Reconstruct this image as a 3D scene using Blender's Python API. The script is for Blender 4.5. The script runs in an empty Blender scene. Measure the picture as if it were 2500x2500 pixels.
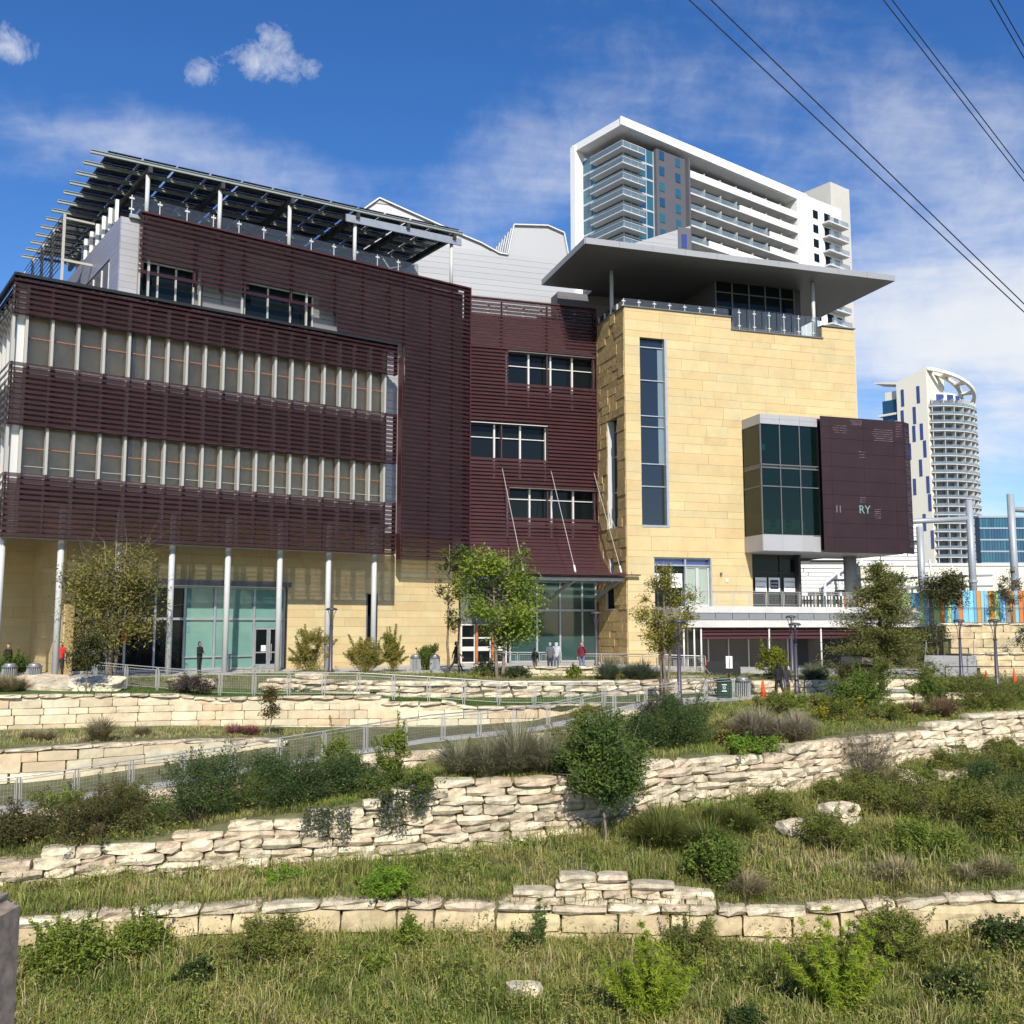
import bpy, bmesh, math, random
import numpy as np
from mathutils import Matrix, Vector
R = math.radians
rng = random.Random(7)
nr = np.random.default_rng(7)
sc = bpy.context.scene
COL = sc.collection

# ---------------------------------------------------------------- camera
cam = bpy.data.cameras.new('camera')
cam.sensor_fit = 'HORIZONTAL'
cam.sensor_width = 36.0
cam.lens = 36.0 * 2446 / 2500
cam.clip_start = 0.05
cam.clip_end = 5000
camo = bpy.data.objects.new('camera', cam)
COL.objects.link(camo)
camo.location = (0, 0, 2.75)
camo.rotation_euler = (R(90 + 6.35), 0, 0)
sc.camera = camo

# ---------------------------------------------------------------- world + sun
SUN_EL = 36.5
SUN_AZ = (0.1225, -0.9925)          # horizontal direction towards the sun
w = bpy.data.worlds.new('World')
sc.world = w
w.use_nodes = True
nt = w.node_tree
nt.nodes.clear()
def wn(t, **k):
    n = nt.nodes.new(t)
    for a, b in k.items():
        setattr(n, a, b)
    return n
sky = wn('ShaderNodeTexSky', sky_type='NISHITA')
sky.sun_disc = False
sky.sun_elevation = R(SUN_EL)
sky.sun_rotation = R(173)
sky.altitude = 150
sky.air_density = 1.0
sky.dust_density = 0.4
sky.ozone_density = 3.0
hs = wn('ShaderNodeHueSaturation')
hs.inputs['Hue'].default_value = 0.511
hs.inputs['Saturation'].default_value = 1.30
hs.inputs['Value'].default_value = 1.5
nt.links.new(sky.outputs[0], hs.inputs['Color'])
tc = wn('ShaderNodeTexCoord')
sep = wn('ShaderNodeSeparateXYZ')
nt.links.new(tc.outputs['Generated'], sep.inputs[0])
def wm(op, a, b=None, c=None, clamp=False):
    n = wn('ShaderNodeMath', operation=op)
    n.use_clamp = clamp
    for i, v in enumerate((a, b, c)):
        if v is None:
            continue
        if isinstance(v, (int, float)):
            n.inputs[i].default_value = v
        else:
            nt.links.new(v, n.inputs[i])
    return n.outputs[0]
zz = wm('MAXIMUM', sep.outputs['Z'], 0.02)
zz = wm('ADD', zz, 0.12)
cx = wm('DIVIDE', sep.outputs['X'], zz)
cy = wm('DIVIDE', sep.outputs['Y'], zz)
cmb = wn('ShaderNodeCombineXYZ')
nt.links.new(cx, cmb.inputs[0]); nt.links.new(cy, cmb.inputs[1])
mp = wn('ShaderNodeMapping')
mp.inputs['Rotation'].default_value = (0, 0, R(28))
mp.inputs['Scale'].default_value = (0.55, 1.15, 1)
mp.inputs['Location'].default_value = (1.9, 0.35, 0)
nt.links.new(cmb.outputs[0], mp.inputs[0])
def wnoise(vec, scale, detail, rough, dist=0.0):
    n = wn('ShaderNodeTexNoise')
    n.inputs['Scale'].default_value = scale
    n.inputs['Detail'].default_value = detail
    n.inputs['Roughness'].default_value = rough
    n.inputs['Distortion'].default_value = dist
    nt.links.new(vec, n.inputs['Vector'])
    return n.outputs[0]
n1 = wnoise(mp.outputs[0], 1.1, 6, 0.60, 0.6)
pn = wnoise(tc.outputs['Generated'], 19, 5, 0.64, 0.3)
cov = wm('ADD', wm('MULTIPLY', n1, 0.70), wm('MULTIPLY_ADD', pn, 0.18, 0.05))
hz = wm('SUBTRACT', 1.0, wm('MULTIPLY', sep.outputs['Z'], 2.6), clamp=True)
cov = wm('ADD', cov, wm('MULTIPLY', hz, 0.10))
def patch(px, py, ax, ay, tilt, r1, amt):
    """soft elliptic weight around one direction of the sky"""
    a = (px - 1250) / 2446; b = -(py - 1250) / 2446; t = R(6.35)
    d = Vector((a, math.cos(t) - b * math.sin(t), math.sin(t) + b * math.cos(t))).normalized()
    sx = Vector((d.y, -d.x, 0)).normalized(); sy = sx.cross(d)
    sx, sy = sx * math.cos(tilt) + sy * math.sin(tilt), sy * math.cos(tilt) - sx * math.sin(tilt)
    m = wn('ShaderNodeMapping', vector_type='TEXTURE')
    m.inputs['Location'].default_value = d
    m.inputs['Rotation'].default_value = Matrix((sx, sy, sx.cross(sy))).transposed().to_euler()
    m.inputs['Scale'].default_value = (ax, ay, 0.4)
    nt.links.new(tc.outputs['Generated'], m.inputs['Vector'])
    ln = wn('ShaderNodeVectorMath', operation='LENGTH')
    nt.links.new(m.outputs[0], ln.inputs[0])
    mr = wn('ShaderNodeMapRange', interpolation_type='SMOOTHSTEP')
    mr.inputs['From Min'].default_value = 0.0; mr.inputs['From Max'].default_value = r1
    mr.inputs['To Min'].default_value = amt; mr.inputs['To Max'].default_value = 0.0
    nt.links.new(ln.outputs['Value'], mr.inputs['Value'])
    return mr.outputs[0]
# banks of cirrus where the sky shows them
for px, py, ax, ay, tilt, amt in ((60, 340, 0.20, 0.05, 0.0, 0.14), (620, 440, 0.26, 0.05, -0.25, 0.12), (1280, 470, 0.10, 0.07, 0.5, 0.17), (2380, 820, 0.20, 0.15, 0.0, 0.24), (2050, 170, 0.30, 0.07, -0.45, 0.08), (1350, 60, 0.20, 0.06, -0.4, 0.05)):
    cov = wm('ADD', cov, patch(px, py, ax, ay, tilt, 1.8, amt))
cfac = wn('ShaderNodeMapRange', interpolation_type='SMOOTHSTEP')
cfac.inputs['From Min'].default_value = 0.545
cfac.inputs['From Max'].default_value = 0.90
cfac.inputs['To Max'].default_value = 0.92
nt.links.new(cov, cfac.inputs['Value'])
fac = cfac.outputs[0]
cum = None
for px, py, ax, ay in ((640, 152, 0.058, 0.022), (680, 105, 0.022, 0.020), (490, 178, 0.024, 0.016), (20, 115, 0.028, 0.020)):
    v = patch(px, py, ax, ay, 0.0, 1.7, 1.0)
    cum = v if cum is None else wm('MAXIMUM', cum, v)
pn2 = wnoise(tc.outputs['Generated'], 42, 6, 0.72, 0.5)
v = wm('MULTIPLY', wm('SUBTRACT', wm('ADD', wm('ADD', wm('MULTIPLY', pn, 2.0), wm('MULTIPLY', pn2, 2.2)), wm('MULTIPLY', cum, 1.5)), 2.98), 0.75, clamp=True)
fac = wm('MAXIMUM', fac, wm('MULTIPLY', v, 0.8))
mixc = wn('ShaderNodeMix', data_type='RGBA')
nt.links.new(fac, mixc.inputs['Factor'])
nt.links.new(hs.outputs[0], mixc.inputs['A'])
mixc.inputs['B'].default_value = (9.0, 9.2, 9.4, 1)
bg = wn('ShaderNodeBackground')
bg.inputs['Strength'].default_value = 0.085
nt.links.new(mixc.outputs['Result'], bg.inputs['Color'])
wo = wn('ShaderNodeOutputWorld')
nt.links.new(bg.outputs[0], wo.inputs[0])

sun = bpy.data.lights.new('sun', 'SUN')
sun.energy = 5.0
sun.angle = R(0.53)
sun.color = (1.0, 0.94, 0.84)
suno = bpy.data.objects.new('sun', sun)
COL.objects.link(suno)
_d = Vector((-SUN_AZ[0], -SUN_AZ[1], -math.tan(R(SUN_EL)))).normalized()
suno.rotation_euler = _d.to_track_quat('-Z', 'Y').to_euler()
suno.location = (20, -40, 60)
sc.view_settings.view_transform = 'Standard'
sc.view_settings.look = 'None'
sc.view_settings.exposure = 0.24
sc.view_settings.gamma = 1.0
sc.view_settings.use_curve_mapping = False
sc.cycles.max_bounces = 4
sc.cycles.diffuse_bounces = 2
sc.cycles.glossy_bounces = 2
sc.cycles.transparent_max_bounces = 10
sc.cycles.use_denoising = True
sc.cycles.use_adaptive_sampling = True
sc.cycles.adaptive_threshold = 0.03

# ---------------------------------------------------------------- materials
MATS = {}
def hexl(h):
    h = h.lstrip('#')
    c = [int(h[i:i + 2], 16) / 255 for i in (0, 2, 4)]
    return tuple((x / 12.92 if x <= 0.04045 else ((x + 0.055) / 1.055) ** 2.4) for x in c)
def mat(name, col, rough=0.6, metal=0.0, var=0.0, hue=0.0, noise=0.0, nscale=6.0, bump=0.0, bscale=30.0, spec=0.4,
        col2=None, attr=None, transp=0.0, trans=0.0, emit=None, coord='Object', dirt=0.0):
    """Principled material with optional per-object variation, noise mottling, bump, per-leaf attribute, perforation"""
    if name in MATS:
        return MATS[name]
    if isinstance(col, str):
        col = hexl(col)
    if isinstance(col2, str):
        col2 = hexl(col2)
    m = bpy.data.materials.new(name)
    m.use_nodes = True
    t = m.node_tree
    L = t.links.new
    p = t.nodes['Principled BSDF']
    out = t.nodes['Material Output']
    p.inputs['Roughness'].default_value = rough
    p.inputs['Metallic'].default_value = metal
    p.inputs['Specular IOR Level'].default_value = spec
    c = None
    if col2 is not None:
        mx = t.nodes.new('ShaderNodeMix'); mx.data_type = 'RGBA'
        mx.inputs['A'].default_value = (*col, 1); mx.inputs['B'].default_value = (*col2, 1)
        if attr:
            a = t.nodes.new('ShaderNodeAttribute'); a.attribute_name = attr
            L(a.outputs['Fac'], mx.inputs['Factor'])
        else:
            oi = t.nodes.new('ShaderNodeObjectInfo')
            L(oi.outputs['Random'], mx.inputs['Factor'])
        c = mx.outputs['Result']
    if var or hue:
        h = t.nodes.new('ShaderNodeHueSaturation')
        if c is None:
            h.inputs['Color'].default_value = (*col, 1)
        else:
            L(c, h.inputs['Color'])
        oi = t.nodes.new('ShaderNodeObjectInfo')
        wn_ = t.nodes.new('ShaderNodeTexWhiteNoise'); wn_.noise_dimensions = '1D'
        L(oi.outputs['Random'], wn_.inputs['W'])
        mr = t.nodes.new('ShaderNodeMapRange')
        mr.inputs['To Min'].default_value = 1 - var; mr.inputs['To Max'].default_value = 1 + var
        L(wn_.outputs['Value'], mr.inputs['Value']); L(mr.outputs[0], h.inputs['Value'])
        mr2 = t.nodes.new('ShaderNodeMapRange')
        mr2.inputs['To Min'].default_value = 0.5 - hue; mr2.inputs['To Max'].default_value = 0.5 + hue
        L(oi.outputs['Random'], mr2.inputs['Value']); L(mr2.outputs[0], h.inputs['Hue'])
        c = h.outputs[0]
    if noise:
        tcn = t.nodes.new('ShaderNodeTexCoord'); geo = t.nodes.new('ShaderNodeNewGeometry')
        nz = t.nodes.new('ShaderNodeTexNoise')
        nz.inputs['Scale'].default_value = nscale; nz.inputs['Detail'].default_value = 6; nz.inputs['Roughness'].default_value = 0.65
        L(geo.outputs['Position'] if coord == 'World' else tcn.outputs[coord], nz.inputs['Vector'])
        mr = t.nodes.new('ShaderNodeMapRange')
        mr.inputs['From Min'].default_value = 0.28; mr.inputs['From Max'].default_value = 0.72
        mr.inputs['To Min'].default_value = 1 - noise; mr.inputs['To Max'].default_value = 1 + noise
        L(nz.outputs[0], mr.inputs['Value'])
        vm = t.nodes.new('ShaderNodeVectorMath'); vm.operation = 'SCALE'
        if c is None:
            vm.inputs[0].default_value = col
        else:
            L(c, vm.inputs[0])
        L(mr.outputs[0], vm.inputs['Scale'])
        c = vm.outputs[0]
    if dirt:
        geo = t.nodes.new('ShaderNodeNewGeometry')
        mpd = t.nodes.new('ShaderNodeMapping'); mpd.inputs['Scale'].default_value = (1.5, 1.5, 0.8)
        L(geo.outputs['Position'], mpd.inputs['Vector'])
        nz = t.nodes.new('ShaderNodeTexNoise'); nz.inputs['Scale'].default_value = 1.7; nz.inputs['Detail'].default_value = 9; nz.inputs['Roughness'].default_value = 0.72
        L(mpd.outputs[0], nz.inputs['Vector'])
        mr = t.nodes.new('ShaderNodeMapRange'); mr.interpolation_type = 'SMOOTHSTEP'
        mr.inputs['From Min'].default_value = 0.50; mr.inputs['From Max'].default_value = 0.74; mr.inputs['To Max'].default_value = dirt
        L(nz.outputs[0], mr.inputs['Value'])
        mx = t.nodes.new('ShaderNodeMix'); mx.data_type = 'RGBA'
        L(mr.outputs[0], mx.inputs['Factor'])
        if c is None: mx.inputs['A'].default_value = (*col, 1)
        else: L(c, mx.inputs['A'])
        mx.inputs['B'].default_value = (0.17, 0.14, 0.10, 1)
        c = mx.outputs['Result']
    if c is None:
        p.inputs['Base Color'].default_value = (*col, 1)
    else:
        L(c, p.inputs['Base Color'])
    if bump:
        geo = t.nodes.new('ShaderNodeNewGeometry')
        nz = t.nodes.new('ShaderNodeTexNoise'); nz.inputs['Scale'].default_value = bscale
        nz.inputs['Detail'].default_value = 7; nz.inputs['Roughness'].default_value = 0.7
        L(geo.outputs['Position'], nz.inputs['Vector'])
        b = t.nodes.new('ShaderNodeBump'); b.inputs['Strength'].default_value = bump; b.inputs['Distance'].default_value = 0.06
        L(nz.outputs[0], b.inputs['Height']); L(b.outputs[0], p.inputs['Normal'])
    sh = p.outputs[0]
    if trans:
        td = t.nodes.new('ShaderNodeBsdfTranslucent')
        if c is None:
            td.inputs[0].default_value = (*col, 1)
        else:
            L(c, td.inputs[0])
        ms = t.nodes.new('ShaderNodeMixShader'); ms.inputs[0].default_value = trans
        L(sh, ms.inputs[1]); L(td.outputs[0], ms.inputs[2]); sh = ms.outputs[0]
    if transp:
        tr = t.nodes.new('ShaderNodeBsdfTransparent')
        ms = t.nodes.new('ShaderNodeMixShader'); ms.inputs[0].default_value = transp
        L(sh, ms.inputs[1]); L(tr.outputs[0], ms.inputs[2]); sh = ms.outputs[0]
    if emit:
        p.inputs['Emission Color'].default_value = (*emit[:3], 1); p.inputs['Emission Strength'].default_value = emit[3]
    L(sh, out.inputs[0])
    MATS[name] = m
    return m
def glass(name, tint, opac, rough=0.02):
    """window glass: fresnel reflection over a tinted see-through pane"""
    if name in MATS:
        return MATS[name]
    m = bpy.data.materials.new(name); m.use_nodes = True
    t = m.node_tree; L = t.links.new; t.nodes.clear()
    out = t.nodes.new('ShaderNodeOutputMaterial')
    tr = t.nodes.new('ShaderNodeBsdfTransparent'); tr.inputs[0].default_value = (*tint, 1)
    df = t.nodes.new('ShaderNodeBsdfDiffuse'); df.inputs[0].default_value = (tint[0] * 0.25, tint[1] * 0.25, tint[2] * 0.25, 1)
    gl = t.nodes.new('ShaderNodeBsdfGlossy'); gl.inputs['Roughness'].default_value = rough
    m1 = t.nodes.new('ShaderNodeMixShader'); m1.inputs[0].default_value = opac
    L(tr.outputs[0], m1.inputs[1]); L(df.outputs[0], m1.inputs[2])
    fr = t.nodes.new('ShaderNodeFresnel'); fr.inputs[0].default_value = 1.42
    m2 = t.nodes.new('ShaderNodeMixShader')
    L(fr.outputs[0], m2.inputs[0]); L(m1.outputs[0], m2.inputs[1]); L(gl.outputs[0], m2.inputs[2])
    L(m2.outputs[0], out.inputs[0])
    MATS[name] = m
    return m

MAROON = mat('maroon_perforated_metal', (0.042, 0.0165, 0.0195), 0.5, 0.2, transp=0.38, noise=0.25, nscale=0.7, coord='World')
MAROON_RED = mat('red_maroon_perforated_metal', (0.062, 0.0185, 0.0225), 0.5, 0.2, transp=0.36, noise=0.22, nscale=0.7, coord='World')
MAROON_SOLID = mat('maroon_painted_metal', (0.060, 0.020, 0.023), 0.5, 0.2, noise=0.2, nscale=1.2)
BLACKTRIM = mat('black_trim', (0.012, 0.012, 0.014), 0.5)
GREYCLAD = mat('light_grey_metal_cladding', (0.36, 0.36, 0.37), 0.5, 0.1, var=0.05, noise=0.06, nscale=0.6, coord='World')
MIDCLAD = mat('mid_grey_metal_cladding', (0.19, 0.19, 0.195), 0.5, 0.1, var=0.06)
DKGREY = mat('dark_grey_metal_panel', (0.13, 0.13, 0.14), 0.55, 0.1, var=0.08)
FIN = mat('fin_metal', (0.40, 0.39, 0.35), 0.5, 0.1)
ALU = mat('white_aluminium', (0.62, 0.61, 0.57), 0.4, 0.2)
STEEL = mat('galvanised_steel', (0.42, 0.44, 0.45), 0.42, 0.55, noise=0.12, nscale=2.0)
STAINLESS = mat('stainless_rail', (0.50, 0.49, 0.46), 0.35, 0.6)
COLUMN = mat('grey_column_paint', (0.50, 0.51, 0.50), 0.45, noise=0.05)
YSTONE = mat('yellow_limestone', (0.54, 0.415, 0.205), 0.85, dirt=0.10, var=0.06, hue=0.006, noise=0.09, nscale=0.8, coord='World', bump=0.12, bscale=9, col2=(0.52, 0.42, 0.235))
YROUGH = mat('split_face_limestone', (0.42, 0.30, 0.13), 0.9, var=0.14, noise=0.25, nscale=3, coord='World', bump=1.0, bscale=5)
YBACK = mat('limestone_joint', (0.34, 0.25, 0.12), 0.9)
CREAM = mat('cream_limestone', (0.54, 0.43, 0.255), 0.9, var=0.14, hue=0.016, noise=0.20, nscale=1.3, coord='World', bump=0.35, bscale=8, col2=(0.60, 0.525, 0.385), dirt=0.35)
LEDGE = mat('weathered_ledge_limestone', (0.52, 0.43, 0.29), 0.92, var=0.22, hue=0.012, noise=0.45, nscale=2.6, coord='World', bump=1.0, bscale=7, col2=(0.62, 0.53, 0.39), dirt=0.75)
BLOCK = mat('sawn_limestone_block', (0.52, 0.42, 0.25), 0.9, var=0.14, hue=0.01, noise=0.30, nscale=2.0, coord='World', bump=0.4, bscale=8, dirt=0.55)
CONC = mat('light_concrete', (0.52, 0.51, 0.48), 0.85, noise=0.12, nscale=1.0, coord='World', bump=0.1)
CONCD = mat('dark_concrete', (0.30, 0.30, 0.29), 0.85, noise=0.12, nscale=1.0, coord='World')  # darker grey concrete of the column, bay slabs and steps
SHADE = mat('window_shade_fabric', (0.60, 0.48, 0.34), 0.9, noise=0.30, nscale=0.5, coord='World')
DARKROOM = mat('dim_interior', (0.03, 0.032, 0.034), 0.9)
GLASS = glass('clear_glass', (0.96, 0.94, 0.88), 0.03)
GLASSG = glass('green_glass', (0.17, 0.46, 0.38), 0.05)
GLASSDK = mat('dark_glass', (0.006, 0.009, 0.010), 0.03, spec=0.22)
GLASSTALL = mat('tall_window_glass', (0.012, 0.018, 0.026), 0.03, spec=0.75)
GLASSTEAL = mat('teal_glass', (0.14, 0.27, 0.23), 0.04, spec=0.7, noise=0.15, nscale=0.4, coord='World')
BALGLASS = glass('balustrade_glass', (0.86, 0.90, 0.90), 0.12)
SOLAR = mat('solar_panel', (0.012, 0.016, 0.035), 0.15, spec=0.7)
WHITEP = mat('white_paint', (0.78, 0.78, 0.76), 0.6, noise=0.04, coord='World')
HRGREY = mat('tower_grey_panel', (0.10, 0.10, 0.115), 0.6, noise=0.06, coord='World', nscale=0.2)
HRBEIGE = mat('tower_beige', (0.52, 0.50, 0.45), 0.7, noise=0.06, coord='World', nscale=0.2)
HRCREAM = mat('tower_cream', (0.72, 0.68, 0.56), 0.7)
HRGLASS = mat('tower_blue_glass', (0.015, 0.06, 0.13), 0.06, spec=0.6, col2=(0.03, 0.13, 0.18))
HRBAL = mat('tower_balcony_glass', (0.20, 0.27, 0.32), 0.15, transp=0.55)
HRCONC = mat('tower_slab', (0.58, 0.58, 0.56), 0.8)
BLUEWIN = mat('blue_window', (0.04, 0.06, 0.20), 0.08, spec=0.8)

# ---------------------------------------------------------------- helpers
WM = {}
I4 = Matrix.Identity(4)
def setlab(o, label=None, cat=None, group=None, kind=None):
    if label: o['label'] = label
    if cat: o['category'] = cat
    if group: o['group'] = group
    if kind: o['kind'] = kind
    return o
def place(o, parent, M):
    COL.objects.link(o)
    if parent is not None:
        o.parent = parent
        o.matrix_parent_inverse = WM[parent].inverted()
    o.matrix_basis = M
    WM[o] = M.copy()
    return o
def empty(name, label, cat, loc=(0, 0, 0), rz=0.0, group=None):
    o = bpy.data.objects.new(name, None)
    o.empty_display_size = 0.3
    place(o, None, Matrix.Translation(loc) @ Matrix.Rotation(rz, 4, 'Z'))
    return setlab(o, label, cat, group, 'thing')
def mobj(name, me, m, parent=None, M=I4):
    if m is not None and len(me.materials) == 0:
        me.materials.append(m)
    return place(bpy.data.objects.new(name, me), parent, M)
UNIT = {}
def unit(m):
    k = m.name
    if k not in UNIT:
        v = [(x, y, z) for x in (0, 1) for y in (0, 1) for z in (0, 1)]
        f = [(0, 1, 3, 2), (4, 6, 7, 5), (0, 4, 5, 1), (2, 3, 7, 6), (0, 2, 6, 4), (1, 5, 7, 3)]
        me = bpy.data.meshes.new('box_' + k); me.from_pydata(v, [], f); me.materials.append(m)
        UNIT[k] = me
    return UNIT[k]
def bx(name, parent, M, m, x0, x1, y0, y1, z0, z1):
    L = M @ Matrix.Translation((x0, y0, z0)) @ Matrix.Diagonal((x1 - x0, y1 - y0, z1 - z0, 1))
    return place(bpy.data.objects.new(name, unit(m)), parent, L)
def fb(name, parent, M, m, u0, u1, o0, o1, z0, z1):
    """box in facade coordinates: u along, o outwards, z up"""
    return bx(name, parent, M, m, u0, u1, -o1, -o0, z0, z1)
class G:
    """collects boxes / tubes / prisms into one mesh"""
    def __init__(s):
        s.v = []; s.f = []
    def box(s, x0, x1, y0, y1, z0, z1):
        n = len(s.v)
        s.v += [(x, y, z) for x in (x0, x1) for y in (y0, y1) for z in (z0, z1)]
        s.f += [tuple(n + i for i in q) for q in ((0, 1, 3, 2), (4, 6, 7, 5), (0, 4, 5, 1), (2, 3, 7, 6), (0, 2, 6, 4), (1, 5, 7, 3))]
        return s
    def fbox(s, u0, u1, o0, o1, z0, z1):
        return s.box(u0, u1, -o1, -o0, z0, z1)
    def bar(s, a, b, wd, ht=None):
        """rectangular bar between two points"""
        ht = ht or wd
        a = Vector(a); b = Vector(b); d = (b - a).normalized()
        side = d.cross(Vector((0, 0, 1)))
        if side.length < 1e-4: side = Vector((1, 0, 0))
        side.normalize(); up = side.cross(d)
        n = len(s.v)
        for p in (a, b):
            for i, j in ((-1, -1), (1, -1), (1, 1), (-1, 1)):
                s.v.append(tuple(p + side * (i * wd / 2) + up * (j * ht / 2)))
        s.f += [(n, n + 3, n + 2, n + 1), (n + 4, n + 5, n + 6, n + 7)] + [(n + i, n + (i + 1) % 4, n + 4 + (i + 1) % 4, n + 4 + i) for i in range(4)]
        return s
    def tube(s, pts, rad, k=8, cap=True):
        pts = [Vector(p) for p in pts]
        if not hasattr(rad, '__len__'): rad = [rad] * len(pts)
        n0 = len(s.v)
        ref = None
        for i, p in enumerate(pts):
            d = (pts[min(i + 1, len(pts) - 1)] - pts[max(i - 1, 0)]).normalized()
            if ref is None:
                ref = d.orthogonal().normalized()
            a = (ref - d * ref.dot(d)).normalized(); ref = a; b = d.cross(a)
            for j in range(k):
                t = 2 * math.pi * j / k
                s.v.append(tuple(p + (a * math.cos(t) + b * math.sin(t)) * rad[i]))
        for i in range(len(pts) - 1):
            for j in range(k):
                s.f.append((n0 + i * k + j, n0 + i * k + (j + 1) % k, n0 + (i + 1) * k + (j + 1) % k, n0 + (i + 1) * k + j))
        if cap:
            s.f.append(tuple(n0 + j for j in reversed(range(k))))
            s.f.append(tuple(n0 + (len(pts) - 1) * k + j for j in range(k)))
        return s
    def prism(s, poly, ax, a0, a1):
        """extrude 2D polygon: ax='y': (x,z) polygon from y=a0..a1; ax='z': (x,y) polygon"""
        n = len(s.v); k = len(poly)
        for a in (a0, a1):
            for p, q in poly:
                s.v.append((p, a, q) if ax == 'y' else (p, q, a) if ax == 'z' else (a, p, q))
        s.f.append(tuple(n + i for i in range(k))); s.f.append(tuple(n + k + i for i in reversed(range(k))))
        for i in range(k):
            j = (i + 1) % k
            s.f.append((n + i, n + k + i, n + k + j, n + j))
        return s
    def mesh(s, name, smooth=False):
        me = bpy.data.meshes.new(name); me.from_pydata(s.v, [], s.f); me.update()
        bm = bmesh.new(); bm.from_mesh(me); bmesh.ops.recalc_face_normals(bm, faces=bm.faces); bm.to_mesh(me); bm.free()
        if smooth:
            me.polygons.foreach_set('use_smooth', [True] * len(me.polygons))
        return me
    def put(s, name, m, parent=None, M=I4, smooth=False):
        return mobj(name, s.mesh(name, smooth), m, parent, M)
def frame(ox, oy, ang):
    return Matrix.Translation((ox, oy, 0)) @ Matrix.Rotation(R(90 - ang), 4, 'Z')
MA = frame(-14.892, 62.0, 54)
MB = frame(-3.012, 70.174, 72.5)
def subtract(u0, u1, z0, z1, ops):
    """horizontal intervals of [u0,u1] left after removing openings that overlap z0..z1"""
    iv = [(u0, u1)]
    for a, b, c, d in ops:
        if d <= z0 + 0.02 or c >= z1 - 0.02: continue
        nv = []
        for p, q in iv:
            if b <= p or a >= q: nv.append((p, q))
            else:
                if a - p > 0.05: nv.append((p, a))
                if q - b > 0.05: nv.append((b, q))
        iv = nv
    return iv
def masonry(name, parent, M, m, u0, u1, off, z0, z1, ch, ln, ops=(), thick=0.07, jit=0.008, joint=0.012, flip=False, levels=None):
    """stones of a facade, each its own object; openings = (u0,u1,z0,z1)"""
    if levels is None:
        levels = [z0]
        while levels[-1] < z1 - 0.25:
            levels.append(min(z1, levels[-1] + ch * rng.uniform(0.72, 1.3)))
        levels[-1] = z1
        for a, b, c, d in ops:      # snap courses to openings
            for e in (c, d):
                i = min(range(len(levels)), key=lambda k: abs(levels[k] - e))
                if 0 < i < len(levels) - 1: levels[i] = e
        levels = sorted(set(levels))
    for a, b in zip(levels[:-1], levels[1:]):
        if b - a < 0.06: continue
        for p, q in subtract(u0, u1, a, b, ops):
            x = p
            while x < q - 0.02:
                l = ln * rng.uniform(0.55, 1.5)
                e = x + l
                if q - e < ln * 0.4: e = q
                o = off + rng.uniform(0, jit)
                if flip:
                    bx(name, parent, M, m, -o, -o + thick, x + joint / 2, e - joint / 2, a + joint / 2, b - joint / 2)
                else:
                    fb(name, parent, M, m, x + joint / 2, e - joint / 2, o - thick, o, a + joint / 2, b - joint / 2)
                x = e
# ================================================================ LIBRARY
def Aw(u, o, z): return MA @ Vector((u, -o, z))
def Bw(u, o, z): return MB @ Vector((u, -o, z))
def side(M, u, ang_deg):
    """frame whose u axis runs along the outward direction of M's facade, at facade position u, facing left (ang=+90)"""
    p = M @ Vector((u, 0, 0))
    return Matrix.Translation(p) @ M.to_quaternion().to_matrix().to_4x4() @ Matrix.Rotation(R(-ang_deg), 4, 'Z')
lib = empty('library_building', 'large library with maroon louvered screens, yellow stone tower and rooftop solar canopy', 'building', Aw(-16, 3.8, 0))

def wallmesh(M, u0, u1, o0, o1, z0, z1, ops):
    g = G()
    zs = sorted(set([z0, z1] + [z for op in ops for z in op[2:] if z0 < z < z1]))
    for a, b in zip(zs[:-1], zs[1:]):
        for p, q in subtract(u0, u1, a, b, ops):
            g.fbox(p, q, o0, o1, a, b)
    return g
SLAT = {}
def slatmesh(m):
    if m.name not in SLAT:
        g = G().prism([(0.0, 0.236), (-0.016, 0.24), (-0.125, 0.038), (-0.150, 0.034), (-0.150, 0.020), (-0.112, 0.018)], 'x', 0, 1)
        me = g.mesh('slat_' + m.name); me.materials.append(m); SLAT[m.name] = me
    return SLAT[m.name]
def louver(parent, M, m, u0, u1, off, z0, z1, ops=(), pitch=0.27, offf=None):
    n = max(1, round((z1 - z0) / pitch)); p = (z1 - z0) / n
    for i in range(n):
        z = z0 + i * p
        o = off if offf is None else offf(z)
        for a, b in subtract(u0, u1, z + 0.02, z + p - 0.02, ops):
            L = M @ Matrix.Translation((a, -o, z)) @ Matrix.Diagonal((b - a, 1, p / 0.265, 1))
            place(bpy.data.objects.new('slat', slatmesh(m)), parent, L)

# ---- ground floor stone wall under the overhang
opsA = [(-11.8, 1.12, -1, 5.2), (6.6, 7.43, -1, 4.7)]
gw = wallmesh(MA, -11.8, 13.95, -0.5, -0.02, -0.3, 9.0, opsA).put('ground_floor_wall', YBACK, lib, MA)
masonry('wall_block', gw, MA, YSTONE, -11.8, 13.95, 0.03, -0.3, 9.0, 0.62, 1.9, opsA)
ret = G().fbox(-30, -11.8, -9.5, -9.0, -0.3, 9.0).put('recessed_wall', YBACK, lib, MA)
masonry('wall_block', ret, MA, YSTONE, -30, -11.8, -8.95, -0.3, 9.0, 0.75, 2.3)
MR = side(MA, -11.8, 90)
masonry('wall_block', ret, MR, YSTONE, -9.0, -0.1, 0.03, -0.3, 9.0, 0.75, 1.6)
G().fbox(-11.76, -11.3, -9.5, -0.1, -0.3, 9.0).put('return_wall', YBACK, lib, MA)
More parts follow.
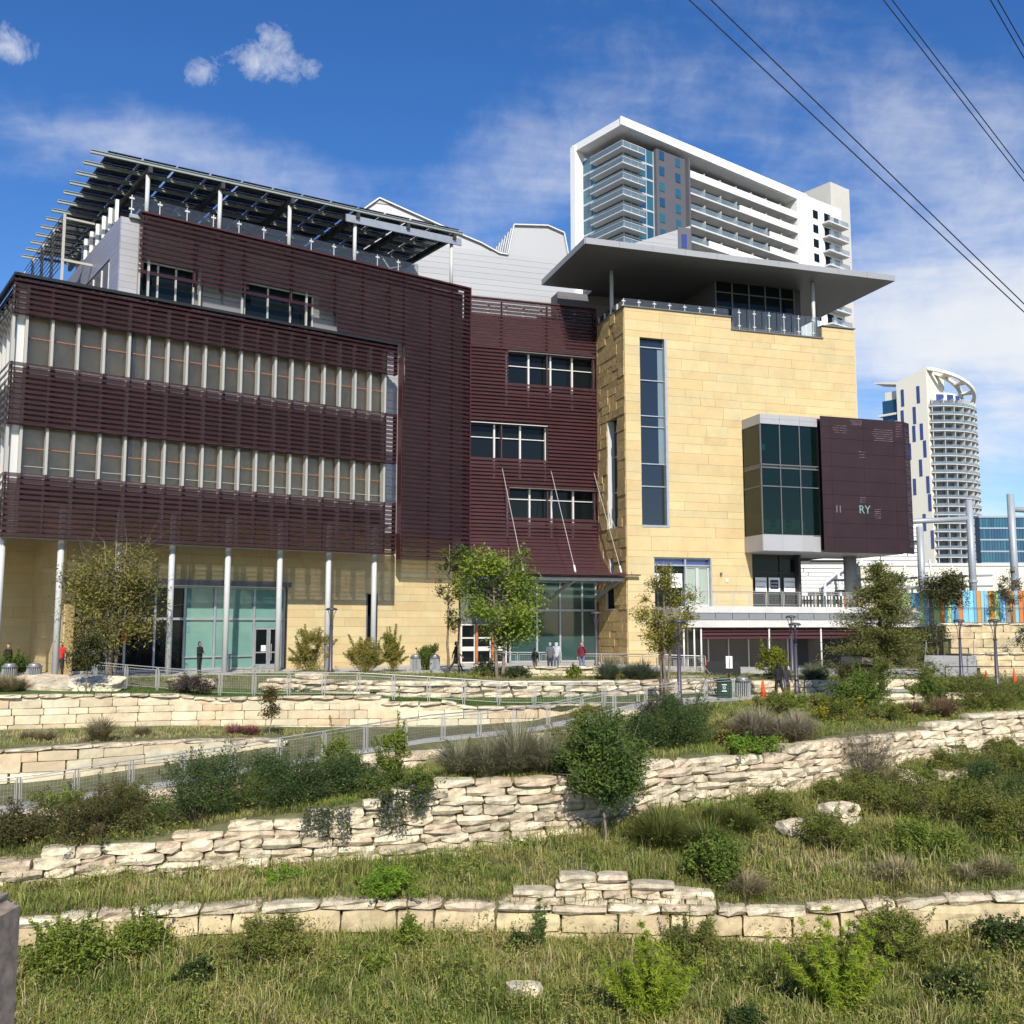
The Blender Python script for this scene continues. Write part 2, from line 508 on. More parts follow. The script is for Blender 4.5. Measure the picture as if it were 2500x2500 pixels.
# slit opening
G().fbox(6.6, 7.43, -0.9, -0.8, 0, 4.7).put('slit_window', GLASSDK, lib, MA)
G().fbox(6.6, 6.68, -0.8, 0.06, 0, 4.7).fbox(7.40, 7.43, -0.8, 0.05, 0, 4.7).fbox(6.6, 7.43, -0.8, 0.05, 4.66, 4.7).put('window_reveal', DKGREY, lib, MA)
# dark box at the right end of the wall
G().fbox(13.5, 14.3, -6, -0.1, 0, 7).put('wall_end', YBACK, lib, MA)
# ---- storefront
sf = G()
for z in (0.0, 2.95, 4.82):
    sf.fbox(-11.8, 1.1, -0.45, -0.18, z, z + 0.14)
for u in (-11.75, -10.2, -8.55, -6.9, -5.2, -3.4, -0.95, 1.0):
    sf.fbox(u - 0.06, u + 0.06, -0.45, -0.16, 0, 4.9)
sf.fbox(-5.2, -0.95, -0.44, -0.18, 0.75, 0.83)
sf = sf.put('storefront', STEEL, lib, MA)
us = [-11.75, -10.2, -8.55, -6.9, -5.2, -3.4, -0.95, 1.0]
for i, (a, b) in enumerate(zip(us[:-1], us[1:])):
    m = GLASSTEAL if i >= 4 else GLASSDK
    fb('pane', sf, MA, m if i else GLASSDK, a + 0.06, b - 0.06, -0.33, -0.30, 3.09, 4.82)
    if i == 6:
        for k, (p, q) in enumerate(((-0.89, 0.03), (0.05, 0.94))):
            d = G().fbox(p, p + 0.11, -0.38, -0.22, 0.02, 2.5).fbox(q - 0.11, q, -0.38, -0.22, 0.02, 2.5).fbox(p, q, -0.37, -0.23, 2.38, 2.5).fbox(p, q, -0.37, -0.23, 0.02, 0.28).fbox(p, q, -0.37, -0.23, 0.95, 1.03).put('door', STEEL, lib, MA)
            fb('pane', d, MA, GLASSDK, p + 0.11, q - 0.11, -0.31, -0.28, 0.28, 2.38)
            hx = q - 0.14 if k == 0 else p + 0.14
            G().tube([(hx, 0.14, 0.5), (hx, 0.14, 1.5)], 0.025, 6).put('handle', STAINLESS, d, MA)
        fb('pane', sf, MA, GLASSTEAL, a + 0.06, b - 0.06, -0.33, -0.30, 2.54, 2.95)
        fb('notice', sf, MA, WHITEP, -0.42, -0.12, -0.275, -0.268, 1.06, 1.42)
    else:
        fb('pane', sf, MA, m, a + 0.06, b - 0.06, -0.33, -0.30, 0.83 if i in (4, 5) else 0.14, 2.95)
        if i in (4, 5):
            fb('pane', sf, MA, m, a + 0.06, b - 0.06, -0.33, -0.30, 0.14, 0.75)
for i in range(9):
    u = -11.9 + i * 1.455
    fb('fascia_panel', lib, MA, DKGREY, u + 0.01, u + 1.44, -0.3, 0.42, 4.97, 5.28)
# red vertical sign by the entrance
sg = empty('entrance_sign', 'narrow red vertical sign panel beside the left storefront', 'sign', Aw(-8.7, 0.3, 0))
RED = mat('sign_red', (0.60, 0.05, 0.02), 0.5)
fb('panel', sg, MA, RED, -8.83, -8.57, 0.28, 0.33, 1.75, 2.75)
fb('post', sg, MA, STEEL, -8.73, -8.67, 0.22, 0.28, 0.0, 2.7)

# ---- lower box with two window strips
U0, U1 = -15.8, 6.57
so = G().fbox(U0 + 0.15, U1 - 0.1, -10, 3.1, 8.8, 8.95).fbox(-30, U0 + 0.15, -10, 2.4, 8.8, 8.95).fbox(U0 + 0.1, U1 - 0.05, 3.45, 3.66, 7.02, 7.12).put('soffit', mat('soffit_grey', (0.22, 0.20, 0.17), 0.8), lib, MA)  # left stretch, mostly out of view, is widened outwards to block sky light
body = G().fbox(U0 + 0.6, U1 - 0.45, -10, 2.0, 8.95, 20.3)
for a, b in ((8.95, 10.30), (12.95, 16.0), (18.75, 20.3)):
    body.fbox(U0 + 0.6, U1 - 0.45, 2.0, 3.1, a, b)
body = body.put('floor_structure', mat('spandrel', (0.05, 0.045, 0.045), 0.8), lib, MA)
G().fbox(U0 + 0.05, U1 + 0.02, 3.45, 3.86, 20.5, 20.66).fbox(U0 - 0.02, U0 + 0.25, -8, 3.86, 20.5, 20.66).fbox(U0 + 0.2, U1, 3.0, 3.5, 20.3, 20.44).fbox(U0 + 0.2, U1, -8, 3.4, 20.25, 20.31).put('roof_edge', BLACKTRIM, lib, MA)
RAILOR = mat('orange_rail', (0.32, 0.13, 0.06), 0.5)
fins = [-15.69, -15.06, -13.82, -12.54, -11.23, -9.92] + [-8.88 + 1.055 * i for i in range(15)]
for si, (a, b) in enumerate(((10.30, 12.95), (16.0, 18.75))):
    wf = G().fbox(U0 + 0.45, U1 - 0.55, 3.02, 3.12, a - 0.02, a + 0.06).fbox(U0 + 0.45, U1 - 0.55, 3.02, 3.12, b - 0.06, b + 0.02)
    ws = wf.put('window_strip', ALU, lib, MA)
    fb('shade', ws, MA, SHADE, U0 + 0.5, U1 - 0.5, 2.86, 2.9, a, b)
    for p, q in zip(fins[:-1], fins[1:]):
        fb('pane', ws, MA, GLASS, p + 0.06, q - 0.06, 3.05, 3.075, a + 0.05, b - 0.05)
    fb('rail', ws, MA, RAILOR, U0 + 0.5, U1 - 0.6, 3.08, 3.11, b - 1.26, b - 1.215)
    if si == 0:
        fb('transom', ws, MA, FIN, U0 + 0.5, U1 - 0.6, 3.09, 3.13, a + 0.46, a + 0.49)
for u in fins:
    fb('mullion', lib, MA, FIN, u - 0.065, u + 0.065, 3.1, 3.5, 7.15, 20.2)
bands = ((7.09, 10.35), (12.82, 16.05), (18.58, 20.5))
for a, b in bands:
    fr = G()
    for u in fins[::2]:
        fr.fbox(u - 0.03, u + 0.03, 3.52, 3.62, a, b)
    fr.fbox(U0, U1, 3.55, 3.66, a - 0.03, a + 0.03)
    scn = fr.put('louver_screen', MAROON_SOLID, lib, MA)
    louver(scn, MA, MAROON, U0, U1, 3.66, a, b)
    MLs = side(MA, U0, 90)
    louver(scn, MLs, MAROON, -7.0, 3.72, 0.0, a, b, pitch=0.4)
    # serrated right end plate
    fb('end_plate', scn, MA, MAROON_SOLID, U1, U1 + 0.05, 3.3, 3.78, a, b)
for i in range(7):
    bx('side_mullion', lib, MA, ALU, U0 + 0.3, U0 + 0.7, -3.2 + i * 1.3, -3.0 + i * 1.3, 7.3, 20.2)
# grey return wall at the right end of the box
for i in range(22):
    fb('cladding_board', lib, MA, GREYCLAD, 6.05, 8.6, 1.15, 1.2, 8.65 + i * 0.52, 8.65 + i * 0.52 + 0.505)
G().fbox(6.0, 8.6, -0.5, 1.14, 8.6, 20.2).put('return_wall', DKGREY, lib, MA)
# round columns carrying the box
for u in (-18.6, -15.57, -12.79, -9.9, -7.05, -3.87, -0.72, 2.42, 5.55):
    c = G().tube([(u, -3.0, -0.2), (u, -3.0, 8.8)], 0.165, 14).put('column', COLUMN, lib, MA, True)
    if u > -16:
        for za, zb in ((10.3, 12.95), (16.0, 18.75)):
            G().tube([(u + 0.35, -2.93, za), (u + 0.35, -2.93, zb)], 0.10, 10).put('inner_column', FIN, lib, MA, True)

# ---- upper storeys and tall middle screen (plane o = 1.6)
up = G().fbox(-10.0, 13.45, -18, 0.85, 20.3, 26.0).fbox(8.2, 13.45, -10, 0.9, 8.6, 20.3).put('upper_storeys', DKGREY, lib, MA)
wops = [(-8.9, -5.75, 20.4, 23.62), (-2.6, 1.9, 20.4, 23.62)]
for i in range(15):
    z = 20.35 + i * 0.38
    fb('cladding_board', up, MA, GREYCLAD, -10.0, -9.0, 0.86, 0.90, z, z + 0.368)
    for a, b in subtract(-8.99, 9.0, z, z + 0.37, wops):
        fb('cladding_board', up, MA, MIDCLAD, a, b, 0.86, 0.90, z, z + 0.368)
MU = side(MA, -10.0, 90)
GREYLAV = mat('lavender_grey_cladding', (0.30, 0.30, 0.36), 0.45, 0.2, var=0.05)
for i in range(15):
    z = 20.35 + i * 0.38
    for a, b in subtract(-18, 0.9, z, z + 0.37, [(-9, -1.2, 21.0, 23.9)]):
        fb('cladding_board', up, MU, GREYLAV, a, b, 0.01, 0.05, z, z + 0.368)
fb('pane', up, MU, GLASSDK, -9, -1.2, -0.1, 0.0, 21.0, 23.9)
for a in (-9, -7, -5, -3, -1.3):
    fb('window_frame', up, MU, ALU, a, a + 0.1, 0.0, 0.08, 21.0, 23.9)
for a, b, c, d in wops:
    wfr = G().fbox(a, b, 0.86, 1.0, d - 0.08, d + 0.02)
    k = 3
    for i in range(k + 1):
        u = a + (b - a) * i / k
        wfr.fbox(u - 0.05, u + 0.05, 0.86, 1.0, c, d)
    wp = wfr.put('window', FIN, lib, MA)
    for i in range(k):
        fb('pane', wp, MA, GLASSDK, a + (b - a) * i / k + 0.05, a + (b - a) * (i + 1) / k - 0.05, 0.87, 0.90, c, d - 0.08)
s2ops = [(-9.2, 3.3, 20.0, 22.35), (-9.0, -5.7, 22.95, 23.45), (-2.6, 2.0, 22.95, 23.45), (6.9, 8.35, 19.5, 21.3), (-9.2, 8.1, 5.0, 20.0)]
posts = [-8.9, -5.9, -4.3, -2.9, 0.2, 3.2, 5.2, 7.2, 8.3, 10.4, 12.2, 13.4]
fr = G()
for u in posts:
    if u < 8: fr.fbox(u - 0.05, u + 0.05, 1.42, 1.56, 22.5, 26.2)
    else: fr.fbox(u - 0.05, u + 0.05, 1.42, 1.56, 7.0, 26.2)
fr.fbox(8.1, 8.16, 1.2, 1.75, 6.93, 20.5).fbox(13.52, 13.6, 0.9, 1.76, 6.93, 26.3).fbox(-9.15, 13.6, 1.0, 1.76, 26.22, 26.32)
for u in posts[:8]:
    fr.bar((u, -0.9, 24.6), (u, -1.5, 25.1), 0.04).bar((u, -0.9, 24.6), (u, -1.5, 24.2), 0.04)
s2 = fr.put('louver_screen', MAROON_SOLID, lib, MA)
louver(s2, MA, MAROON, -9.15, 13.52, 1.6, 6.93, 26.22, s2ops, pitch=0.30)
for u in (-8.5, -5.5, -2.9, 1.3):
    fb('screen_post', lib, MA, FIN, u - 0.06, u + 0.06, 1.3, 1.42, 20.3, 23.7)
# screen and struts wrapping the upper left corner
sl = G()
for k in range(5):
    sl.fbox(-5.5 - k * 3.2 - 0.08, -5.5 - k * 3.2 + 0.08, 1.7, 1.86, 20.4, 28.0 if k else 27.9)
sl.fbox(-5.5, -5.4, 0.0, 1.8, 24.9, 25.05).fbox(-5.5, -5.4, 0.0, 1.8, 27.6, 27.72)
sl = sl.put('louver_screen', FIN, lib, MU)
louver(sl, MU, MAROON, -18.5, -5.45, 1.86, 24.3, 27.9, pitch=0.33)
louver(sl, MU, MAROON, -18.5, -9.5, 1.86, 20.5, 24.3, pitch=0.33)

# ---- roof deck balustrade
for i in range(12):
    u = -9.5 + i * 1.6
    if u > 8.6: break
    p = fb('glass_pane', lib, MA, BALGLASS, u + 0.04, u + 1.56, 1.02, 1.035, 26.34, 27.38)
    c = G()
    c.fbox(u - 0.025, u + 0.025, 0.98, 1.02, 26.3, 27.4)
    for z in (26.5, 27.15):
        c.fbox(u - 0.14, u + 0.14, 0.99, 1.05, z, z + 0.1)
    c.put('clamp', ALU, p, MA)
for i in range(6):
    u = -0.2 - i * 1.5
    p = fb('glass_pane', lib, MU, BALGLASS, u - 1.5, u - 0.06, -0.1, -0.085, 26.1, 27.4)
    fb('clamp', p, MU, WHITEP, u - 0.16, u - 0.02, -0.1, 0.08, 26.05, 27.45)
G().fbox(-9.6, 12.9, 0.92, 1.15, 26.02, 26.24).put('roof_coping', STEEL, lib, MA)

# ---- solar canopy
def tz(u): return 29.15 + 0.0424 * (u + 11)
PUR = mat('grey_green_steel', (0.33, 0.36, 0.34), 0.5, 0.3)
SOFB = mat('dark_steel', (0.035, 0.037, 0.04), 0.6)
can = G()
for u in (-8.7, -4.4, 0.1, 4.7, 8.5, 12.25):
    can.bar((u, -1.7, tz(u) - 0.32), (u, 18.6, tz(u) - 0.32), 0.22, 0.40)
can = can.put('solar_canopy', SOFB, lib, MA)
for k in range(13):
    o = 1.6 - k * 1.66
    g = G()
    a, b = (-12.0, -o, tz(-12.0)), (12.9, -o, tz(12.9))
    g.bar((a[0], a[1], a[2] + 0.09), (b[0], b[1], b[2] + 0.09), 0.16, 0.03).bar((a[0], a[1], a[2] - 0.09), (b[0], b[1], b[2] - 0.09), 0.16, 0.03).bar(a, b, 0.03, 0.18)
    g.put('purlin', PUR, can, MA)
    if k < 12:
        for j in range(12):
            u = -11.05 + j * 1.985
            gg = Matrix.Translation((u, -o + 0.05, tz(u) + 0.24)) @ Matrix.Rotation(-math.atan(0.0424), 4, 'Y')
            bx('solar_panel', can, MA @ gg, SOLAR, 0.02, 1.86, 0.0, 1.56, 0, 0.045)
            if j % 2 == 0:
                bx('panel_rail', can, MA @ gg, STEEL, 1.86, 1.93, 0.0, 1.56, -0.12, -0.02)
G().bar((3.9, -1.45, tz(4) - 0.6), (12.9, -1.45, tz(12.9) - 0.6), 0.12, 0.5).put('front_beam', STEEL, can, MA)
for u in (-8.7, -4.4, 0.1, 4.7, 12.25):
    G().tube([(u, -1.2, 25.9), (u, -1.2, tz(u) - 0.5)], 0.125, 12).put('post', COLUMN, can, MA, True)
    G().bar((u, -0.9, tz(u) - 0.5), (u, -1.65, tz(u) - 0.12), 0.16, 0.2).put('bracket', PUR, can, MA)
for u in (-8.7, 0.1, 8.5):
    for y in (7, 16):
        G().tube([(u, y, 25.9), (u, y, tz(u) - 0.5)], 0.125, 10).put('post', COLUMN, can, MA, True)

# ---- light grey clad roof masses behind
poly = [(-7, 23.5), (-7, 33.9), (-5.86, 34.9), (0.39, 32.85), (2.2, 32.31), (3.7, 31.65), (4.37, 31.62), (4.88, 34.13), (7.73, 34.40), (9.12, 33.97), (9.6, 31.5), (10.6, 23.5)]
rm = G().prism(poly, 'y', 5.1, 17).put('roof_block', mat('standing_seam_metal', (0.40, 0.40, 0.40), 0.45, 0.3), lib, MB)
def strips(poly, y0, y1, h, name, parent, M, m, gap=0.015):
    zs = [p[1] for p in poly]; z = min(zs)
    while z < max(zs):
        bm = bmesh.new()
        bm.faces.new([bm.verts.new((p[0], 0, p[1])) for p in poly])
        for co, no in (((0, 0, z + gap), (0, 0, -1)), ((0, 0, min(z + h, max(zs))), (0, 0, 1))):
            bmesh.ops.bisect_plane(bm, geom=bm.verts[:] + bm.edges[:] + bm.faces[:], plane_co=co, plane_no=no, clear_outer=True)
        if bm.faces:
            bmesh.ops.triangulate(bm, faces=bm.faces[:])
            for e in bm.verts: e.co.y = y0
            r = bmesh.ops.extrude_face_region(bm, geom=bm.faces[:])
            for e in r['geom']:
                if isinstance(e, bmesh.types.BMVert): e.co.y = y1
            bmesh.ops.recalc_face_normals(bm, faces=bm.faces)
            me = bpy.data.meshes.new(name); bm.to_mesh(me)
            mobj(name, me, m, parent, M)
        bm.free(); z += h
LCLAD = mat('pale_grey_cladding', (0.37, 0.375, 0.385), 0.5, 0.1, var=0.03)
strips(poly, 5.04, 5.1, 0.46, 'cladding_board', rm, MB, LCLAD)
tr = G()
for a, b in zip(poly[1:-2], poly[2:-1]):
    tr.bar((a[0], 4.98, a[1] + 0.04), (b[0], 4.98, b[1] + 0.04), 0.2, 0.09)
tr.put('roof_trim', ALU, rm, MB)
for i in range(14):
    y = 5.6 + i * 0.8
    G().bar((4.36, y, 31.6), (4.86, y, 34.1), 0.05, 0.08).put('seam_rib', STEEL, rm, MB)
G().prism([(13.5, 28.9), (21.0, 28.9), (21.0, 36.45), (15.5, 34.2), (13.5, 33.3)], 'y', 6.0, 12).put('roof_wedge', LCLAD, lib, MB)
strips([(13.5, 29.0), (19.75, 29.0), (19.75, 35.9), (13.5, 33.3)], 5.93, 5.99, 0.46, 'cladding_board', lib, MB, LCLAD)
we = G().fbox(19.78, 20.98, -5.99, -5.95, 28.9, 36.2).put('wedge_end', HRGREY, lib, MB)
fb('window', lib, MB, BLUEWIN, 20.1, 20.6, -5.95, -5.92, 34.4, 35.6)

# ---- recess between box and tower (frame B, o = 0)
bops = [(2.87, 9.75, 20.07, 22.42), (-0.1, 5.88, 14.66, 17.02), (2.95, 9.9, 10.48, 12.4)]
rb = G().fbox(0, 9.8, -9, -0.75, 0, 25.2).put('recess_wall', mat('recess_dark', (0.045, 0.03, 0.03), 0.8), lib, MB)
fb('parapet', lib, MB, mat('pink_parapet', (0.40, 0.27, 0.28), 0.7), 0, 9.7, -0.7, -0.62, 22.75, 25.2)
for a, b, c, d in bops:
    g = G()
    a2, b2 = max(a, 0), min(b, 9.7)
    n = 4 if b2 - a2 > 5.9 else 3
    for i in range(n + 1):
        u = a2 + (b2 - a2) * i / n
        g.fbox(u - 0.06, u + 0.06, -0.72, -0.45, c - 1.6, d)
    g.fbox(a2, b2, -0.72, -0.55, (c + d) / 2 + 0.2, (c + d) / 2 + 0.26).fbox(a2, b2, -0.1, 0.02, d, d + 0.05)
    wp = g.put('window', ALU, lib, MB)
    for i in range(n):
        fb('pane', wp, MB, GLASSDK, a2 + (b2 - a2) * i / n + 0.06, a2 + (b2 - a2) * (i + 1) / n - 0.06, -0.70, -0.67, c - 0.3, d)
fr = G()
for u in (0.02, 2.4, 5.9, 9.55):
    fr.fbox(u - 0.05, u + 0.05, -0.22, -0.1, 9, 26.1)
fr.fbox(0, 9.75, -0.1, 0.14, 26.18, 26.26).fbox(9.68, 9.76, -0.15, 0.16, 8.7, 26.2)
for z in (13.6, 14.4, 19.0):
    fr.fbox(0, 9.7, -0.3, -0.22, z, z + 0.1)
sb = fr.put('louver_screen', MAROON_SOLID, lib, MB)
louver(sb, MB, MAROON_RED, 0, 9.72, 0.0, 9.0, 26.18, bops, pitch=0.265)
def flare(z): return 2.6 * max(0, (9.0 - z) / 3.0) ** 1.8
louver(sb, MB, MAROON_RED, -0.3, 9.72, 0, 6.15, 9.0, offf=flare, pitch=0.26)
for i in range(3):
    for k in (2, 5, 8):
        pass
for i in range(7):                                   # terrace balustrade showing through
    fb('glass_pane', lib, MB, BALGLASS, 0.2 + i * 1.35, 1.45 + i * 1.35, -0.6, -0.58, 25.2, 26.1)
    G().fbox(0.1 + i * 1.35, 0.28 + i * 1.35, -0.57, -0.53, 25.4, 25.5).fbox(0.1 + i * 1.35, 0.28 + i * 1.35, -0.57, -0.53, 25.8, 25.9).put('clamp', ALU, lib, MB)
# entrance canopy with tie rods
cg = G().fbox(-0.5, 9.6, 2.3, 5.2, 6.02, 6.12)
ec = cg.put('entrance_canopy', MAROON_SOLID, lib, MB)
for i in range(9):
    fb('canopy_slat', ec, MB, MAROON_SOLID, 0.5, 10.6, 5.25 + 0.0, 5.5, 5.98 + i * 0.0 + 0.0, 6.06) if i == 0 else fb('canopy_slat', ec, MB, MAROON_SOLID, -0.5, 9.6, 2.3 + i * 0.33, 2.3 + i * 0.33 + 0.2, 5.84, 5.92)
G().fbox(-0.5, 9.65, 4.6, 4.75, 5.62, 5.98).fbox(-0.5, 9.65, 2.4, 2.5, 5.62, 5.98).put('canopy_beam', STEEL, ec, MB)
for u in (2.4, 6.1, 9.45):
    G().bar((u, -0.2, 4.6), (u, -4.6, 5.7), 0.12, 0.28).put('canopy_bracket', STEEL, ec, MB)
    G().tube([(u, 0.0, 13.9), (u, -4.9, 6.15)], 0.024, 6).put('tie_rod', FIN, ec, MB)
    G().tube([(u, -4.84, 6.2), (u, -4.6, 6.65)], 0.075, 6).put('rod_end', ALU, ec, MB)
G().tube([(9.7, -0.1, 13.2), (10.1, -5.25, 6.1)], 0.02, 6).put('tie_rod', FIN, ec, MB)
# entrance glazing
eg = G()
for u in (3.0, 5.0, 6.75, 8.45, 9.5):
    eg.fbox(u - 0.06, u + 0.06, -0.15, 0.1, 0, 6.0)
for z in (0, 3.62, 5.8):
    eg.fbox(3.0, 9.6, -0.15, 0.1, z, z + 0.14)
eg = eg.put('entrance_glazing', STEEL, lib, MB)
for a, b in ((3.0, 5.0), (5.0, 6.75), (6.75, 8.45), (8.45, 9.5)):
    for c, d in ((0.14, 3.62), (3.76, 5.8)):
        fb('pane', eg, MB, mat('entrance_glass', (0.03, 0.065, 0.06), 0.05, spec=0.7), a + 0.06, b - 0.06, -0.04, -0.01, c, d)
dr = G().fbox(-0.7, 3.0, -0.3, -0.05, 2.75, 6.0).put('door_surround', DKGREY, lib, MB)
for k in range(3):
    a = -0.55 + k * 1.15
    d = G().fbox(a, a + 0.1, -0.2, -0.08, 0, 2.7).fbox(a + 0.95, a + 1.05, -0.2, -0.08, 0, 2.7)
    for z in (0.0, 0.85, 1.7, 2.62):
        d.fbox(a, a + 1.05, -0.2, -0.09, z, z + (0.3 if z == 0.85 else 0.1))
    d = d.put('door', ALU, lib, MB)
    fb('pane', d, MB, GLASSDK, a + 0.1, a + 0.95, -0.16, -0.14, 0.1, 2.62)
fb('door_column', lib, MB, mat('copper_orange', (0.40, 0.12, 0.04), 0.5), 0.45, 0.62, 0.05, 0.2, 0, 2.7)
fb('door_column', lib, MB, mat('copper_orange', (0, 0, 0)), 1.62, 1.78, 0.05, 0.2, 0, 2.7)
# ---- stone tower
T0 = 5.1
opsT = [(10.95, 12.95, 9.45, 22.76), (11.8, 16.22, 3.0, 7.3), (19.45, 23.62, 3.0, 7.75), (18.9, 29, 7.75, 17.25), (18.24, 25.9, 23.99, 26), (23.62, 29, 3.0, 7.75), (12.75, 29, -1, 3.0)]
core = G().fbox(9.9, 28.6, -14, 1.5, 7.8, 23.4).fbox(9.9, 23.65, -14, 1.5, -0.6, 7.8).fbox(9.9, 28.6, 1.5, 4.9, 23.1, 23.4).put('tower_core', DARKROOM, lib, MB)
tw = wallmesh(MB, 9.85, 28.68, 4.55, 5.03, -0.6, 24.8, opsT).put('tower_front_wall', YBACK, lib, MB)
masonry('stone_panel', tw, MB, YSTONE, 9.8, 28.72, 5.09, -0.6, 24.86, 0.66, 2.15, opsT, thick=0.07, jit=0.012)
ML = side(MB, 9.8, 90)
opsL = [(1.85, 3.65, 9.4, 17.25), (1.35, 2.9, 3.7, 5.25), (2.0, 2.8, 6.2, 7.33)]
lw = wallmesh(ML, -0.8, 5.0, -0.35, -0.03, -0.3, 24.8, opsL).put('tower_side_wall', YBACK, lib, ML)
masonry('split_face_stone', lw, ML, YROUGH, -0.8, 5.03, 0.02, -0.3, 24.86, 0.6, 1.25, opsL, thick=0.12, jit=0.07, joint=0.02)
for a, b, c, d in opsL:
    p = fb('window', lib, ML, GLASSDK, a, b, -0.55, -0.5, c, d)
    bx('reveal', p, ML, ALU, a - 0.002, a + 0.09, -0.02, 0.55, c, d)
    bx('sill', p, ML, ALU, a, b, -0.04, 0.5, c, c + 0.07)
    if d - c > 3:
        for z in (12.0, 14.6, 16.4):
            bx('glazing_bar', p, ML, STEEL, a, b, 0.46, 0.5, z, z + 0.07)
# tall window
tf = G().fbox(12.84, 13.02, 4.6, 5.12, 9.42, 22.76).fbox(10.95, 13.02, 4.6, 5.14, 9.36, 9.5).fbox(10.95, 11.03, 4.6, 4.9, 9.45, 22.76)
for z in (22.1, 19.72, 17.18, 16.4, 13.78, 12.2):
    tf.fbox(11.0, 12.86, 4.72, 4.84, z, z + 0.07)
tf = tf.put('tall_window', STEEL, lib, MB)
zs = [9.5, 12.2, 13.78, 16.4, 17.18, 19.72, 22.1, 22.76]
for c, d in zip(zs[:-1], zs[1:]):
    fb('pane', tf, MB, GLASSTALL, 11.03, 12.84, 4.70, 4.74, c + 0.03, d)
fb('reflection_strip', tf, MB, mat('painted_pale_reflection', (0.16, 0.22, 0.25), 0.05, spec=0.6), 12.45, 12.84, 4.745, 4.75, 13.85, 22.05)  # pale strip laid over the panes, a reflection painted into its colour
# terrace door and window, café storefront
dw = G().fbox(11.8, 16.22, 4.6, 4.95, 7.2, 7.3).fbox(11.8, 16.22, 4.6, 4.93, 6.72, 6.82).fbox(11.8, 11.9, 4.6, 4.94, 3.9, 7.3).fbox(14.2, 14.32, 4.6, 4.94, 3.9, 7.3).fbox(16.12, 16.24, 4.6, 5.1, 3.9, 7.3).put('terrace_window', STEEL, lib, MB)
fb('pane', dw, MB, GLASSDK, 11.9, 14.2, 4.68, 4.72, 3.9, 6.72)
fb('pane', dw, MB, BLUEWIN, 11.9, 14.2, 4.68, 4.72, 6.82, 7.2)
fb('pane', dw, MB, BLUEWIN, 14.32, 16.12, 4.68, 4.72, 6.82, 7.2)
for a in (14.32, 15.23):
    d = G().fbox(a, a + 0.09, 4.66, 4.82, 3.9, 6.72).fbox(a + 0.8, a + 0.89, 4.66, 4.82, 3.9, 6.72).fbox(a, a + 0.89, 4.66, 4.81, 6.6, 6.72).fbox(a, a + 0.89, 4.66, 4.81, 3.9, 4.1).put('door', COLUMN, lib, MB)
    fb('pane', d, MB, mat('pale_door_glass', (0.30, 0.36, 0.30), 0.1, spec=0.5), a + 0.09, a + 0.8, 4.70, 4.73, 4.1, 6.6)
    hx = a + 0.78 if a < 15 else a + 0.11
    G().tube([(hx, -4.86, 4.6), (hx, -4.86, 5.5)], 0.02, 6).put('handle', STAINLESS, d, MB)
fb('wall_lamp', lib, MB, DKGREY, 16.85, 16.97, 5.1, 5.25, 6.1, 6.3)
fb('wall_plate', lib, MB, WHITEP, 17.3, 17.45, 5.1, 5.16, 5.65, 5.9)
DKST = mat('dark_storefront', (0.035, 0.037, 0.036), 0.5)
cs = G().fbox(19.45, 23.7, 4.0, 4.12, 3.9, 7.75).fbox(19.45, 19.55, 4.1, 4.6, 3.9, 7.75).fbox(19.95, 20.03, 4.12, 4.25, 3.9, 7.4).fbox(22.2, 22.3, 4.12, 4.25, 3.9, 7.75).fbox(23.5, 23.7, 4.12, 4.7, 3.9, 7.75).fbox(19.5, 23.6, 4.12, 4.24, 6.35, 6.45).put('cafe_storefront', DKST, lib, MB)
for a, b in ((19.55, 19.95), (20.03, 22.2), (22.3, 23.5)):
    fb('pane', cs, MB, GLASSDK, a, b, 4.13, 4.16, 6.45, 7.4)
# ---- glass bay
by = G().fbox(18.9, 30.4, 1.5, 7.5, 16.62, 17.3).fbox(18.9, 30.4, 1.5, 7.5, 7.72, 7.95)
by = by.put('glass_bay', GREYCLAD, lib, MB)
MBL = side(MB, 18.9, 90)
for a, b in ((18.9, 20.45), (20.45, 22.05), (22.05, 23.5)):
    fb('fascia_panel', by, MB, GREYCLAD, a + 0.008, b - 0.008, 7.5, 7.54, 16.97, 17.3)
    fb('fascia_panel', by, MB, GREYCLAD, a + 0.008, b - 0.008, 7.5, 7.54, 16.62, 16.96)
    fb('base_panel', by, MB, GREYCLAD, a + 0.004, b - 0.004 if b < 23 else 22.9, 7.5, 7.53, 7.74, 8.85)
fb('base_panel', by, MBL, GREYCLAD, 5.12, 7.5, 0, 0.03, 7.74, 8.85)
fb('base_wall', by, MB, GREYCLAD, 18.95, 30.3, 7.1, 7.49, 7.95, 8.8)
fb('base_wall', by, MBL, GREYCLAD, 5.12, 7.45, -0.3, -0.01, 7.95, 8.8)
rows = ((8.85, 12.2), (12.28, 13.5), (13.8, 16.62))
fbm = G()
for z in (8.82, 12.2, 13.5, 13.72):
    fbm.fbox(18.9, 23.6, 7.38, 7.5, z, z + 0.07)
for u in (18.93, 20.45, 22.05, 23.55):
    fbm.fbox(u - 0.03, u + 0.03, 7.38, 7.5, 8.8, 16.62)
fbm = fbm.put('bay_frame', DKGREY, by, MB)
for c, d in rows:
    for a, b in ((18.96, 20.42), (20.48, 22.02), (22.08, 23.5)):
        fb('pane', by, MB, GLASSG, a, b, 7.42, 7.44, c, d)
    fb('pane', by, MBL, glass('green_side_glass', (0.42, 0.55, 0.30), 0.2), 5.15, 7.4, -0.06, -0.04, c, d)
for z in (12.2, 13.5, 13.72):
    fb('glazing_bar', by, MBL, DKGREY, 5.12, 7.45, -0.03, 0.0, z, z + 0.07)
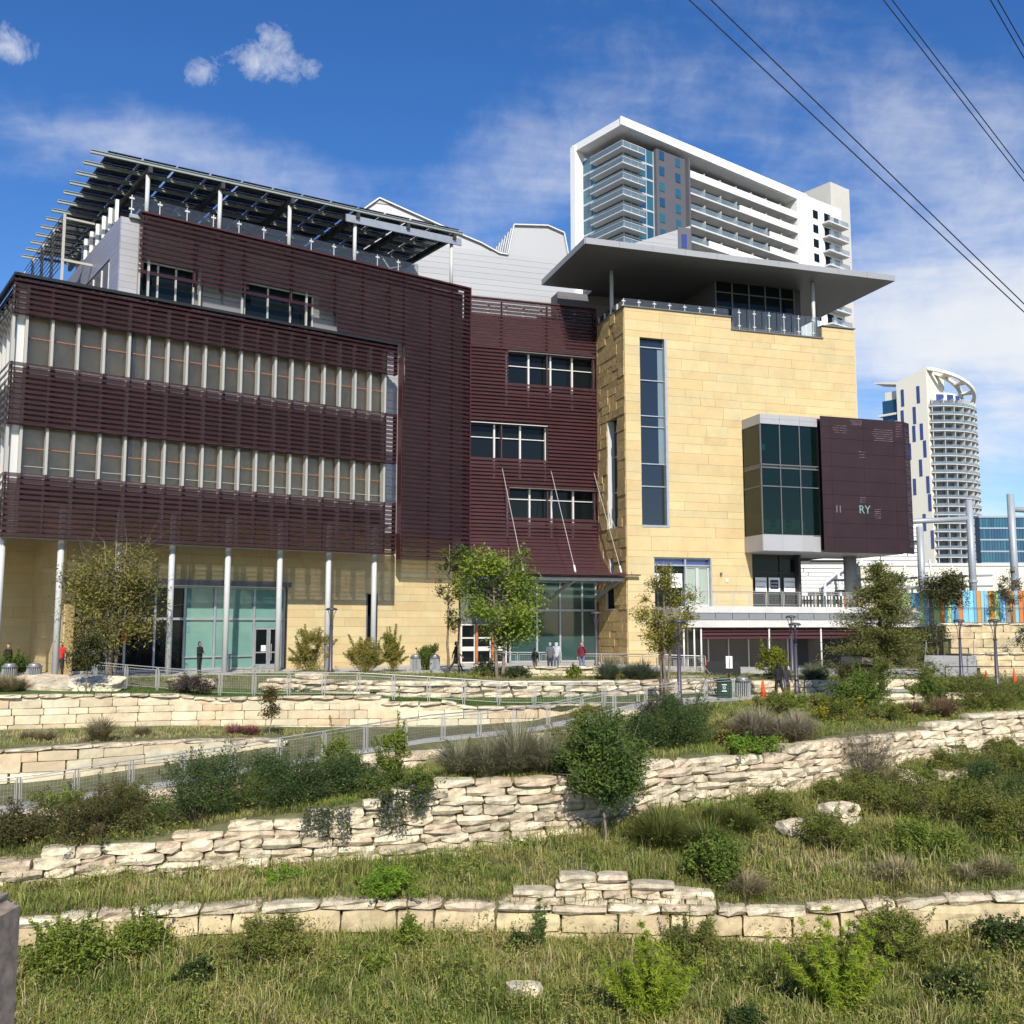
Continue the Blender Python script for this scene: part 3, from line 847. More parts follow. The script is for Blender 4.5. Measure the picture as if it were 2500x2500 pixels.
fb('floor_slab', by, MB, CONCD, 19.0, 30.2, 1.5, 7.3, 13.5, 13.75)
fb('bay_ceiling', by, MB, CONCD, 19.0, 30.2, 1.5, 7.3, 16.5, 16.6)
fb('lamp_shade', by, MB, WHITEP, 19.35, 19.95, 6.0, 6.4, 15.0, 15.4)
shelf = G()
for k in range(3):
    shelf.fbox(19.05, 23.3, 5.6, 5.95, 8.95 + k * 0.42, 8.99 + k * 0.42)
for k in range(5):
    shelf.fbox(19.05 + k * 1.05, 19.1 + k * 1.05, 5.6, 5.95, 8.9, 10.0)
shelf.put('bookshelf', ALU, by, MB)
for k in range(3):
    u = 20.0 + k * 1.25
    G().tube([(u, -6.5, 9.1), (u, -6.5, 9.35)], [0.42, 0.5], 12).prism([(u - 0.45, 9.3), (u + 0.45, 9.3), (u + 0.35, 10.1), (u - 0.35, 10.1)], 'y', -6.1, -6.02).put('armchair', mat('teal_fabric', (0.05, 0.30, 0.32), 0.8), by, MB)
# maroon perforated sign wall in front of the bay
PANEL = mat('maroon_sign_panel', (0.024, 0.0095, 0.0125), 0.55, 0.1, noise=0.25, nscale=0.6, coord='World', bump=0.3, bscale=18)
sp = G().fbox(23.5, 31.2, 5.0, 7.6, 7.85, 17.2).put('sign_wall', PANEL, lib, MB)
us = [23.42, 24.25, 26.95, 29.55, 30.42]
zs = [7.72, 8.75, 9.75, 10.75, 11.75, 12.75, 13.75, 14.75, 15.75, 16.6, 17.34]
for c, d in zip(zs[:-1], zs[1:]):
    for a, b in zip(us[:-1], us[1:]):
        fb('sign_panel', sp, MB, PANEL, a + 0.006, b - 0.006, 8.0, 8.03, c + 0.008, d - 0.008)
    q = MB @ Matrix.Translation((30.43, -8.03, 0)) @ Matrix.Rotation(R(28), 4, 'Z')
    fb('sign_panel', sp, q, PANEL, 0, 1.0, -0.03, 0, c + 0.008, d - 0.008)
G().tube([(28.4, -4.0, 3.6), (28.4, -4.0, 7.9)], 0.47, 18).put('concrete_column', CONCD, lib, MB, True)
# ---- terrace slab
ter = G().fbox(11.7, 31.65, -5, 9.1, 3.45, 3.87).fbox(11.7, 31.65, 5.2, 8.95, 2.96, 3.45).fbox(11.7, 31.65, 5.2, 9.1, 2.5, 2.96).put('terrace_slab', CONC, lib, MB)
for i in range(16):
    u = 11.8 + i * 1.24
    fb('grey_panel', ter, MB, mat('grey_glass_panel', (0.20, 0.21, 0.22), 0.25), u, u + 1.19, 9.02, 9.05, 2.99, 3.42)
MR2 = side(MB, 31.65, -90)
fb('grey_panel', ter, MR2, mat('grey_glass_panel', (0, 0, 0)), -9.0, -5.0, 0.0, 0.03, 2.99, 3.42)
lw2 = G().fbox(12.0, 31.4, 5.1, 6.2, -0.9, 2.5).put('lower_storefront', mat('brown_grey_panel', (0.14, 0.125, 0.11), 0.5), lib, MB)
for i in range(8):
    u = 13.6 + i * 1.55
    fb('mullion', lw2, MB, ALU, u, u + 0.07, 6.2, 6.3, -0.9, 2.5)
    fb('pane', lw2, MB, mat('brown_glass', (0.10, 0.09, 0.08), 0.12), u + 0.1, u + 1.5, 6.2, 6.23, -0.5, 2.2)
fb('dark_opening', lw2, MB, DARKROOM, 21.6, 23.0, 6.31, 6.33, -0.9, 2.2)
fb('dark_opening', lw2, MB, DARKROOM, 24.3, 27.4, 6.31, 6.33, -0.9, 2.2)
for u in (12.0, 12.75, 13.25, 18.3, 22.3):
    G().tube([(u, -8.9, -1.0), (u, -8.9, 2.5)], 0.06, 8).put('slim_column', ALU, lib, MB, True)
lv = G().fbox(13.25, 25.2, 8.6, 8.7, 1.72, 2.45).put('louver_screen', MAROON_SOLID, lib, MB)
louver(lv, MB, MAROON_SOLID, 13.25, 25.2, 8.72, 1.72, 2.45, pitch=0.245)
# ---- roof over the terrace
rf = G().fbox(6.35, 31.5, -2.4, 6.5, 28.5, 28.9).fbox(10.5, 31.5, -9, -2.4, 28.5, 28.9).put('flat_roof', mat('roof_soffit', (0.17, 0.175, 0.18), 0.55, 0.15), lib, MB)
for i in range(10):
    a = 6.35 + i * 2.515
    fb('fascia_panel', rf, MB, mat('roof_fascia', (0.30, 0.31, 0.32), 0.5, 0.1, var=0.03), a + 0.008, a + 2.507, 6.5, 6.56, 28.5, 28.93)
MRL = side(MB, 6.35, 90)
for i in range(3):
    fb('fascia_panel', rf, MRL, mat('roof_fascia', (0, 0, 0)), -2.4 + i * 2.96, -2.4 + i * 2.96 + 2.95, 0, 0.06, 28.5, 28.93)
for u, o in ((10.15, 2.1), (25.7, 4.4), (31.0, -3)):
    G().tube([(u, -o, 23.4), (u, -o, 28.5)], 0.14, 12).put('roof_post', COLUMN, lib, MB, True)
for i in range(14):
    z = 23.4 + i * 0.37
    fb('dark_cladding', lib, MB, DKGREY, 8.0, 18.5, -3.6, -3.55, z, z + 0.36)
    fb('dark_cladding', lib, side(MB, 18.5, 90), DKGREY, -3.6, 2.4, 0, 0.05, z, z + 0.36)
G().fbox(8, 18.5, -9, -3.6, 23.3, 28.5).fbox(18.55, 26, -9, 2.3, 23.3, 28.5).put('penthouse', mat('penthouse_dark', (0.06, 0.06, 0.065), 0.6), lib, MB)
pg = G()
for u in (18.5, 19.9, 21.35, 22.76, 24.1, 25.3):
    pg.fbox(u - 0.05, u + 0.05, 2.4, 2.5, 23.4, 28.5)
for z in (25.0, 26.5, 27.65):
    pg.fbox(18.5, 25.4, 2.4, 2.48, z, z + 0.07)
pg = pg.put('penthouse_glazing', DKGREY, lib, MB)
for a, b in zip((18.5, 19.9, 21.35, 22.76, 24.1), (19.9, 21.35, 22.76, 24.1, 25.3)):
    for c, d in ((23.4, 25.0), (25.07, 26.5), (26.57, 27.65), (27.72, 28.5)):
        fb('pane', pg, MB, GLASSDK, a + 0.05, b - 0.05, 2.4, 2.43, c, d)
# terrace balustrades on the tower
G().fbox(9.7, 18.24, 4.75, 5.2, 24.86, 24.94).fbox(25.9, 28.8, 4.75, 5.2, 24.9, 24.98).fbox(18.2, 25.95, 4.8, 5.2, 23.93, 24.02).fbox(9.7, 10.0, -0.8, 5.0, 24.86, 24.94).put('coping', DKGREY, lib, MB)
for i in range(7):
    u = 9.95 + i * 1.2
    p = fb('glass_pane', lib, MB, BALGLASS, u + 0.03, u + 1.17, 4.6, 4.615, 24.95, 25.65)
    G().fbox(u - 0.02, u + 0.02, 4.62, 4.66, 24.9, 25.6).fbox(u - 0.13, u + 0.13, 4.62, 4.68, 25.05, 25.13).fbox(u - 0.13, u + 0.13, 4.62, 4.68, 25.38, 25.46).put('clamp', ALU, p, MB)
for i in range(6):
    u = 18.4 + i * 1.25
    p = fb('glass_pane', lib, MB, BALGLASS, u + 0.03, u + 1.22, 4.9, 4.915, 24.05, 25.6)
    G().fbox(u + 0.58, u + 0.62, 4.92, 4.96, 24.0, 25.6).fbox(u + 0.48, u + 0.72, 4.92, 4.98, 24.3, 24.38).fbox(u + 0.48, u + 0.72, 4.92, 4.98, 25.3, 25.38).put('clamp', ALU, p, MB)
for i in range(5):
    u = 4.5 - i * 1.15
    p = fb('glass_pane', lib, ML, BALGLASS, u - 1.12, u - 0.03, -0.3, -0.285, 24.95, 25.65)
    fb('clamp', p, ML, ALU, u - 0.1, u, -0.28, -0.2, 24.95, 25.6)

# ================================================================ TEXT
def text(parent, M, s, size, m, name='lettering', depth=0.004, align='CENTER', spacing=1.0):
    cu = bpy.data.curves.new('txt', 'FONT'); cu.body = s; cu.size = size; cu.align_x = align; cu.align_y = 'CENTER'
    cu.extrude = depth; cu.space_character = spacing; cu.space_line = 1.25
    t = bpy.data.objects.new('txt', cu); COL.objects.link(t)
    bpy.context.view_layer.update()
    me = bpy.data.meshes.new_from_object(t.evaluated_get(bpy.context.evaluated_depsgraph_get()))
    bpy.data.objects.remove(t)
    me.materials.clear(); me.materials.append(m)
    return mobj(name, me, m, parent, M)
def facetext(parent, M, u, o, z, s, size, m, **k):
    return text(parent, M @ Matrix.Translation((u, -o, z)) @ Matrix.Rotation(R(90), 4, 'X'), s, size, m, **k)
INK = mat('poster_ink', (0.015, 0.018, 0.03), 0.6)
def poster(label, u, o, z, w_, h, kind):
    e = empty('poster', label, 'poster', Bw(u, o, z - h / 2), group='posters in the café and terrace windows')
    fb('sheet', e, MB, WHITEP, u - w_ / 2, u + w_ / 2, o, o + 0.012, z - h / 2, z + h / 2)
    if kind == 'soon':
        facetext(e, MB, u, o + 0.016, z + h * 0.2, 'COMING', w_ * 0.215, INK, spacing=1.15)
        facetext(e, MB, u, o + 0.016, z - h * 0.2, 'SOON', w_ * 0.215, INK, spacing=1.3)
    else:
        fb('dark_field', e, MB, INK, u - w_ * 0.36, u + w_ * 0.36, o + 0.012, o + 0.018, z - h * 0.33, z + h * 0.33)
        facetext(e, MB, u, o + 0.022, z + h * 0.1, 'COOK', w_ * 0.2, WHITEP, spacing=1.1)
        facetext(e, MB, u, o + 0.022, z - h * 0.14, 'BOOK', w_ * 0.2, WHITEP, spacing=1.1)
poster('white COMING SOON poster on dark storefront, left of the dark centred poster', 20.62, 4.26, 5.55, 0.92, 1.0, 'soon')
poster('white poster with dark COOK BOOK square in the middle of the storefront', 21.72, 4.26, 5.55, 0.92, 1.0, 'cook')
poster('white COMING SOON poster on dark storefront, right of the dark centred poster', 22.98, 4.26, 5.55, 0.92, 1.0, 'soon')
poster('white COMING SOON poster in the window left of the terrace door', 13.62, 4.73, 5.72, 0.95, 0.98, 'soon')
poster('white poster half hidden by the yellowing tree, farther left in the terrace window', 12.45, 4.73, 5.72, 0.95, 0.98, 'soon')
TEALP = mat('teal_letter', (0.16, 0.30, 0.27), 0.5)
PALEL = mat('pale_letter', (0.15, 0.11, 0.115), 0.6)
facetext(sp, MB, 26.85, 8.035, 10.75, 'RY', 0.82, TEALP)
for u in (24.5, 24.78):
    fb('lettering', sp, MB, PALEL, u, u + 0.09, 8.03, 8.036, 10.5, 11.0)
# lines of small unreadable cut-out print on the sign wall
pr = random.Random(3)
g = G()
def prints(u0, u1, z0, z1, n):
    for i in range(n):
        z = z1 - (z1 - z0) * i / max(1, n - 1); u = u0 + pr.uniform(0, 0.3) * (u1 - u0)
        while u < u1:
            l = pr.uniform(0.04, 0.22)
            g.fbox(u, min(u + l, u1), 8.03, 8.034, z, z + pr.uniform(0.02, 0.05)); u += l + pr.uniform(0.03, 0.08)
prints(25.8, 26.9, 16.85, 17.15, 4); prints(27.3, 29.5, 15.8, 16.6, 6); prints(24.3, 25.6, 16.2, 16.7, 4); prints(26.4, 27.1, 14.5, 14.9, 3); prints(26.4, 27.0, 11.3, 11.6, 3); prints(27.6, 28.2, 10.2, 10.8, 5); prints(29.7, 30.3, 16.2, 17.1, 6)
g.put('small_print', PALEL, sp, MB)
g = G(); 
for i in range(70):
    z = 8.2 + i * 0.125 + pr.uniform(0, 0.05); u = 0.12 + pr.uniform(0, 0.3)
    while u < 0.9 and pr.random() < 0.85:
        l = pr.uniform(0.04, 0.25); g.fbox(u, min(u + l, 0.92), 0.0, 0.004, z, z + 0.035); u += l + 0.05
g.put('small_print', PALEL, sp, MB @ Matrix.Translation((30.43, -8.03, 0)) @ Matrix.Rotation(R(28), 4, 'Z'))
# ================================================================ WHITE HIGH-RISE
MH = frame(23.07, 200.0, 53)
def Hw(u, o, z): return MH @ Vector((u, -o, z))
hr = empty('apartment_tower', 'tall white framed apartment tower with corner balconies behind the library', 'building', Hw(0, 0, 0))
hb = G().fbox(20.4, 62, -16, -3.2, 2, 104.5).fbox(11.2, 20.4, -16, -1.2, 2, 105.4).fbox(2.2, 11.2, -15, -2.2, 2, 105)
hb = hb.put('tower_body', HRGREY, hr, MH)
G().prism([(-0.2, 106.9), (-0.2, 108.7), (62.5, 108.2), (62.5, 106.0)], 'y', 0, 0.4).put('roof_fascia', WHITEP, hr, MH)
G().prism([(0, 106.9), (0, 108.5), (62.5, 108.0), (62.5, 105.8)], 'y', 0.4, 16.2).put('roof_slab', WHITEP, hr, MH)
G().fbox(-0.3, 2.3, -16.4, -14.8, 2, 108.0).put('end_wall', WHITEP, hr, MH)
G().fbox(20.2, 20.7, -3.2, -0.1, 2, 105.5).put('fin_wall', HRGREY, hr, MH)
# small windows in the grey wall
for i in range(14):
    for u in (12.1, 17.1):
        z = 103.2 - i * 3.55 - (0.2 if u > 15 else 0)
        fb('window', hr, MH, HRGLASS, u, u + 1.5, -1.2, -1.1, z, z + 2.0)
# glazed corner: panes per storey
for i in range(11):
    z1 = 104.9 - i * 3.5; z0 = z1 - 3.1
    fr = G().fbox(2.2, 11.2, -2.2, -2.0, z0 - 0.4, z0).fbox(2.0, 2.2, -15, -2.0, z0 - 0.4, z0)
    for u in (2.2, 4.4, 6.6, 8.9, 11.1):
        fr.fbox(u - 0.08, u + 0.08, -2.2, -2.0, z0, z1)
    fr = fr.put('curtain_wall', mat('tower_mullion', (0.45, 0.48, 0.50), 0.5), hr, MH)
    for a, b in ((2.2, 4.4), (4.4, 6.6), (6.6, 8.9), (8.9, 11.1)):
        fb('pane', fr, MH, HRGLASS, a + 0.08, b - 0.08, -2.15, -2.1, z0, z1)
    for a, b in ((-14.9, -11.8), (-11.8, -8.6), (-8.6, -5.4), (-5.4, -2.2)):
        bx('pane', fr, MH, HRGLASS, 2.05, 2.12, -b + 0.08, -a - 0.08, z0, z1)
    # corner balcony
    zb = 102.4 - i * 3.5
    b = G().prism([(0.2, 0.2), (6.8, 0.2), (6.8, 2.2), (2.2, 2.2), (2.2, 10.4), (0.2, 10.4)], 'z', zb - 0.2, zb).put('balcony', HRCONC, hr, MH)
    fb('glass_rail', b, MH, HRBAL, 0.25, 6.75, -0.27, -0.22, zb + 0.02, zb + 1.15)
    bx('glass_rail', b, MH, HRBAL, 0.22, 0.27, 0.3, 10.35, zb + 0.02, zb + 1.15)
    fb('hand_rail', b, MH, HRCONC, 0.2, 6.8, -0.3, -0.2, zb + 1.15, zb + 1.25)
    bx('hand_rail', b, MH, HRCONC, 0.2, 0.3, 0.3, 10.4, zb + 1.15, zb + 1.25)
# long balconies
pr = random.Random(5)
for i in range(12):
    zb = 101.4 - i * 3.72
    b = G().fbox(20.7, 58.5, -3.2, -0.15, zb - 0.35, zb)
    b = b.put('balcony', HRCONC, hr, MH)
    for k in range(7):
        u = 20.9 + k * 5.4
        fb('divider', b, MH, HRBEIGE, u, u + 0.12, -3.2, -1.0, zb, zb + 2.4)
    cut = 20.7 if i == 0 else 20.7 + (16.4 if i == 1 else 27 if i in (2, 3) else 5.6 if i == 4 else 20)
    if cut > 21:
        fb('glass_rail', b, MH, HRBAL, 20.75, cut, -0.2, -0.15, zb, zb + 1.15)
    fb('parapet', b, MH, WHITEP, cut, 58.5, -0.2, 0.0, zb - 0.4, zb + 1.25)
    for k in range(14):
        u = 21.1 + k * 2.7
        fb('window', b, MH, HRGLASS, u, u + 2.5, -3.18, -3.1, zb + 0.05, zb + 2.9)
G().fbox(58.5, 76.4, -16, -0.05, 2, 107.9).put('white_wing', WHITEP, hr, MH)
for i in range(13):
    z = 102.8 - i * 3.72
    fb('window', hr, MH, GLASSDK, 64.6, 66.6, -0.05, 0.02, z, z + 2.1)
    fb('window', hr, MH, GLASSDK, 69.2, 71.6, -0.05, 0.02, z - 0.3, z + 2.4)
    fb('window', hr, MH, GLASSDK, 73.2, 75.2, -0.05, 0.02, z - 0.3, z + 2.2)
    b = fb('balcony', hr, MH, HRCONC, 68.2, 76.6, 0.02, 2.0, z - 0.75, z - 0.4)
    fb('glass_rail', b, MH, HRBAL, 68.25, 76.55, 1.9, 1.95, z - 0.4, z + 0.8)
G().fbox(76.6, 84.8, -12, -3, 2, 116.5).put('stair_tower', HRBEIGE, hr, MH)
G().fbox(62.5, 74, -12, -4, 108, 110.3).put('roof_plant_room', HRGREY, hr, MH)

# ================================================================ CURVED HIGH-RISE
MK = frame(160.44, 380.0, 140)       # u runs towards the sharp corner, negative to the left
cv = empty('curved_tower', 'distant cream tower with curved white balconies and ring-shaped crown', 'building', (165, 385, 0))
G().prism([(0, 2), (0, 101.8), (-12.5, 97.7), (-12.5, 2)], 'y', 0.0, 14).put('cream_wall', HRCREAM, cv, MK)
wins = [(3.5, 94.7, 6.8), (10, 94.5, 6.8), (5.4, 86.8, 6.8), (10.4, 86.2, 6.6), (2.8, 79.8, 6.4), (5.9, 79.4, 6.4), (1.8, 73, 6.6), (8, 72.6, 6.4), (3.8, 65.8, 6.6), (1.2, 59, 6.6), (6.6, 58.6, 6.4), (0.8, 52, 6.6), (3.3, 44.6, 6.6), (0.4, 38, 7), (6, 37, 6)]
for u, z, h in wins:
    fb('window', cv, MK, BLUEWIN, -u - 0.62, -u + 0.62, 0.0, 0.12, z - h, z)
fb('glass_wing', cv, MK, HRGLASS, -19.5, -12.6, -6, -1.5, 2, 91.5)
for i in range(5):
    b = fb('wing_balcony', cv, MK, HRCREAM, -21, -12.6, -6, -0.4, 86.0 - i * 3.4 - 0.8, 86.0 - i * 3.4)
fb('wing_top', cv, MK, HRCREAM, -18.5, -12.6, -7, -2, 91.5, 95)
G().prism([(-12.5, 97.2), (-22.5, 99.3), (-22.5, 99.8), (-12.5, 98.2)], 'y', 1.0, 9).put('wing_roof', HRCREAM, cv, MK)
# plan curve of the balcony front
ctr = Vector((166.5, 399.0)); RAD = 19.8
def arc(t, r): return (ctr.x + r * math.sin(t), ctr.y - r * math.cos(t))
T_A, T_B = -0.28, 1.75
ts = [T_A + (T_B - T_A) * i / 22 for i in range(23)]
def arcslab(r0, r1, z0, z1, tt=ts):
    g = G(); P = [arc(t, r1) for t in tt] + [arc(t, r0) for t in reversed(tt)]
    return g.prism(P, 'z', z0, z1)
arcslab(2, RAD - 2.6, 2, 88).put('core_wall', mat('tower_recess', (0.34, 0.34, 0.33), 0.7), cv)
for i in range(25):
    z = 86.3 - i * 3.25
    if z < 8: break
    g = arcslab(RAD - 2.7, RAD, z - 0.25, z)
    for k in range(9):
        t = T_A + 0.06 + k * 0.22
        a = arc(t, RAD - 2.6); b_ = arc(t, RAD - 0.3)
        n = len(g.v); dx = 0.12
        g.bar((a[0], a[1], z + 1.45), (b_[0], b_[1], z + 1.45), 0.2, 2.9)
    bo = g.put('balcony', HRCONC, cv)
    arcslab(RAD - 0.12, RAD - 0.04, z, z + 1.05).put('glass_rail', HRBAL, bo)
    arcslab(RAD - 2.7, RAD - 2.55, z + 0.1, z + 2.6).put('window_band', mat('tower_dim_glass', (0.14, 0.15, 0.16), 0.2), bo)
arcslab(4, RAD - 5.0, 88, 92.5).put('penthouse', HRCREAM, cv)
for k in range(5):
    t = -0.05 + k * 0.3
    arcslab(RAD - 5.0, RAD - 4.8, 88.3, 91.8, [t, t + 0.1, t + 0.2]).put('window', BLUEWIN, cv)
def cz(t): return 101.7 - 12.5 * max(0.0, (t - T_A) / (T_B - T_A)) ** 1.15
def slopering(r0, r1, h):
    g = G()
    for t in ts:
        for r, dz in ((r0, -h), (r1, -h), (r1, 0), (r0, 0)):
            p = arc(t, r); g.v.append((p[0], p[1], cz(t) + dz))
    for i in range(len(ts) - 1):
        for j in range(4):
            g.f.append((i * 4 + j, i * 4 + (j + 1) % 4, i * 4 + 4 + (j + 1) % 4, i * 4 + 4 + j))
    return g
slopering(RAD - 1.3, RAD, 1.2).put('crown_ring', HRCREAM, cv)
slopering(RAD - 6.0, RAD - 4.6, 1.2).put('crown_inner_ring', HRCREAM, cv)
for k in range(5):
    t = T_A + 0.05 + k * 0.42
    a = arc(t, RAD - 5.3); b_ = arc(t, RAD - 0.6)
    G().bar((a[0], a[1], cz(t) - 0.5), (b_[0], b_[1], cz(t) - 0.5), 3.4, 0.8).put('crown_rib', HRCREAM, cv)

# ================================================================ GLASS OFFICE BLOCK
ob = empty('glass_office_block', 'low distant office block with blue glass curtain wall at the right edge', 'building', (150, 300, 0))
fr = G()
for i in range(10):
    fr.box(140.5, 190, 299.7, 300, 3 + i * 3.5, 3.45 + i * 3.5)
fr.box(140.3, 190.2, 299.6, 303, 34.4, 35.0)
fr = fr.put('spandrels', mat('office_frame', (0.30, 0.34, 0.38), 0.5), ob)
G().box(140.6, 190, 300.2, 303, 0, 34.4).put('office_core', mat('office_core', (0.05, 0.08, 0.11), 0.5), ob)
for i in range(9):
    for k in range(24):
        bx('pane', fr, I4, HRGLASS, 140.7 + k * 0.85, 141.45 + k * 0.85, 299.9, 300.1, 3.45 + i * 3.5, 6.5 + i * 3.5)

# ================================================================ PALE LOUVRED BUILDING UNDER THE BAY
pb = empty('pale_strip_building', 'white building clad in uneven horizontal strips seen under the glass bay', 'building', (36, 112, 0))
G().box(24, 46, 112, 124, 0, 14).put('core', mat('strip_core', (0.10, 0.10, 0.10), 0.7), pb)
pr = random.Random(11)
for i in range(30):
    z = 1.0 + i * 0.44
    x = 24.0
    while x < 45.5:
        l = pr.uniform(3, 8)
        if pr.random() > 0.09:
            bx('strip', pb, I4, WHITEP, x, min(x + l - 0.1, 46), 111.8 + pr.uniform(-0.15, 0.1), 111.99, z, z + 0.36)
        x += l
for i in range(9):
    x = 26 + i * 2.1 + pr.uniform(-0.6, 0.6); z = pr.uniform(4, 9)
    G().tube([(x, 111.2, 3), (x + pr.uniform(-1, 1), 111.0, z), (x + pr.uniform(-1.5, 2.5), 111.0, z + 1.5)], 0.16, 8).put('pipe', WHITEP, pb)
# neighbouring low block at the far left, behind the screen
nb = empty('neighbour_roof', 'pale flat-roofed block just visible behind the left end of the screens', 'building', (-45, 78, 0))
G().box(-60, -33.5, 78, 96, 0, 24.2).put('wall', mat('neighbour_wall', (0.20, 0.20, 0.20), 0.8), nb)
G().box(-60.5, -33.3, 77.6, 96.4, 24.2, 25.2).put('parapet', HRCONC, nb)
# ================================================================ OVERHEAD WIRES
WIRE = mat('black_cable', (0.012, 0.012, 0.015), 0.6)
def wire(label, p, q, Y0, Y1, r, sag):
    def at(px, py, Y):
        a = (px - 1250) / 2446; b = -(py - 1250) / 2446; t = R(6.35)
        d = Vector((a, math.cos(t) - b * math.sin(t), math.sin(t) + b * math.cos(t)))
        return Vector((0, 0, 2.75)) + d * (Y / d.y)
    A_, B_ = at(*p, Y0), at(*q, Y1)
    d = B_ - A_
    A_ = A_ - d * 0.9; B_ = B_ + d * 0.9
    pts = []
    for i in range(25):
        s = i / 24
        pts.append(A_ + (B_ - A_) * s + Vector((0, 0, -sag * 4 * s * (1 - s) + sag)))
    o = G().tube(pts, r, 6).put('power_line', WIRE)
    setlab(o, label, 'power line', 'power lines across the upper right sky', 'thing')
wire('lower cable of the long pair crossing toward the right edge', (1683, 0), (2500, 762), 26, 30, 0.018, 0.02)
wire('upper cable of the long pair crossing toward the right edge', (1736, 0), (2500, 742), 26, 30, 0.018, 0.02)
wire('lower cable of the short pair near the top right corner', (2157, 0), (2500, 442), 26, 29, 0.016, 0.01)
wire('upper cable of the short pair near the top right corner', (2178, 0), (2500, 422), 26, 29, 0.016, 0.01)
wire('lower cable cutting the top right corner of the sky', (2418, 0), (2500, 142), 26, 28, 0.015, 0.01)
wire('topmost cable cutting the very corner of the sky', (2436, 0), (2500, 112), 26, 28, 0.015, 0.01)
# ================================================================ TERRAIN
W1b = [(-40, 25.5, -5.7), (-12.62, 27, -5.74), (-8.24, 28, -5.75), (-3.51, 28.2, -5.6), (1.44, 28.2, -5.77), (6.43, 27.8, -5.85), (10.98, 27.5, -5.6), (13.38, 27.5, -5.3), (40, 27, -5.2)]
W1t = [(-40, 25.5, -4.83), (-12.67, 27, -4.83), (-8.35, 28, -4.82), (-5.62, 28.2, -4.70), (-2.06, 28.2, -4.73), (1.67, 28.2, -4.83), (7.43, 27.8, -4.76), (9.4, 27.6, -4.61), (11.71, 27.5, -4.40), (13.43, 27.5, -4.36), (40, 27, -4.3)]
W2b = [(-40, 28, -4.8), (-14.36, 29.5, -4.73), (-11.75, 30.2, -4.71), (-8.22, 31, -4.61), (-4.07, 31.5, -4.51), (-2.56, 32, -4.50), (0.06, 32.3, -4.05), (2.22, 32.7, -3.84), (6.28, 35, -3.33), (9.43, 36, -3.21), (11.69, 37.5, -3.1), (15.16, 40, -2.72), (21.54, 43, -2.64), (40, 46, -2.6)]
W2t = [(-40, 28, -4.2), (-14.6, 29.5, -4.10), (-13.54, 29.8, -3.94), (-12.71, 30, -3.68), (-9.93, 30.5, -3.58), (-8.82, 30.8, -3.23), (-8.11, 31, -3.13), (-6.33, 31.2, -3.02), (-4.51, 31.5, -2.65), (-2.1, 32, -2.19), (1.14, 32.5, -2.22), (4.06, 33.5, -1.88), (6.31, 35, -1.77), (9.06, 36, -1.75), (10.36, 37, -1.55), (13.2, 39, -1.37), (15.75, 40.5, -1.40), (18.07, 41.5, -1.24), (19.07, 42, -1.05), (21.63, 43, -1.03), (40, 46, -1.0)]
W3b = [(-40, 29.2, -4.1), (-15.88, 32, -3.79), (-13.37, 33.5, -3.35), (-10.47, 35, -3.11), (-7.72, 36.5, -2.98), (-3.43, 39, -2.73), (0.84, 42, -2.43), (5.43, 45.6, -1.61), (9.5, 48.0, -1.1), (12.1, 49.6, -1.0), (16, 50.4, -0.85), (24, 51.6, -0.7), (40, 53, -0.7)]
W3t = [(-40, 29.6, -3.9), (-16.42, 33, -3.36), (-13.78, 34.5, -3.04), (-10.87, 36.3, -2.79), (-8.06, 38, -2.48), (-3.62, 41, -2.03), (0.88, 44, -1.90), (5.61, 46.5, -1.23), (9.53, 48.5, -0.97), (12.09, 50, -0.97), (16, 50.6, -0.85), (24, 51.8, -0.7), (40, 53.2, -0.7)]
R1 = [(-40, 31.8, -3.9), (-18.4, 34.2, -3.4), (-16.2, 35.0, -3.25), (-13.1, 36.7, -2.95), (-10.4, 38.5, -2.72), (-3.6, 42.8, -2.02), (0.9, 45.6, -1.85), (3.6, 47.2, -1.45), (6, 49, -1.05), (9.5, 52.0, -0.98), (12.1, 53.0, -0.97), (24, 55.0, -0.7), (40, 56.5, -0.7)]
W4ab = [(-40, 33.6, -3.3), (-18.45, 36.85, -2.95), (-16.2, 37.85, -2.85), (-13.3, 40.15, -2.65), (-10.5, 42.45, -2.35), (-9.6, 42.65, -2.3), (-3.6, 44.75, -2.0), (0.9, 46.8, -1.76), (3.6, 47.7, -1.30), (6, 49.2, -1.04), (9.5, 52.2, -0.975), (12.1, 53.2, -0.965), (24, 55.2, -0.695), (40, 56.7, -0.695)]
W4at = [(-40, 33.7, -1.9), (-18.53, 37, -1.82), (-16.27, 38, -1.75), (-13.32, 40.3, -1.83), (-10.53, 42.6, -1.98), (-9.6, 42.8, -2.1), (-3.6, 44.9, -1.98), (0.9, 46.9, -1.73), (3.6, 47.8, -1.28), (6, 49.3, -1.03), (9.5, 52.3, -0.97), (12.1, 53.3, -0.96), (24, 55.3, -0.69), (40, 56.8, -0.69)]
W4bb = [(-40, 41, -1.9), (-22.2, 44, -1.8), (-15.4, 46.4, -1.85), (-9.34, 47.2, -2.0), (-2.6, 47.1, -1.95), (0.9, 47.2, -1.72), (3.6, 48.1, -1.25), (6, 49.6, -1.02), (9.5, 52.6, -0.96), (12.1, 53.6, -0.95), (24, 55.6, -0.68), (40, 57.1, -0.68)]
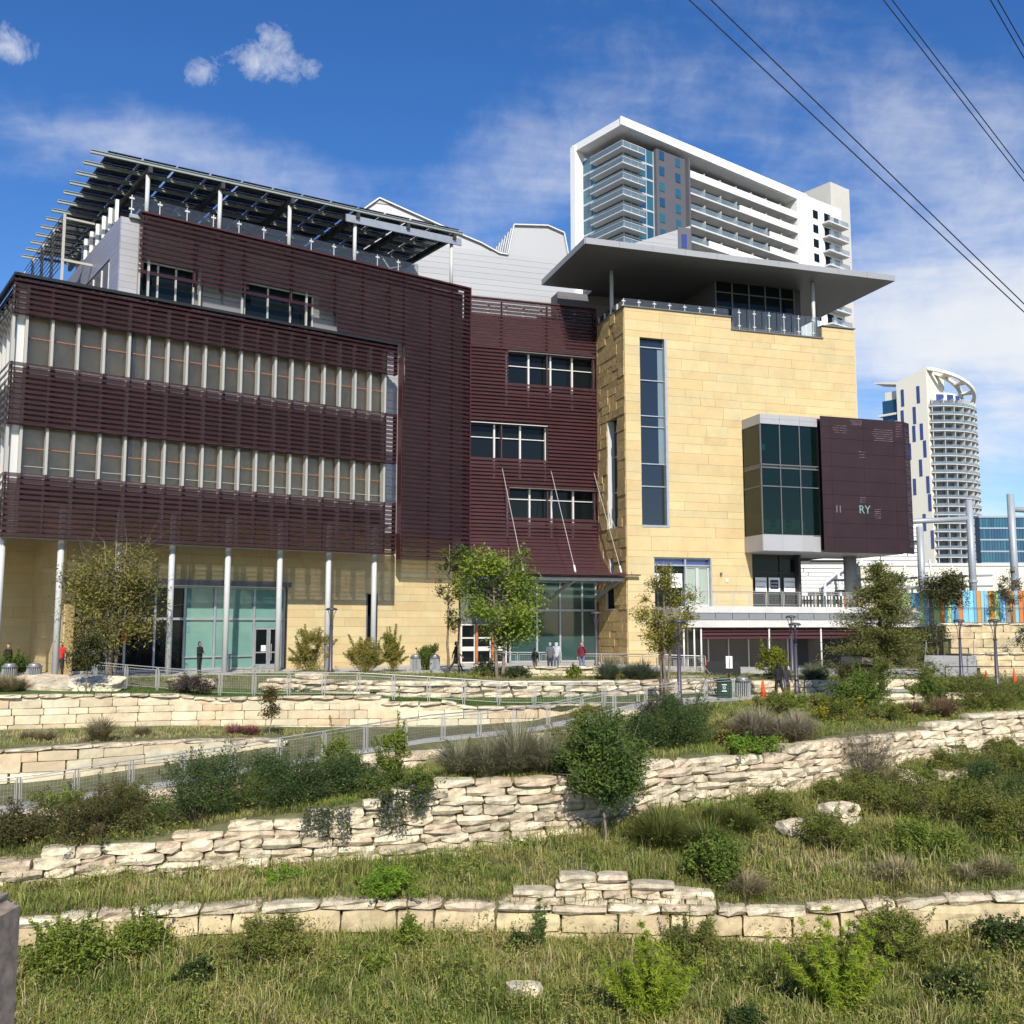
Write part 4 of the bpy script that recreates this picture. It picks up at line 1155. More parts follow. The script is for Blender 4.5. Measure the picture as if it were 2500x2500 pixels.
W4bt = [(-40, 41, -0.3), (-22.17, 44, -0.35), (-19.05, 45, -0.40), (-15.37, 46.5, -0.45), (-14.21, 47, -0.64), (-9.34, 47.3, -0.62), (-6.4, 47.5, -0.60), (-6.3, 47.5, -0.92), (-2.61, 47.2, -0.86), (-2.5, 47.2, -1.08), (2.55, 47.3, -1.06), (3.6, 48.2, -1.05), (6, 49.7, -1.01), (9.5, 52.7, -0.95), (12.1, 53.7, -0.94), (24, 55.7, -0.67), (40, 57.2, -0.67)]
W5b = [(-40, 45.5, -0.15), (-22, 48.2, -0.25), (-16, 52.0, -0.55), (-15, 53.0, -0.62), (-13.5, 54.2, -0.75), (-10, 52.4, -0.8), (-5, 51.0, -0.95), (0, 51.8, -1.0), (6, 52.6, -1.0), (8, 53.2, -1.0), (12.1, 55.0, -0.92), (24, 57.5, -0.55), (40, 59, -0.55)]
W5t = [(-40, 46.0, -0.1), (-22, 48.7, -0.15), (-16, 52.5, -0.25), (-15, 53.5, -0.3), (-13.5, 54.5, 0.0), (-10, 52.7, 0.05), (-5, 51.3, -0.02), (0, 52.1, -0.12), (6, 52.9, -0.2), (8, 53.5, -0.2), (12.1, 55.3, -0.3), (24, 57.8, -0.5), (40, 59.3, -0.5)]
PLn = [(-40, 48.0, -0.02), (-22, 51.0, -0.02), (-16, 55.0, -0.02), (-13.5, 57.0, -0.02), (-10, 56.5, -0.02), (-5, 56.5, -0.02), (0, 57.5, -0.02), (8, 58.5, -0.02), (12.1, 59.0, -0.12), (24, 61.5, -0.5), (40, 63, -0.5)]
N0 = [(-40, 3, -7.5), (40, 3, -7.5)]
N1 = [(-40, 15, -6.6), (0, 17, -6.55), (40, 15, -6.4)]
N2 = [(-40, 22, -6.1), (-6, 24, -6.15), (6, 24, -6.2), (40, 22, -5.8)]
PLf = [(-40, 130, -0.02), (40, 130, -0.02)]
def fn(c):
    xs = [p[0] for p in c]; ys = [p[1] for p in c]; zs = [p[2] for p in c]
    return lambda x: (float(np.interp(x, xs, ys)), float(np.interp(x, xs, zs)))
CUR = {k: fn(v) for k, v in dict(N0=N0, N1=N1, N2=N2, W1b=W1b, W1t=W1t, W2b=W2b, W2t=W2t, W3b=W3b, W3t=W3t, R1=R1, W4ab=W4ab, W4at=W4at, W4bb=W4bb, W4bt=W4bt, W5b=W5b, W5t=W5t, PLn=PLn, PLf=PLf).items()}
ORDER = ['N0', 'N1', 'N2', 'W1b', 'W1t', 'W2b', 'W2t', 'W3b', 'W3t', 'R1', 'W4ab', 'W4at', 'W4bb', 'W4bt', 'W5b', 'W5t', 'PLn', 'PLf']
XS = np.arange(-40, 40.01, 0.5)
def noise2(x, y, s=1.0):
    return (math.sin(x * 1.7 * s + 1.3 * math.sin(y * 1.1 * s)) + math.sin(y * 2.1 * s + 1.7 * math.sin(x * 0.9 * s + 2)) + 0.6 * math.sin((x + y) * 3.3 * s)) / 2.6
def band(names, sub, bump=0.0, lift=0.0):
    """loft between consecutive curves; sub rows in each band"""
    v, f = [], []
    rows = []
    for a, b in zip(names[:-1], names[1:]):
        for k in range(sub):
            rows.append((a, b, k / sub))
    rows.append((names[-1], names[-1], 0))
    for a, b, t in rows:
        for x in XS:
            (y0, z0), (y1, z1) = CUR[a](x), CUR[b](x)
            y = y0 + (y1 - y0) * t; z = z0 + (z1 - z0) * t
            if bump and 0 < t < 1:
                z += bump * noise2(x, y, 0.9)
            v.append((x, y, z + lift))
    n = len(XS)
    for i in range(len(rows) - 1):
        for j in range(n - 1):
            f.append((i * n + j, i * n + j + 1, (i + 1) * n + j + 1, (i + 1) * n + j))
    me = bpy.data.meshes.new('terrain'); me.from_pydata(v, [], f)
    me.polygons.foreach_set('use_smooth', [True] * len(me.polygons))
    return me
def height(x, y):
    """terrain height by walking the bands"""
    prev = None
    for k in ORDER:
        yy, z = CUR[k](x)
        if prev and prev[0] <= y <= yy:
            if yy - prev[0] < 1e-6: return z
            t = (y - prev[0]) / (yy - prev[0]); return prev[1] + (z - prev[1]) * t
        prev = (yy, z)
    return prev[1]
SOIL = mat('grassy_soil', (0.10, 0.10, 0.045), 0.95, noise=0.4, nscale=1.5, coord='World', bump=0.4, bscale=6)
LAWN = mat('mown_lawn', (0.09, 0.135, 0.025), 0.9, noise=0.3, nscale=3, coord='World', bump=0.5, bscale=40)
PAVE = mat('concrete_paving', (0.44, 0.42, 0.38), 0.85, noise=0.15, nscale=0.8, coord='World')
def structure(name, me, m):
    o = mobj(name, me, m); o['kind'] = 'structure'; return o
gr = structure('ground', band(['N0', 'N1', 'N2', 'W1b', 'W1t', 'W2b', 'W2t', 'W3b', 'W3t'], 5, 0.06), SOIL)
structure('ramp_path', band(['W3t', 'R1'], 2), PAVE)
structure('planting_ground', band(['R1', 'W4ab', 'W4at', 'W4bb', 'W4bt'], 2), SOIL)
structure('lawn', band(['W4bt', 'W5b'], 3), LAWN)
structure('upper_bed', band(['W5b', 'W5t', 'PLn'], 3), SOIL)
structure('plaza', band(['PLn', 'PLf'], 3), PAVE)
far = G(); far.v = [(-3000, 130, -0.05), (3000, 130, -0.05), (3000, 4000, -0.05), (-3000, 4000, -0.05), (-3000, 130, -0.05)]
far.v = [(-3000, -400, -7.8), (3000, -400, -7.8), (3000, 4000, -7.8), (-3000, 4000, -7.8)]; far.f = [(0, 1, 2, 3)]
structure('far_ground', far.mesh('far_ground'), mat('far_soil', (0.16, 0.16, 0.12), 0.9))
cg_ = G(); cg_.box(-400, 400, 130.2, 1500, -4, -0.05)
structure('city_ground', cg_.mesh('city_ground'), mat('city_grey', (0.2, 0.2, 0.2), 0.9))

# ---------------------------------------------------------------- stones
ST = {}
def stonemesh(m, rough, seed, key):
    k = (m.name, key, seed)
    if k in ST: return ST[k]
    r = random.Random(seed * 31 + 5)
    nx, ny, nz = 3, 2, 2
    bm = bmesh.new()
    grid = {}
    def V(i, j, l):
        if (i, j, l) not in grid:
            x, y, z = i / nx * 2 - 1, j / ny * 2 - 1, l / nz * 2 - 1
            ex = sum(abs(c) > 0.99 for c in (x, y, z))
            q = 1 - (rough * 0.15 if ex == 3 else rough * 0.055 if ex == 2 else 0) * r.uniform(0.2, 2.0)
            grid[(i, j, l)] = bm.verts.new((x * (1 - (1 - q) * 0.5) * 0.5 + r.uniform(-1, 1) * rough * 0.012, y * q * 0.5 + (r.uniform(-1, 1) * rough * 0.10), z * q * 0.5 + r.uniform(-1, 1) * rough * 0.065))
        return grid[(i, j, l)]
    for i in range(nx):
        for l in range(nz):
            for j in (0, ny):
                bm.faces.new([V(i, j, l), V(i + 1, j, l), V(i + 1, j, l + 1), V(i, j, l + 1)])
    for j in range(ny):
        for l in range(nz):
            for i in (0, nx):
                bm.faces.new([V(i, j, l), V(i, j + 1, l), V(i, j + 1, l + 1), V(i, j, l + 1)])
    for i in range(nx):
        for j in range(ny):
            for l in (0, nz):
                bm.faces.new([V(i, j, l), V(i + 1, j, l), V(i + 1, j + 1, l), V(i, j + 1, l)])
    bmesh.ops.recalc_face_normals(bm, faces=bm.faces)
    me = bpy.data.meshes.new('stone'); bm.to_mesh(me); bm.free()
    me.materials.append(m)
    ST[k] = me
    return me
class Path:
    def __init__(s, pts):
        s.p = [Vector(p) for p in pts]; s.s = [0]
        for a, b in zip(s.p[:-1], s.p[1:]): s.s.append(s.s[-1] + (b - a).length)
        s.len = s.s[-1]
    def at(s, t):
        x = np.interp(t, s.s, [p.x for p in s.p]); y = np.interp(t, s.s, [p.y for p in s.p]); return Vector((x, y))
    def tan(s, t):
        d = s.at(min(s.len, t + 0.4)) - s.at(max(0, t - 0.4)); return d.normalized()
NSTONE = [0]
def stone(parent, m, rough, name, pos, yaw, size, tilt=0.0):
    NSTONE[0] += 1
    me = stonemesh(m, rough, rng.randrange(9), round(rough, 1))
    Mx = Matrix.Translation(pos) @ Matrix.Rotation(yaw, 4, 'Z') @ Matrix.Rotation(tilt, 4, 'Y') @ Matrix.Diagonal((*size, 1))
    if rng.random() < 0.5:
        Mx = Mx @ Matrix.Diagonal((-1, 1, 1, 1)) @ Matrix.Diagonal((1, 1, 1, 1)) if False else Mx @ Matrix.Rotation(math.pi, 4, 'Y')
    return place(bpy.data.objects.new(name, me), parent, Mx)
def stonewall(label, xs, base, top, ch, ln, m, rough, depth=0.6, name='stone', jit=0.06, gap=0.012, z0=None, cap=None, zjit=0.0, skip=0.0, obj='retaining_wall', grp='limestone retaining walls of the bank', out=0.0, proud=0.0):
    """courses of stones along X stations xs; base/top are curve names or functions giving (y,z)"""
    fb_ = CUR[base] if isinstance(base, str) else base
    ft = CUR[top] if isinstance(top, str) else top
    P = Path([(x, fb_(x)[0] - out) for x in xs])
    mid = xs[len(xs) // 2]
    e = empty(obj, label, 'wall', (mid, fb_(mid)[0], fb_(mid)[1]), group=grp)
    zmin = min(fb_(x)[1] for x in xs) - 0.3 if z0 is None else z0
    zmax = max(ft(x)[1] for x in xs) + 0.3
    z = zmin; course = 0
    while z < zmax:
        h = ch * rng.uniform(0.85, 1.2)
        s = rng.uniform(0, ln * 0.5)
        while s < P.len:
            l = ln * rng.uniform(0.55, 1.5)
            c = min(s + l / 2, P.len)
            p = P.at(c); zb = fb_(p.x)[1]; zt = ft(p.x)[1]
            capz = zt - (cap or 0)
            if z + h * 0.55 > zb - 0.15 and z + h * (0.22 if cap else 0.50) < capz + 0.02 and rng.random() > skip:
                hh = h
                if cap and 0 < capz - (z + h) < ch * 0.75: hh = capz - z + 0.02
                if cap and z + hh > capz + 0.03: hh = capz - z + 0.03
                d = P.tan(c); yaw = math.atan2(d.y, d.x)
                nrm = Vector((d.y, -d.x))
                q = p + nrm * (rng.uniform(-jit, jit) + proud) - nrm * (depth * 0.5 - 0.12)
                stone(e, m, rough, name, (q.x, q.y, z + hh / 2 + rng.uniform(-zjit, zjit)), yaw, (l - gap, depth, hh - gap), rng.uniform(-1, 1) * rough * 0.02)
            s += l
        z += h - (0.01 if rough > 0.5 else 0); course += 1
    if cap:
        s = 0.0
        while s < P.len:
            l = ln * rng.uniform(0.6, 1.3)
            c = min(s + l / 2, P.len); p = P.at(c); zt = ft(p.x)[1]
            d = P.tan(c); nrm = Vector((d.y, -d.x))
            sl = math.atan2(ft(p.x + 0.5)[1] - ft(p.x - 0.5)[1], 1.0)
            if abs(sl) > 0.25: sl = 0
            if fb_(p.x)[1] < zt - 0.12:
                q = p + nrm * (rng.uniform(0.02, 0.14)) - nrm * (depth * 0.5 - 0.12)
                stone(e, LEDGE if cap < 0.3 else m, 1.0, 'cap_stone', (q.x, q.y, zt - cap / 2 + 0.03 + rng.uniform(-0.02, 0.02)), math.atan2(d.y, d.x), (l - 0.02, depth + 0.1, cap * rng.uniform(0.9, 1.15)), -sl)
            s += l
    return e
def xr(a, b, n): return [a + (b - a) * i / (n - 1) for i in range(n)]
# lower wall of big sawn blocks with a rough cap
e1 = stonewall('long lower wall of big square blocks with rough grey capstones above the bottom grass', xr(-15.5, 16.5, 33), 'W1b', 'W1t', 0.60, 1.25, BLOCK, 0.45, depth=0.7, jit=0.015, gap=0.03, cap=0.22, z0=-6.2, proud=0.1)
stonewall('short stretch of ledge stones piled three high upon the block wall', xr(-0.3, 5.2, 8), lambda x: (CUR['W1t'](x)[0] + 0.1, CUR['W1t'](x)[1] + 0.0), lambda x: (CUR['W1t'](x)[0], float(np.interp(x, [-0.3, 0.9, 1.2, 3.9, 4.2, 5.2], [-4.45, -4.42, -4.12, -4.18, -4.4, -4.55]))), 0.22, 1.15, LEDGE, 1.0, depth=0.6, z0=-4.83)
# tall ledge stone wall across the bank
stonewall('tall curving wall of stacked ledge stones across the middle of the bank', xr(-16.5, 25.5, 60), 'W2b', 'W2t', 0.29, 1.05, LEDGE, 1.0, depth=0.72, jit=0.10, gap=0.0, zjit=0.015, proud=0.16)
stonewall('short row of ledge stones half buried in grass right of the block wall', xr(8.4, 10.8, 4), lambda x: (31.6 + (x - 8.4) * 0.5, -4.15 + (x - 8.4) * 0.12), lambda x: (31.6, -3.45 + (x - 8.4) * 0.16), 0.36, 0.8, LEDGE, 1.0, depth=0.7)
stonewall('few pale stones buried in the grassy slope at far right', xr(13.8, 17.6, 4), lambda x: (37.0, -3.25 + (x - 13.8) * 0.05), lambda x: (37.0, -2.75 + (x - 13.8) * 0.08), 0.3, 0.8, LEDGE, 1.0, depth=0.7, skip=0.35)
# edge of the ramp
stonewall('stepped ledge stones holding up the sloping ramp path', xr(-18.5, 6.5, 40), 'W3b', 'W3t', 0.33, 1.2, LEDGE, 1.0, depth=0.5, jit=0.08, gap=0.02, skip=0.08)
# ashlar walls above the ramp
stonewall('low ashlar wall with thin caps directly above the ramp on the left', xr(-26, -9.8, 26), 'W4ab', 'W4at', 0.40, 1.3, CREAM, 0.25, depth=0.4, jit=0.012, gap=0.014, cap=0.13, proud=0.12)
stonewall('high pale ashlar wall with thin caps below the lawn railing', xr(-30, 4.0, 60), 'W4bb', 'W4bt', 0.33, 1.05, CREAM, 0.25, depth=0.4, jit=0.014, gap=0.013, cap=0.14, z0=-2.55)
# stacked boulders at the plaza edge
stonewall('stacked boulder ledge between the lawn and the plaza left of the entrance', xr(-13.6, -3.8, 16), 'W5b', 'W5t', 0.30, 1.25, LEDGE, 1.0, depth=0.9, jit=0.15, gap=0.03)
stonewall('stacked boulder ledge behind the lawn right of the leafy green tree', xr(-3.6, 14.0, 26), 'W5b', lambda x: (CUR['W5t'](x)[0], CUR['W5t'](x)[1] - 0.02), 0.28, 1.2, LEDGE, 1.0, depth=0.8, jit=0.13, gap=0.03)
stonewall('pale bench-height ashlar wall in front of the entrance glazing', xr(-2.2, 4.8, 10), lambda x: (54.2 + 0.2 * (x + 2), -0.1), lambda x: (54.2, 0.42), 0.24, 1.2, CREAM, 0.25, depth=0.4, cap=0.12)
stonewall('two long pale stones edging the planting bed at the right', xr(15.8, 21.6, 6), lambda x: (46.2 + (x - 16) * 0.15, -1.05), lambda x: (46.2, -0.45), 0.3, 1.5, LEDGE, 1.0, depth=0.7)
stonewall('row of pale stones behind the path under the cypress', xr(12.5, 22, 8), lambda x: (53.4 + (x - 12) * 0.16, -0.95), lambda x: (53.4, -0.42), 0.3, 1.3, LEDGE, 1.0, depth=0.7)
# upper right terraces
def fx(y, z): return lambda x: (y, z)
tb = G().box(29.2, 46, 64.4, 68.2, -0.9, 0.75).box(29.2, 60, 68.4, 130, -0.9, 2.6).box(26.6, 29.2, 71.5, 130, -0.9, 2.6)
structure('street_terrace', tb.mesh('street_terrace'), SOIL)
stonewall('tan ashlar wall at the right below the colourful fence steps', xr(29.0, 46, 18), fx(64.2, -0.6), fx(64.2, 0.9), 0.42, 1.5, BLOCK, 0.25, depth=0.4, cap=0.13)
stonewall('upper pale wall carrying the colourful fence at the right edge', xr(29.0, 46, 18), fx(68.2, -0.6), fx(68.2, 2.75), 0.5, 1.6, BLOCK, 0.25, depth=0.4, cap=0.14)
# ================================================================ VEGETATION
def rampmat(name, cols, rough=0.75, trans=0.22):
    if name in MATS: return MATS[name]
    m = bpy.data.materials.new(name); m.use_nodes = True
    t = m.node_tree; L = t.links.new
    p = t.nodes['Principled BSDF']; p.inputs['Roughness'].default_value = rough; p.inputs['Specular IOR Level'].default_value = 0.25
    a = t.nodes.new('ShaderNodeAttribute'); a.attribute_name = 'r'
    cr = t.nodes.new('ShaderNodeValToRGB')
    e = cr.color_ramp.elements
    while len(e) < len(cols): e.new(0.5)
    for i, c in enumerate(cols):
        e[i].position = i / (len(cols) - 1); e[i].color = (*c, 1)
    L(a.outputs['Fac'], cr.inputs[0]); L(cr.outputs[0], p.inputs['Base Color'])
    td = t.nodes.new('ShaderNodeBsdfTranslucent'); L(cr.outputs[0], td.inputs[0])
    ms = t.nodes.new('ShaderNodeMixShader'); ms.inputs[0].default_value = trans
    L(p.outputs[0], ms.inputs[1]); L(td.outputs[0], ms.inputs[2]); L(ms.outputs[0], t.nodes['Material Output'].inputs[0])
    MATS[name] = m
    return m
def polymesh(name, V, nper, faces_per, r):
    """V: (N*nper,3); faces_per: list of index tuples inside one element; r: (N,)"""
    N = len(V) // nper
    me = bpy.data.meshes.new(name)
    loops, starts, tot = [], [], 0
    base = np.arange(N) * nper
    arrs = []; sizes = []
    for f in faces_per:
        arrs.append(base[:, None] + np.array(f)[None, :]); sizes.append(np.full(N, len(f)))
    # interleave by face type blocks
    lo = np.concatenate([a.ravel() for a in arrs]); sz = np.concatenate(sizes)
    st = np.concatenate([[0], np.cumsum(sz)[:-1]])
    me.vertices.add(len(V)); me.vertices.foreach_set('co', V.astype(np.float32).ravel())
    me.loops.add(len(lo)); me.loops.foreach_set('vertex_index', lo.astype(np.int32))
    me.polygons.add(len(sz)); me.polygons.foreach_set('loop_start', st.astype(np.int32)); me.polygons.foreach_set('loop_total', sz.astype(np.int32))
    at = me.attributes.new('r', 'FLOAT', 'POINT'); at.data.foreach_set('value', np.repeat(r, nper).astype(np.float32))
    me.update(calc_edges=True)
    return me
def leaves(P, size, r, aspect=0.45, droop=0.2, up=0.5):
    """rhombic leaves at points P"""
    n = len(P)
    a = nr.normal(size=(n, 3)); a[:, 2] = a[:, 2] * 0.6 - droop
    a /= np.linalg.norm(a, axis=1)[:, None]
    b = nr.normal(size=(n, 3)); b[:, 2] *= (1 - up)
    b -= (b * a).sum(1)[:, None] * a; b /= np.linalg.norm(b, axis=1)[:, None] + 1e-9
    s = (size * nr.uniform(0.6, 1.35, n))[:, None]
    V = np.stack([P - a * s * 0.5, P + b * s * aspect * 0.5, P + a * s * 0.5, P - b * s * aspect * 0.5], 1).reshape(-1, 3)
    return polymesh('leaves', V, 4, [(0, 1, 2, 3)], r)
def blades(P, d, length, width, r, curve=0.35, seed_dir=None):
    """bent grass blades: base points P, horizontal lean directions d (n,2)"""
    n = len(P)
    lean = d
    sidev = np.stack([-lean[:, 1], lean[:, 0], np.zeros(n)], 1); sidev /= np.linalg.norm(sidev, axis=1)[:, None] + 1e-9
    rot = nr.uniform(-1, 1, n)
    sidev[:, 0] += rot * 0.7; sidev[:, 1] += nr.uniform(-0.7, 0.7, n); sidev /= np.linalg.norm(sidev, axis=1)[:, None] + 1e-9
    L3 = np.concatenate([lean, np.zeros((n, 1))], 1)
    up = np.array([0, 0, 1.0])[None, :]
    ln = length[:, None]
    mid = P + up * ln * 0.55 + L3 * ln * curve * 0.4
    tip = P + up * ln * (0.95 - 0.25 * np.linalg.norm(L3, axis=1)[:, None]) + L3 * ln * curve * 1.5
    w = (width if hasattr(width, '__len__') else np.full(n, width))[:, None]
    V = np.stack([P, mid + sidev * w, tip, mid - sidev * w], 1).reshape(-1, 3)
    return polymesh('blades', V, 4, [(0, 1, 2, 3)], r)
def arching(P, ang, ln, w, r, a):
    """long drooping blades fanning out from a clump"""
    n = len(P)
    D = np.stack([np.cos(ang), np.sin(ang), np.zeros(n)], 1); S = np.stack([-np.sin(ang), np.cos(ang), np.zeros(n)], 1)
    up = np.array([0, 0, 1.0])[None, :]
    S = S + D * nr.uniform(-0.6, 0.6, n)[:, None]
    def at(t): return P + D * (ln * a * 0.85 * t ** 1.4)[:, None] + up * (ln * (t * (1.05 - 0.12 * a) - 0.42 * a * t ** 2.6))[:, None]
    w = w[:, None]
    V = np.stack([at(0.0), at(0.5) + S * w, at(0.5) - S * w, at(0.8) + S * w * 0.7, at(0.8) - S * w * 0.7, at(1.0)], 1).reshape(-1, 3)
    return polymesh('blades', V, 6, [(0, 1, 2), (2, 1, 3, 4), (4, 3, 5)], r)
def noisev(x, y, s):
    return (np.sin(x * 1.7 * s + 1.3 * np.sin(y * 1.1 * s)) + np.sin(y * 2.1 * s + 1.7 * np.sin(x * 0.9 * s + 2)) + 0.6 * np.sin((x + y) * 3.3 * s)) / 2.6
HT = lambda X, Y: np.array([height(a, b) for a, b in zip(X, Y)])
FIELD = rampmat('wild_grass', [(0.109, 0.156, 0.034), (0.192, 0.240, 0.052), (0.282, 0.312, 0.075), (0.410, 0.372, 0.132), (0.614, 0.492, 0.265)], trans=0.35)
LUSH = rampmat('lush_grass', [(0.090, 0.168, 0.023), (0.166, 0.264, 0.034), (0.256, 0.324, 0.052)], trans=0.4)
STRAW = rampmat('straw_grass', [(0.20, 0.17, 0.08), (0.34, 0.28, 0.15), (0.46, 0.39, 0.23)], trans=0.3)
def field(label, c0, c1, n_tuft, per, hrange, x0, x1, t0=0.0, t1=1.0, dry=0.0, name='wild_grass', spread=0.16, width=0.0105, m=None, patchy=None):
    X = nr.uniform(x0, x1, n_tuft); T = nr.uniform(t0, t1, n_tuft)
    Y0 = np.array([CUR[c0](x)[0] for x in X]); Y1 = np.array([CUR[c1](x)[0] for x in X])
    Y = Y0 + (Y1 - Y0) * T
    # even out the density on the wide parts
    keep = (np.abs(X) < Y * 0.60 + 1.5) & (nr.uniform(0, 1, n_tuft) < np.clip((Y1 - Y0) / np.percentile(Y1 - Y0, 90), 0.12, 1))
    if patchy is not None: keep &= noisev(X * 0.8 + patchy, Y * 1.2 - patchy, 0.6) + nr.normal(0, 0.15, n_tuft) > 0.28
    X, Y = X[keep], Y[keep]
    Zt = HT(X, Y)
    patch = noisev(X, Y, 0.45) * 0.5 + 0.5
    patch2 = noisev(X + 9, Y * 1.3 + 4, 1.3) * 0.5 + 0.5
    hh = hrange[0] + (hrange[1] - hrange[0]) * np.clip(0.55 * patch2 + 0.45 * nr.uniform(0, 1, len(X)), 0, 1)
    bx_ = np.repeat(X, per); by_ = np.repeat(Y, per); bz_ = np.repeat(Zt, per)
    n = len(bx_)
    ang = nr.uniform(0, 2 * math.pi, n); rad = np.abs(nr.normal(0, spread, n))
    P = np.stack([bx_ + np.cos(ang) * rad, by_ + np.sin(ang) * rad, bz_ - 0.03], 1)
    lean = np.stack([np.cos(ang), np.sin(ang)], 1) * nr.uniform(0.15, 1.25, n)[:, None] + np.repeat(nr.normal(0, 0.3, (len(X), 2)), per, 0)
    ln = np.repeat(hh, per) * nr.uniform(0.55, 1.15, n)
    r = np.clip(np.repeat(patch * 0.62 + patch2 * 0.22 - 0.06 + dry + nr.normal(0, 0.10, len(X)), per) + nr.uniform(-0.18, 0.26, n), 0, 1)
    o = mobj(name, blades(P, lean, ln, nr.uniform(0.6, 1.3, n) * width, r), m or FIELD)
    return setlab(o, label, 'grass', None, 'stuff')
field('wild green grass covering the bottom of the bank in front', 'N1', 'W1b', 26000, 12, (0.16, 0.62), -15, 15, 0.0, 0.99)
field('mixed green and tan grass between the block wall and the ledge wall', 'W1t', 'W2b', 17000, 12, (0.16, 0.60), -17, 24, 0.06, 0.98, dry=0.10)
field('sparse grass and weeds in the bed above the ledge wall', 'W2t', 'W3b', 12000, 10, (0.15, 0.5), -19, 26, 0.0, 0.97, dry=0.05)
field('dry grass in the strip between the two ashlar walls', 'W4at', 'W4bb', 1500, 9, (0.08, 0.35), -28, -9, 0.1, 0.9, dry=0.28)
field('low groundcover in the beds beside the plaza', 'W5t', 'PLn', 5000, 8, (0.08, 0.30), -28, 34, 0.08, 0.9, dry=0.05)
def weeds(label, c0, c1, n, x0, x1, t0, t1, hmax, cols, name, size=0.09, per=34):
    """scattered broad-leaved weeds, too many to count"""
    X = nr.uniform(x0, x1, n); T = nr.uniform(t0, t1, n)
    Y0 = np.array([CUR[c0](x)[0] for x in X]); Y1 = np.array([CUR[c1](x)[0] for x in X]); Y = Y0 + (Y1 - Y0) * T
    keep = (np.abs(X) < Y * 0.60 + 1.5) & (nr.uniform(0, 1, n) < np.clip((Y1 - Y0) / np.percentile(Y1 - Y0, 85), 0.15, 1)) & (noisev(X + 3, Y - 7, 0.8) + nr.normal(0, 0.35, n) > 0.0)
    X, Y = X[keep], Y[keep]; Zt = HT(X, Y)
    H = hmax * nr.uniform(0.3, 1.0, len(X)) ** 1.3; W = H * nr.uniform(0.35, 0.9, len(X))
    k = len(X) * per
    t = nr.uniform(0.1, 1, k); a = nr.uniform(0, 6.283, k); q = nr.uniform(0, 1, k) ** 0.6
    P = np.stack([np.repeat(X, per) + np.cos(a) * q * np.repeat(W, per) * (1.1 - 0.6 * t), np.repeat(Y, per) + np.sin(a) * q * np.repeat(W, per) * (1.1 - 0.6 * t), np.repeat(Zt, per) + t * np.repeat(H, per)], 1)
    r = np.clip(np.repeat(nr.uniform(0, 1, len(X)), per) * 0.7 + nr.uniform(0, 0.3, k), 0, 1)
    o = mobj(name, leaves(P, size, r, 0.38), rampmat('mat_' + name, cols, trans=0.35))
    setlab(o, label, 'weeds', None, 'stuff')
WEEDC = [(0.090, 0.144, 0.029), (0.179, 0.240, 0.040), (0.269, 0.300, 0.057), (0.358, 0.312, 0.092), (0.333, 0.216, 0.103)]
weeds('mixed leafy weeds scattered through the foreground grass', 'N1', 'W1b', 4200, -15, 15, 0.0, 1.0, 1.0, WEEDC, 'wild_weeds')
weeds('mixed leafy weeds scattered through the grass above the block wall', 'W1t', 'W2b', 3000, -17, 24, 0.0, 1.0, 0.9, WEEDC, 'wild_weeds')
weeds('mixed leafy weeds between the ledge wall and the ramp', 'W2t', 'W3b', 2600, -19, 26, -0.03, 1.0, 0.85, WEEDC, 'wild_weeds')
weeds('leafy groundcover in the beds at the plaza edge', 'W5t', 'PLn', 900, -28, 34, 0.0, 0.9, 0.55, WEEDC, 'wild_weeds')
field('long grass bending against the foot of the block wall', 'N2', 'W1b', 900, 9, (0.30, 0.75), -15, 15, 0.72, 1.0, dry=0.12)
field('long grass along the foot of the ledge wall', 'W1t', 'W2b', 1800, 10, (0.4, 0.8), -16, 24, 0.80, 1.0, dry=0.0)
field('grass hanging over the caps of the block wall', 'W1t', 'W2b', 1600, 10, (0.3, 0.6), -16, 16, -0.05, 0.12, dry=0.12, spread=0.2)
field('straw coloured seed stalks standing above the slopes', 'W1t', 'W2b', 1500, 4, (0.6, 1.1), -14, 22, 0.05, 0.95, dry=0.55, width=0.007)
field('straw coloured seed stalks standing in the foreground', 'N1', 'W1b', 1500, 4, (0.6, 1.15), -15, 15, 0.1, 0.98, dry=0.55, width=0.008)
for k, (c0, c1, xa, xb) in enumerate((('N1', 'W1b', -15, 15), ('W1t', 'W2b', -17, 24), ('W2t', 'W3b', -19, 26))):
    field('lush bright green grass patches, ' + ('foreground', 'above the block wall', 'above the ledge wall')[k], c0, c1, (13000, 10000, 6000)[k], 11, (0.2, 0.5), xa, xb, 0.02, 0.97, m=LUSH, patchy=3.0 + k * 5)
    field('straw coloured matted grass patches, ' + ('foreground', 'above the block wall', 'above the ledge wall')[k], c0, c1, (6000, 7000, 3000)[k], 10, (0.15, 0.45), xa, xb, 0.02, 0.97, m=STRAW, patchy=11.0 + k * 7)
for k, (c0, c1, xa, xb) in enumerate((('N1', 'W1b', -15, 15), ('W1t', 'W2b', -17, 24))):
    field('tall tangled grass clumps, ' + ('foreground', 'above the block wall')[k], c0, c1, (5200, 5200)[k], 14, (0.45, 1.0), xa, xb, 0.02, (0.85, 0.9)[k], dry=0.05, patchy=21.0 + k * 9, spread=0.2)
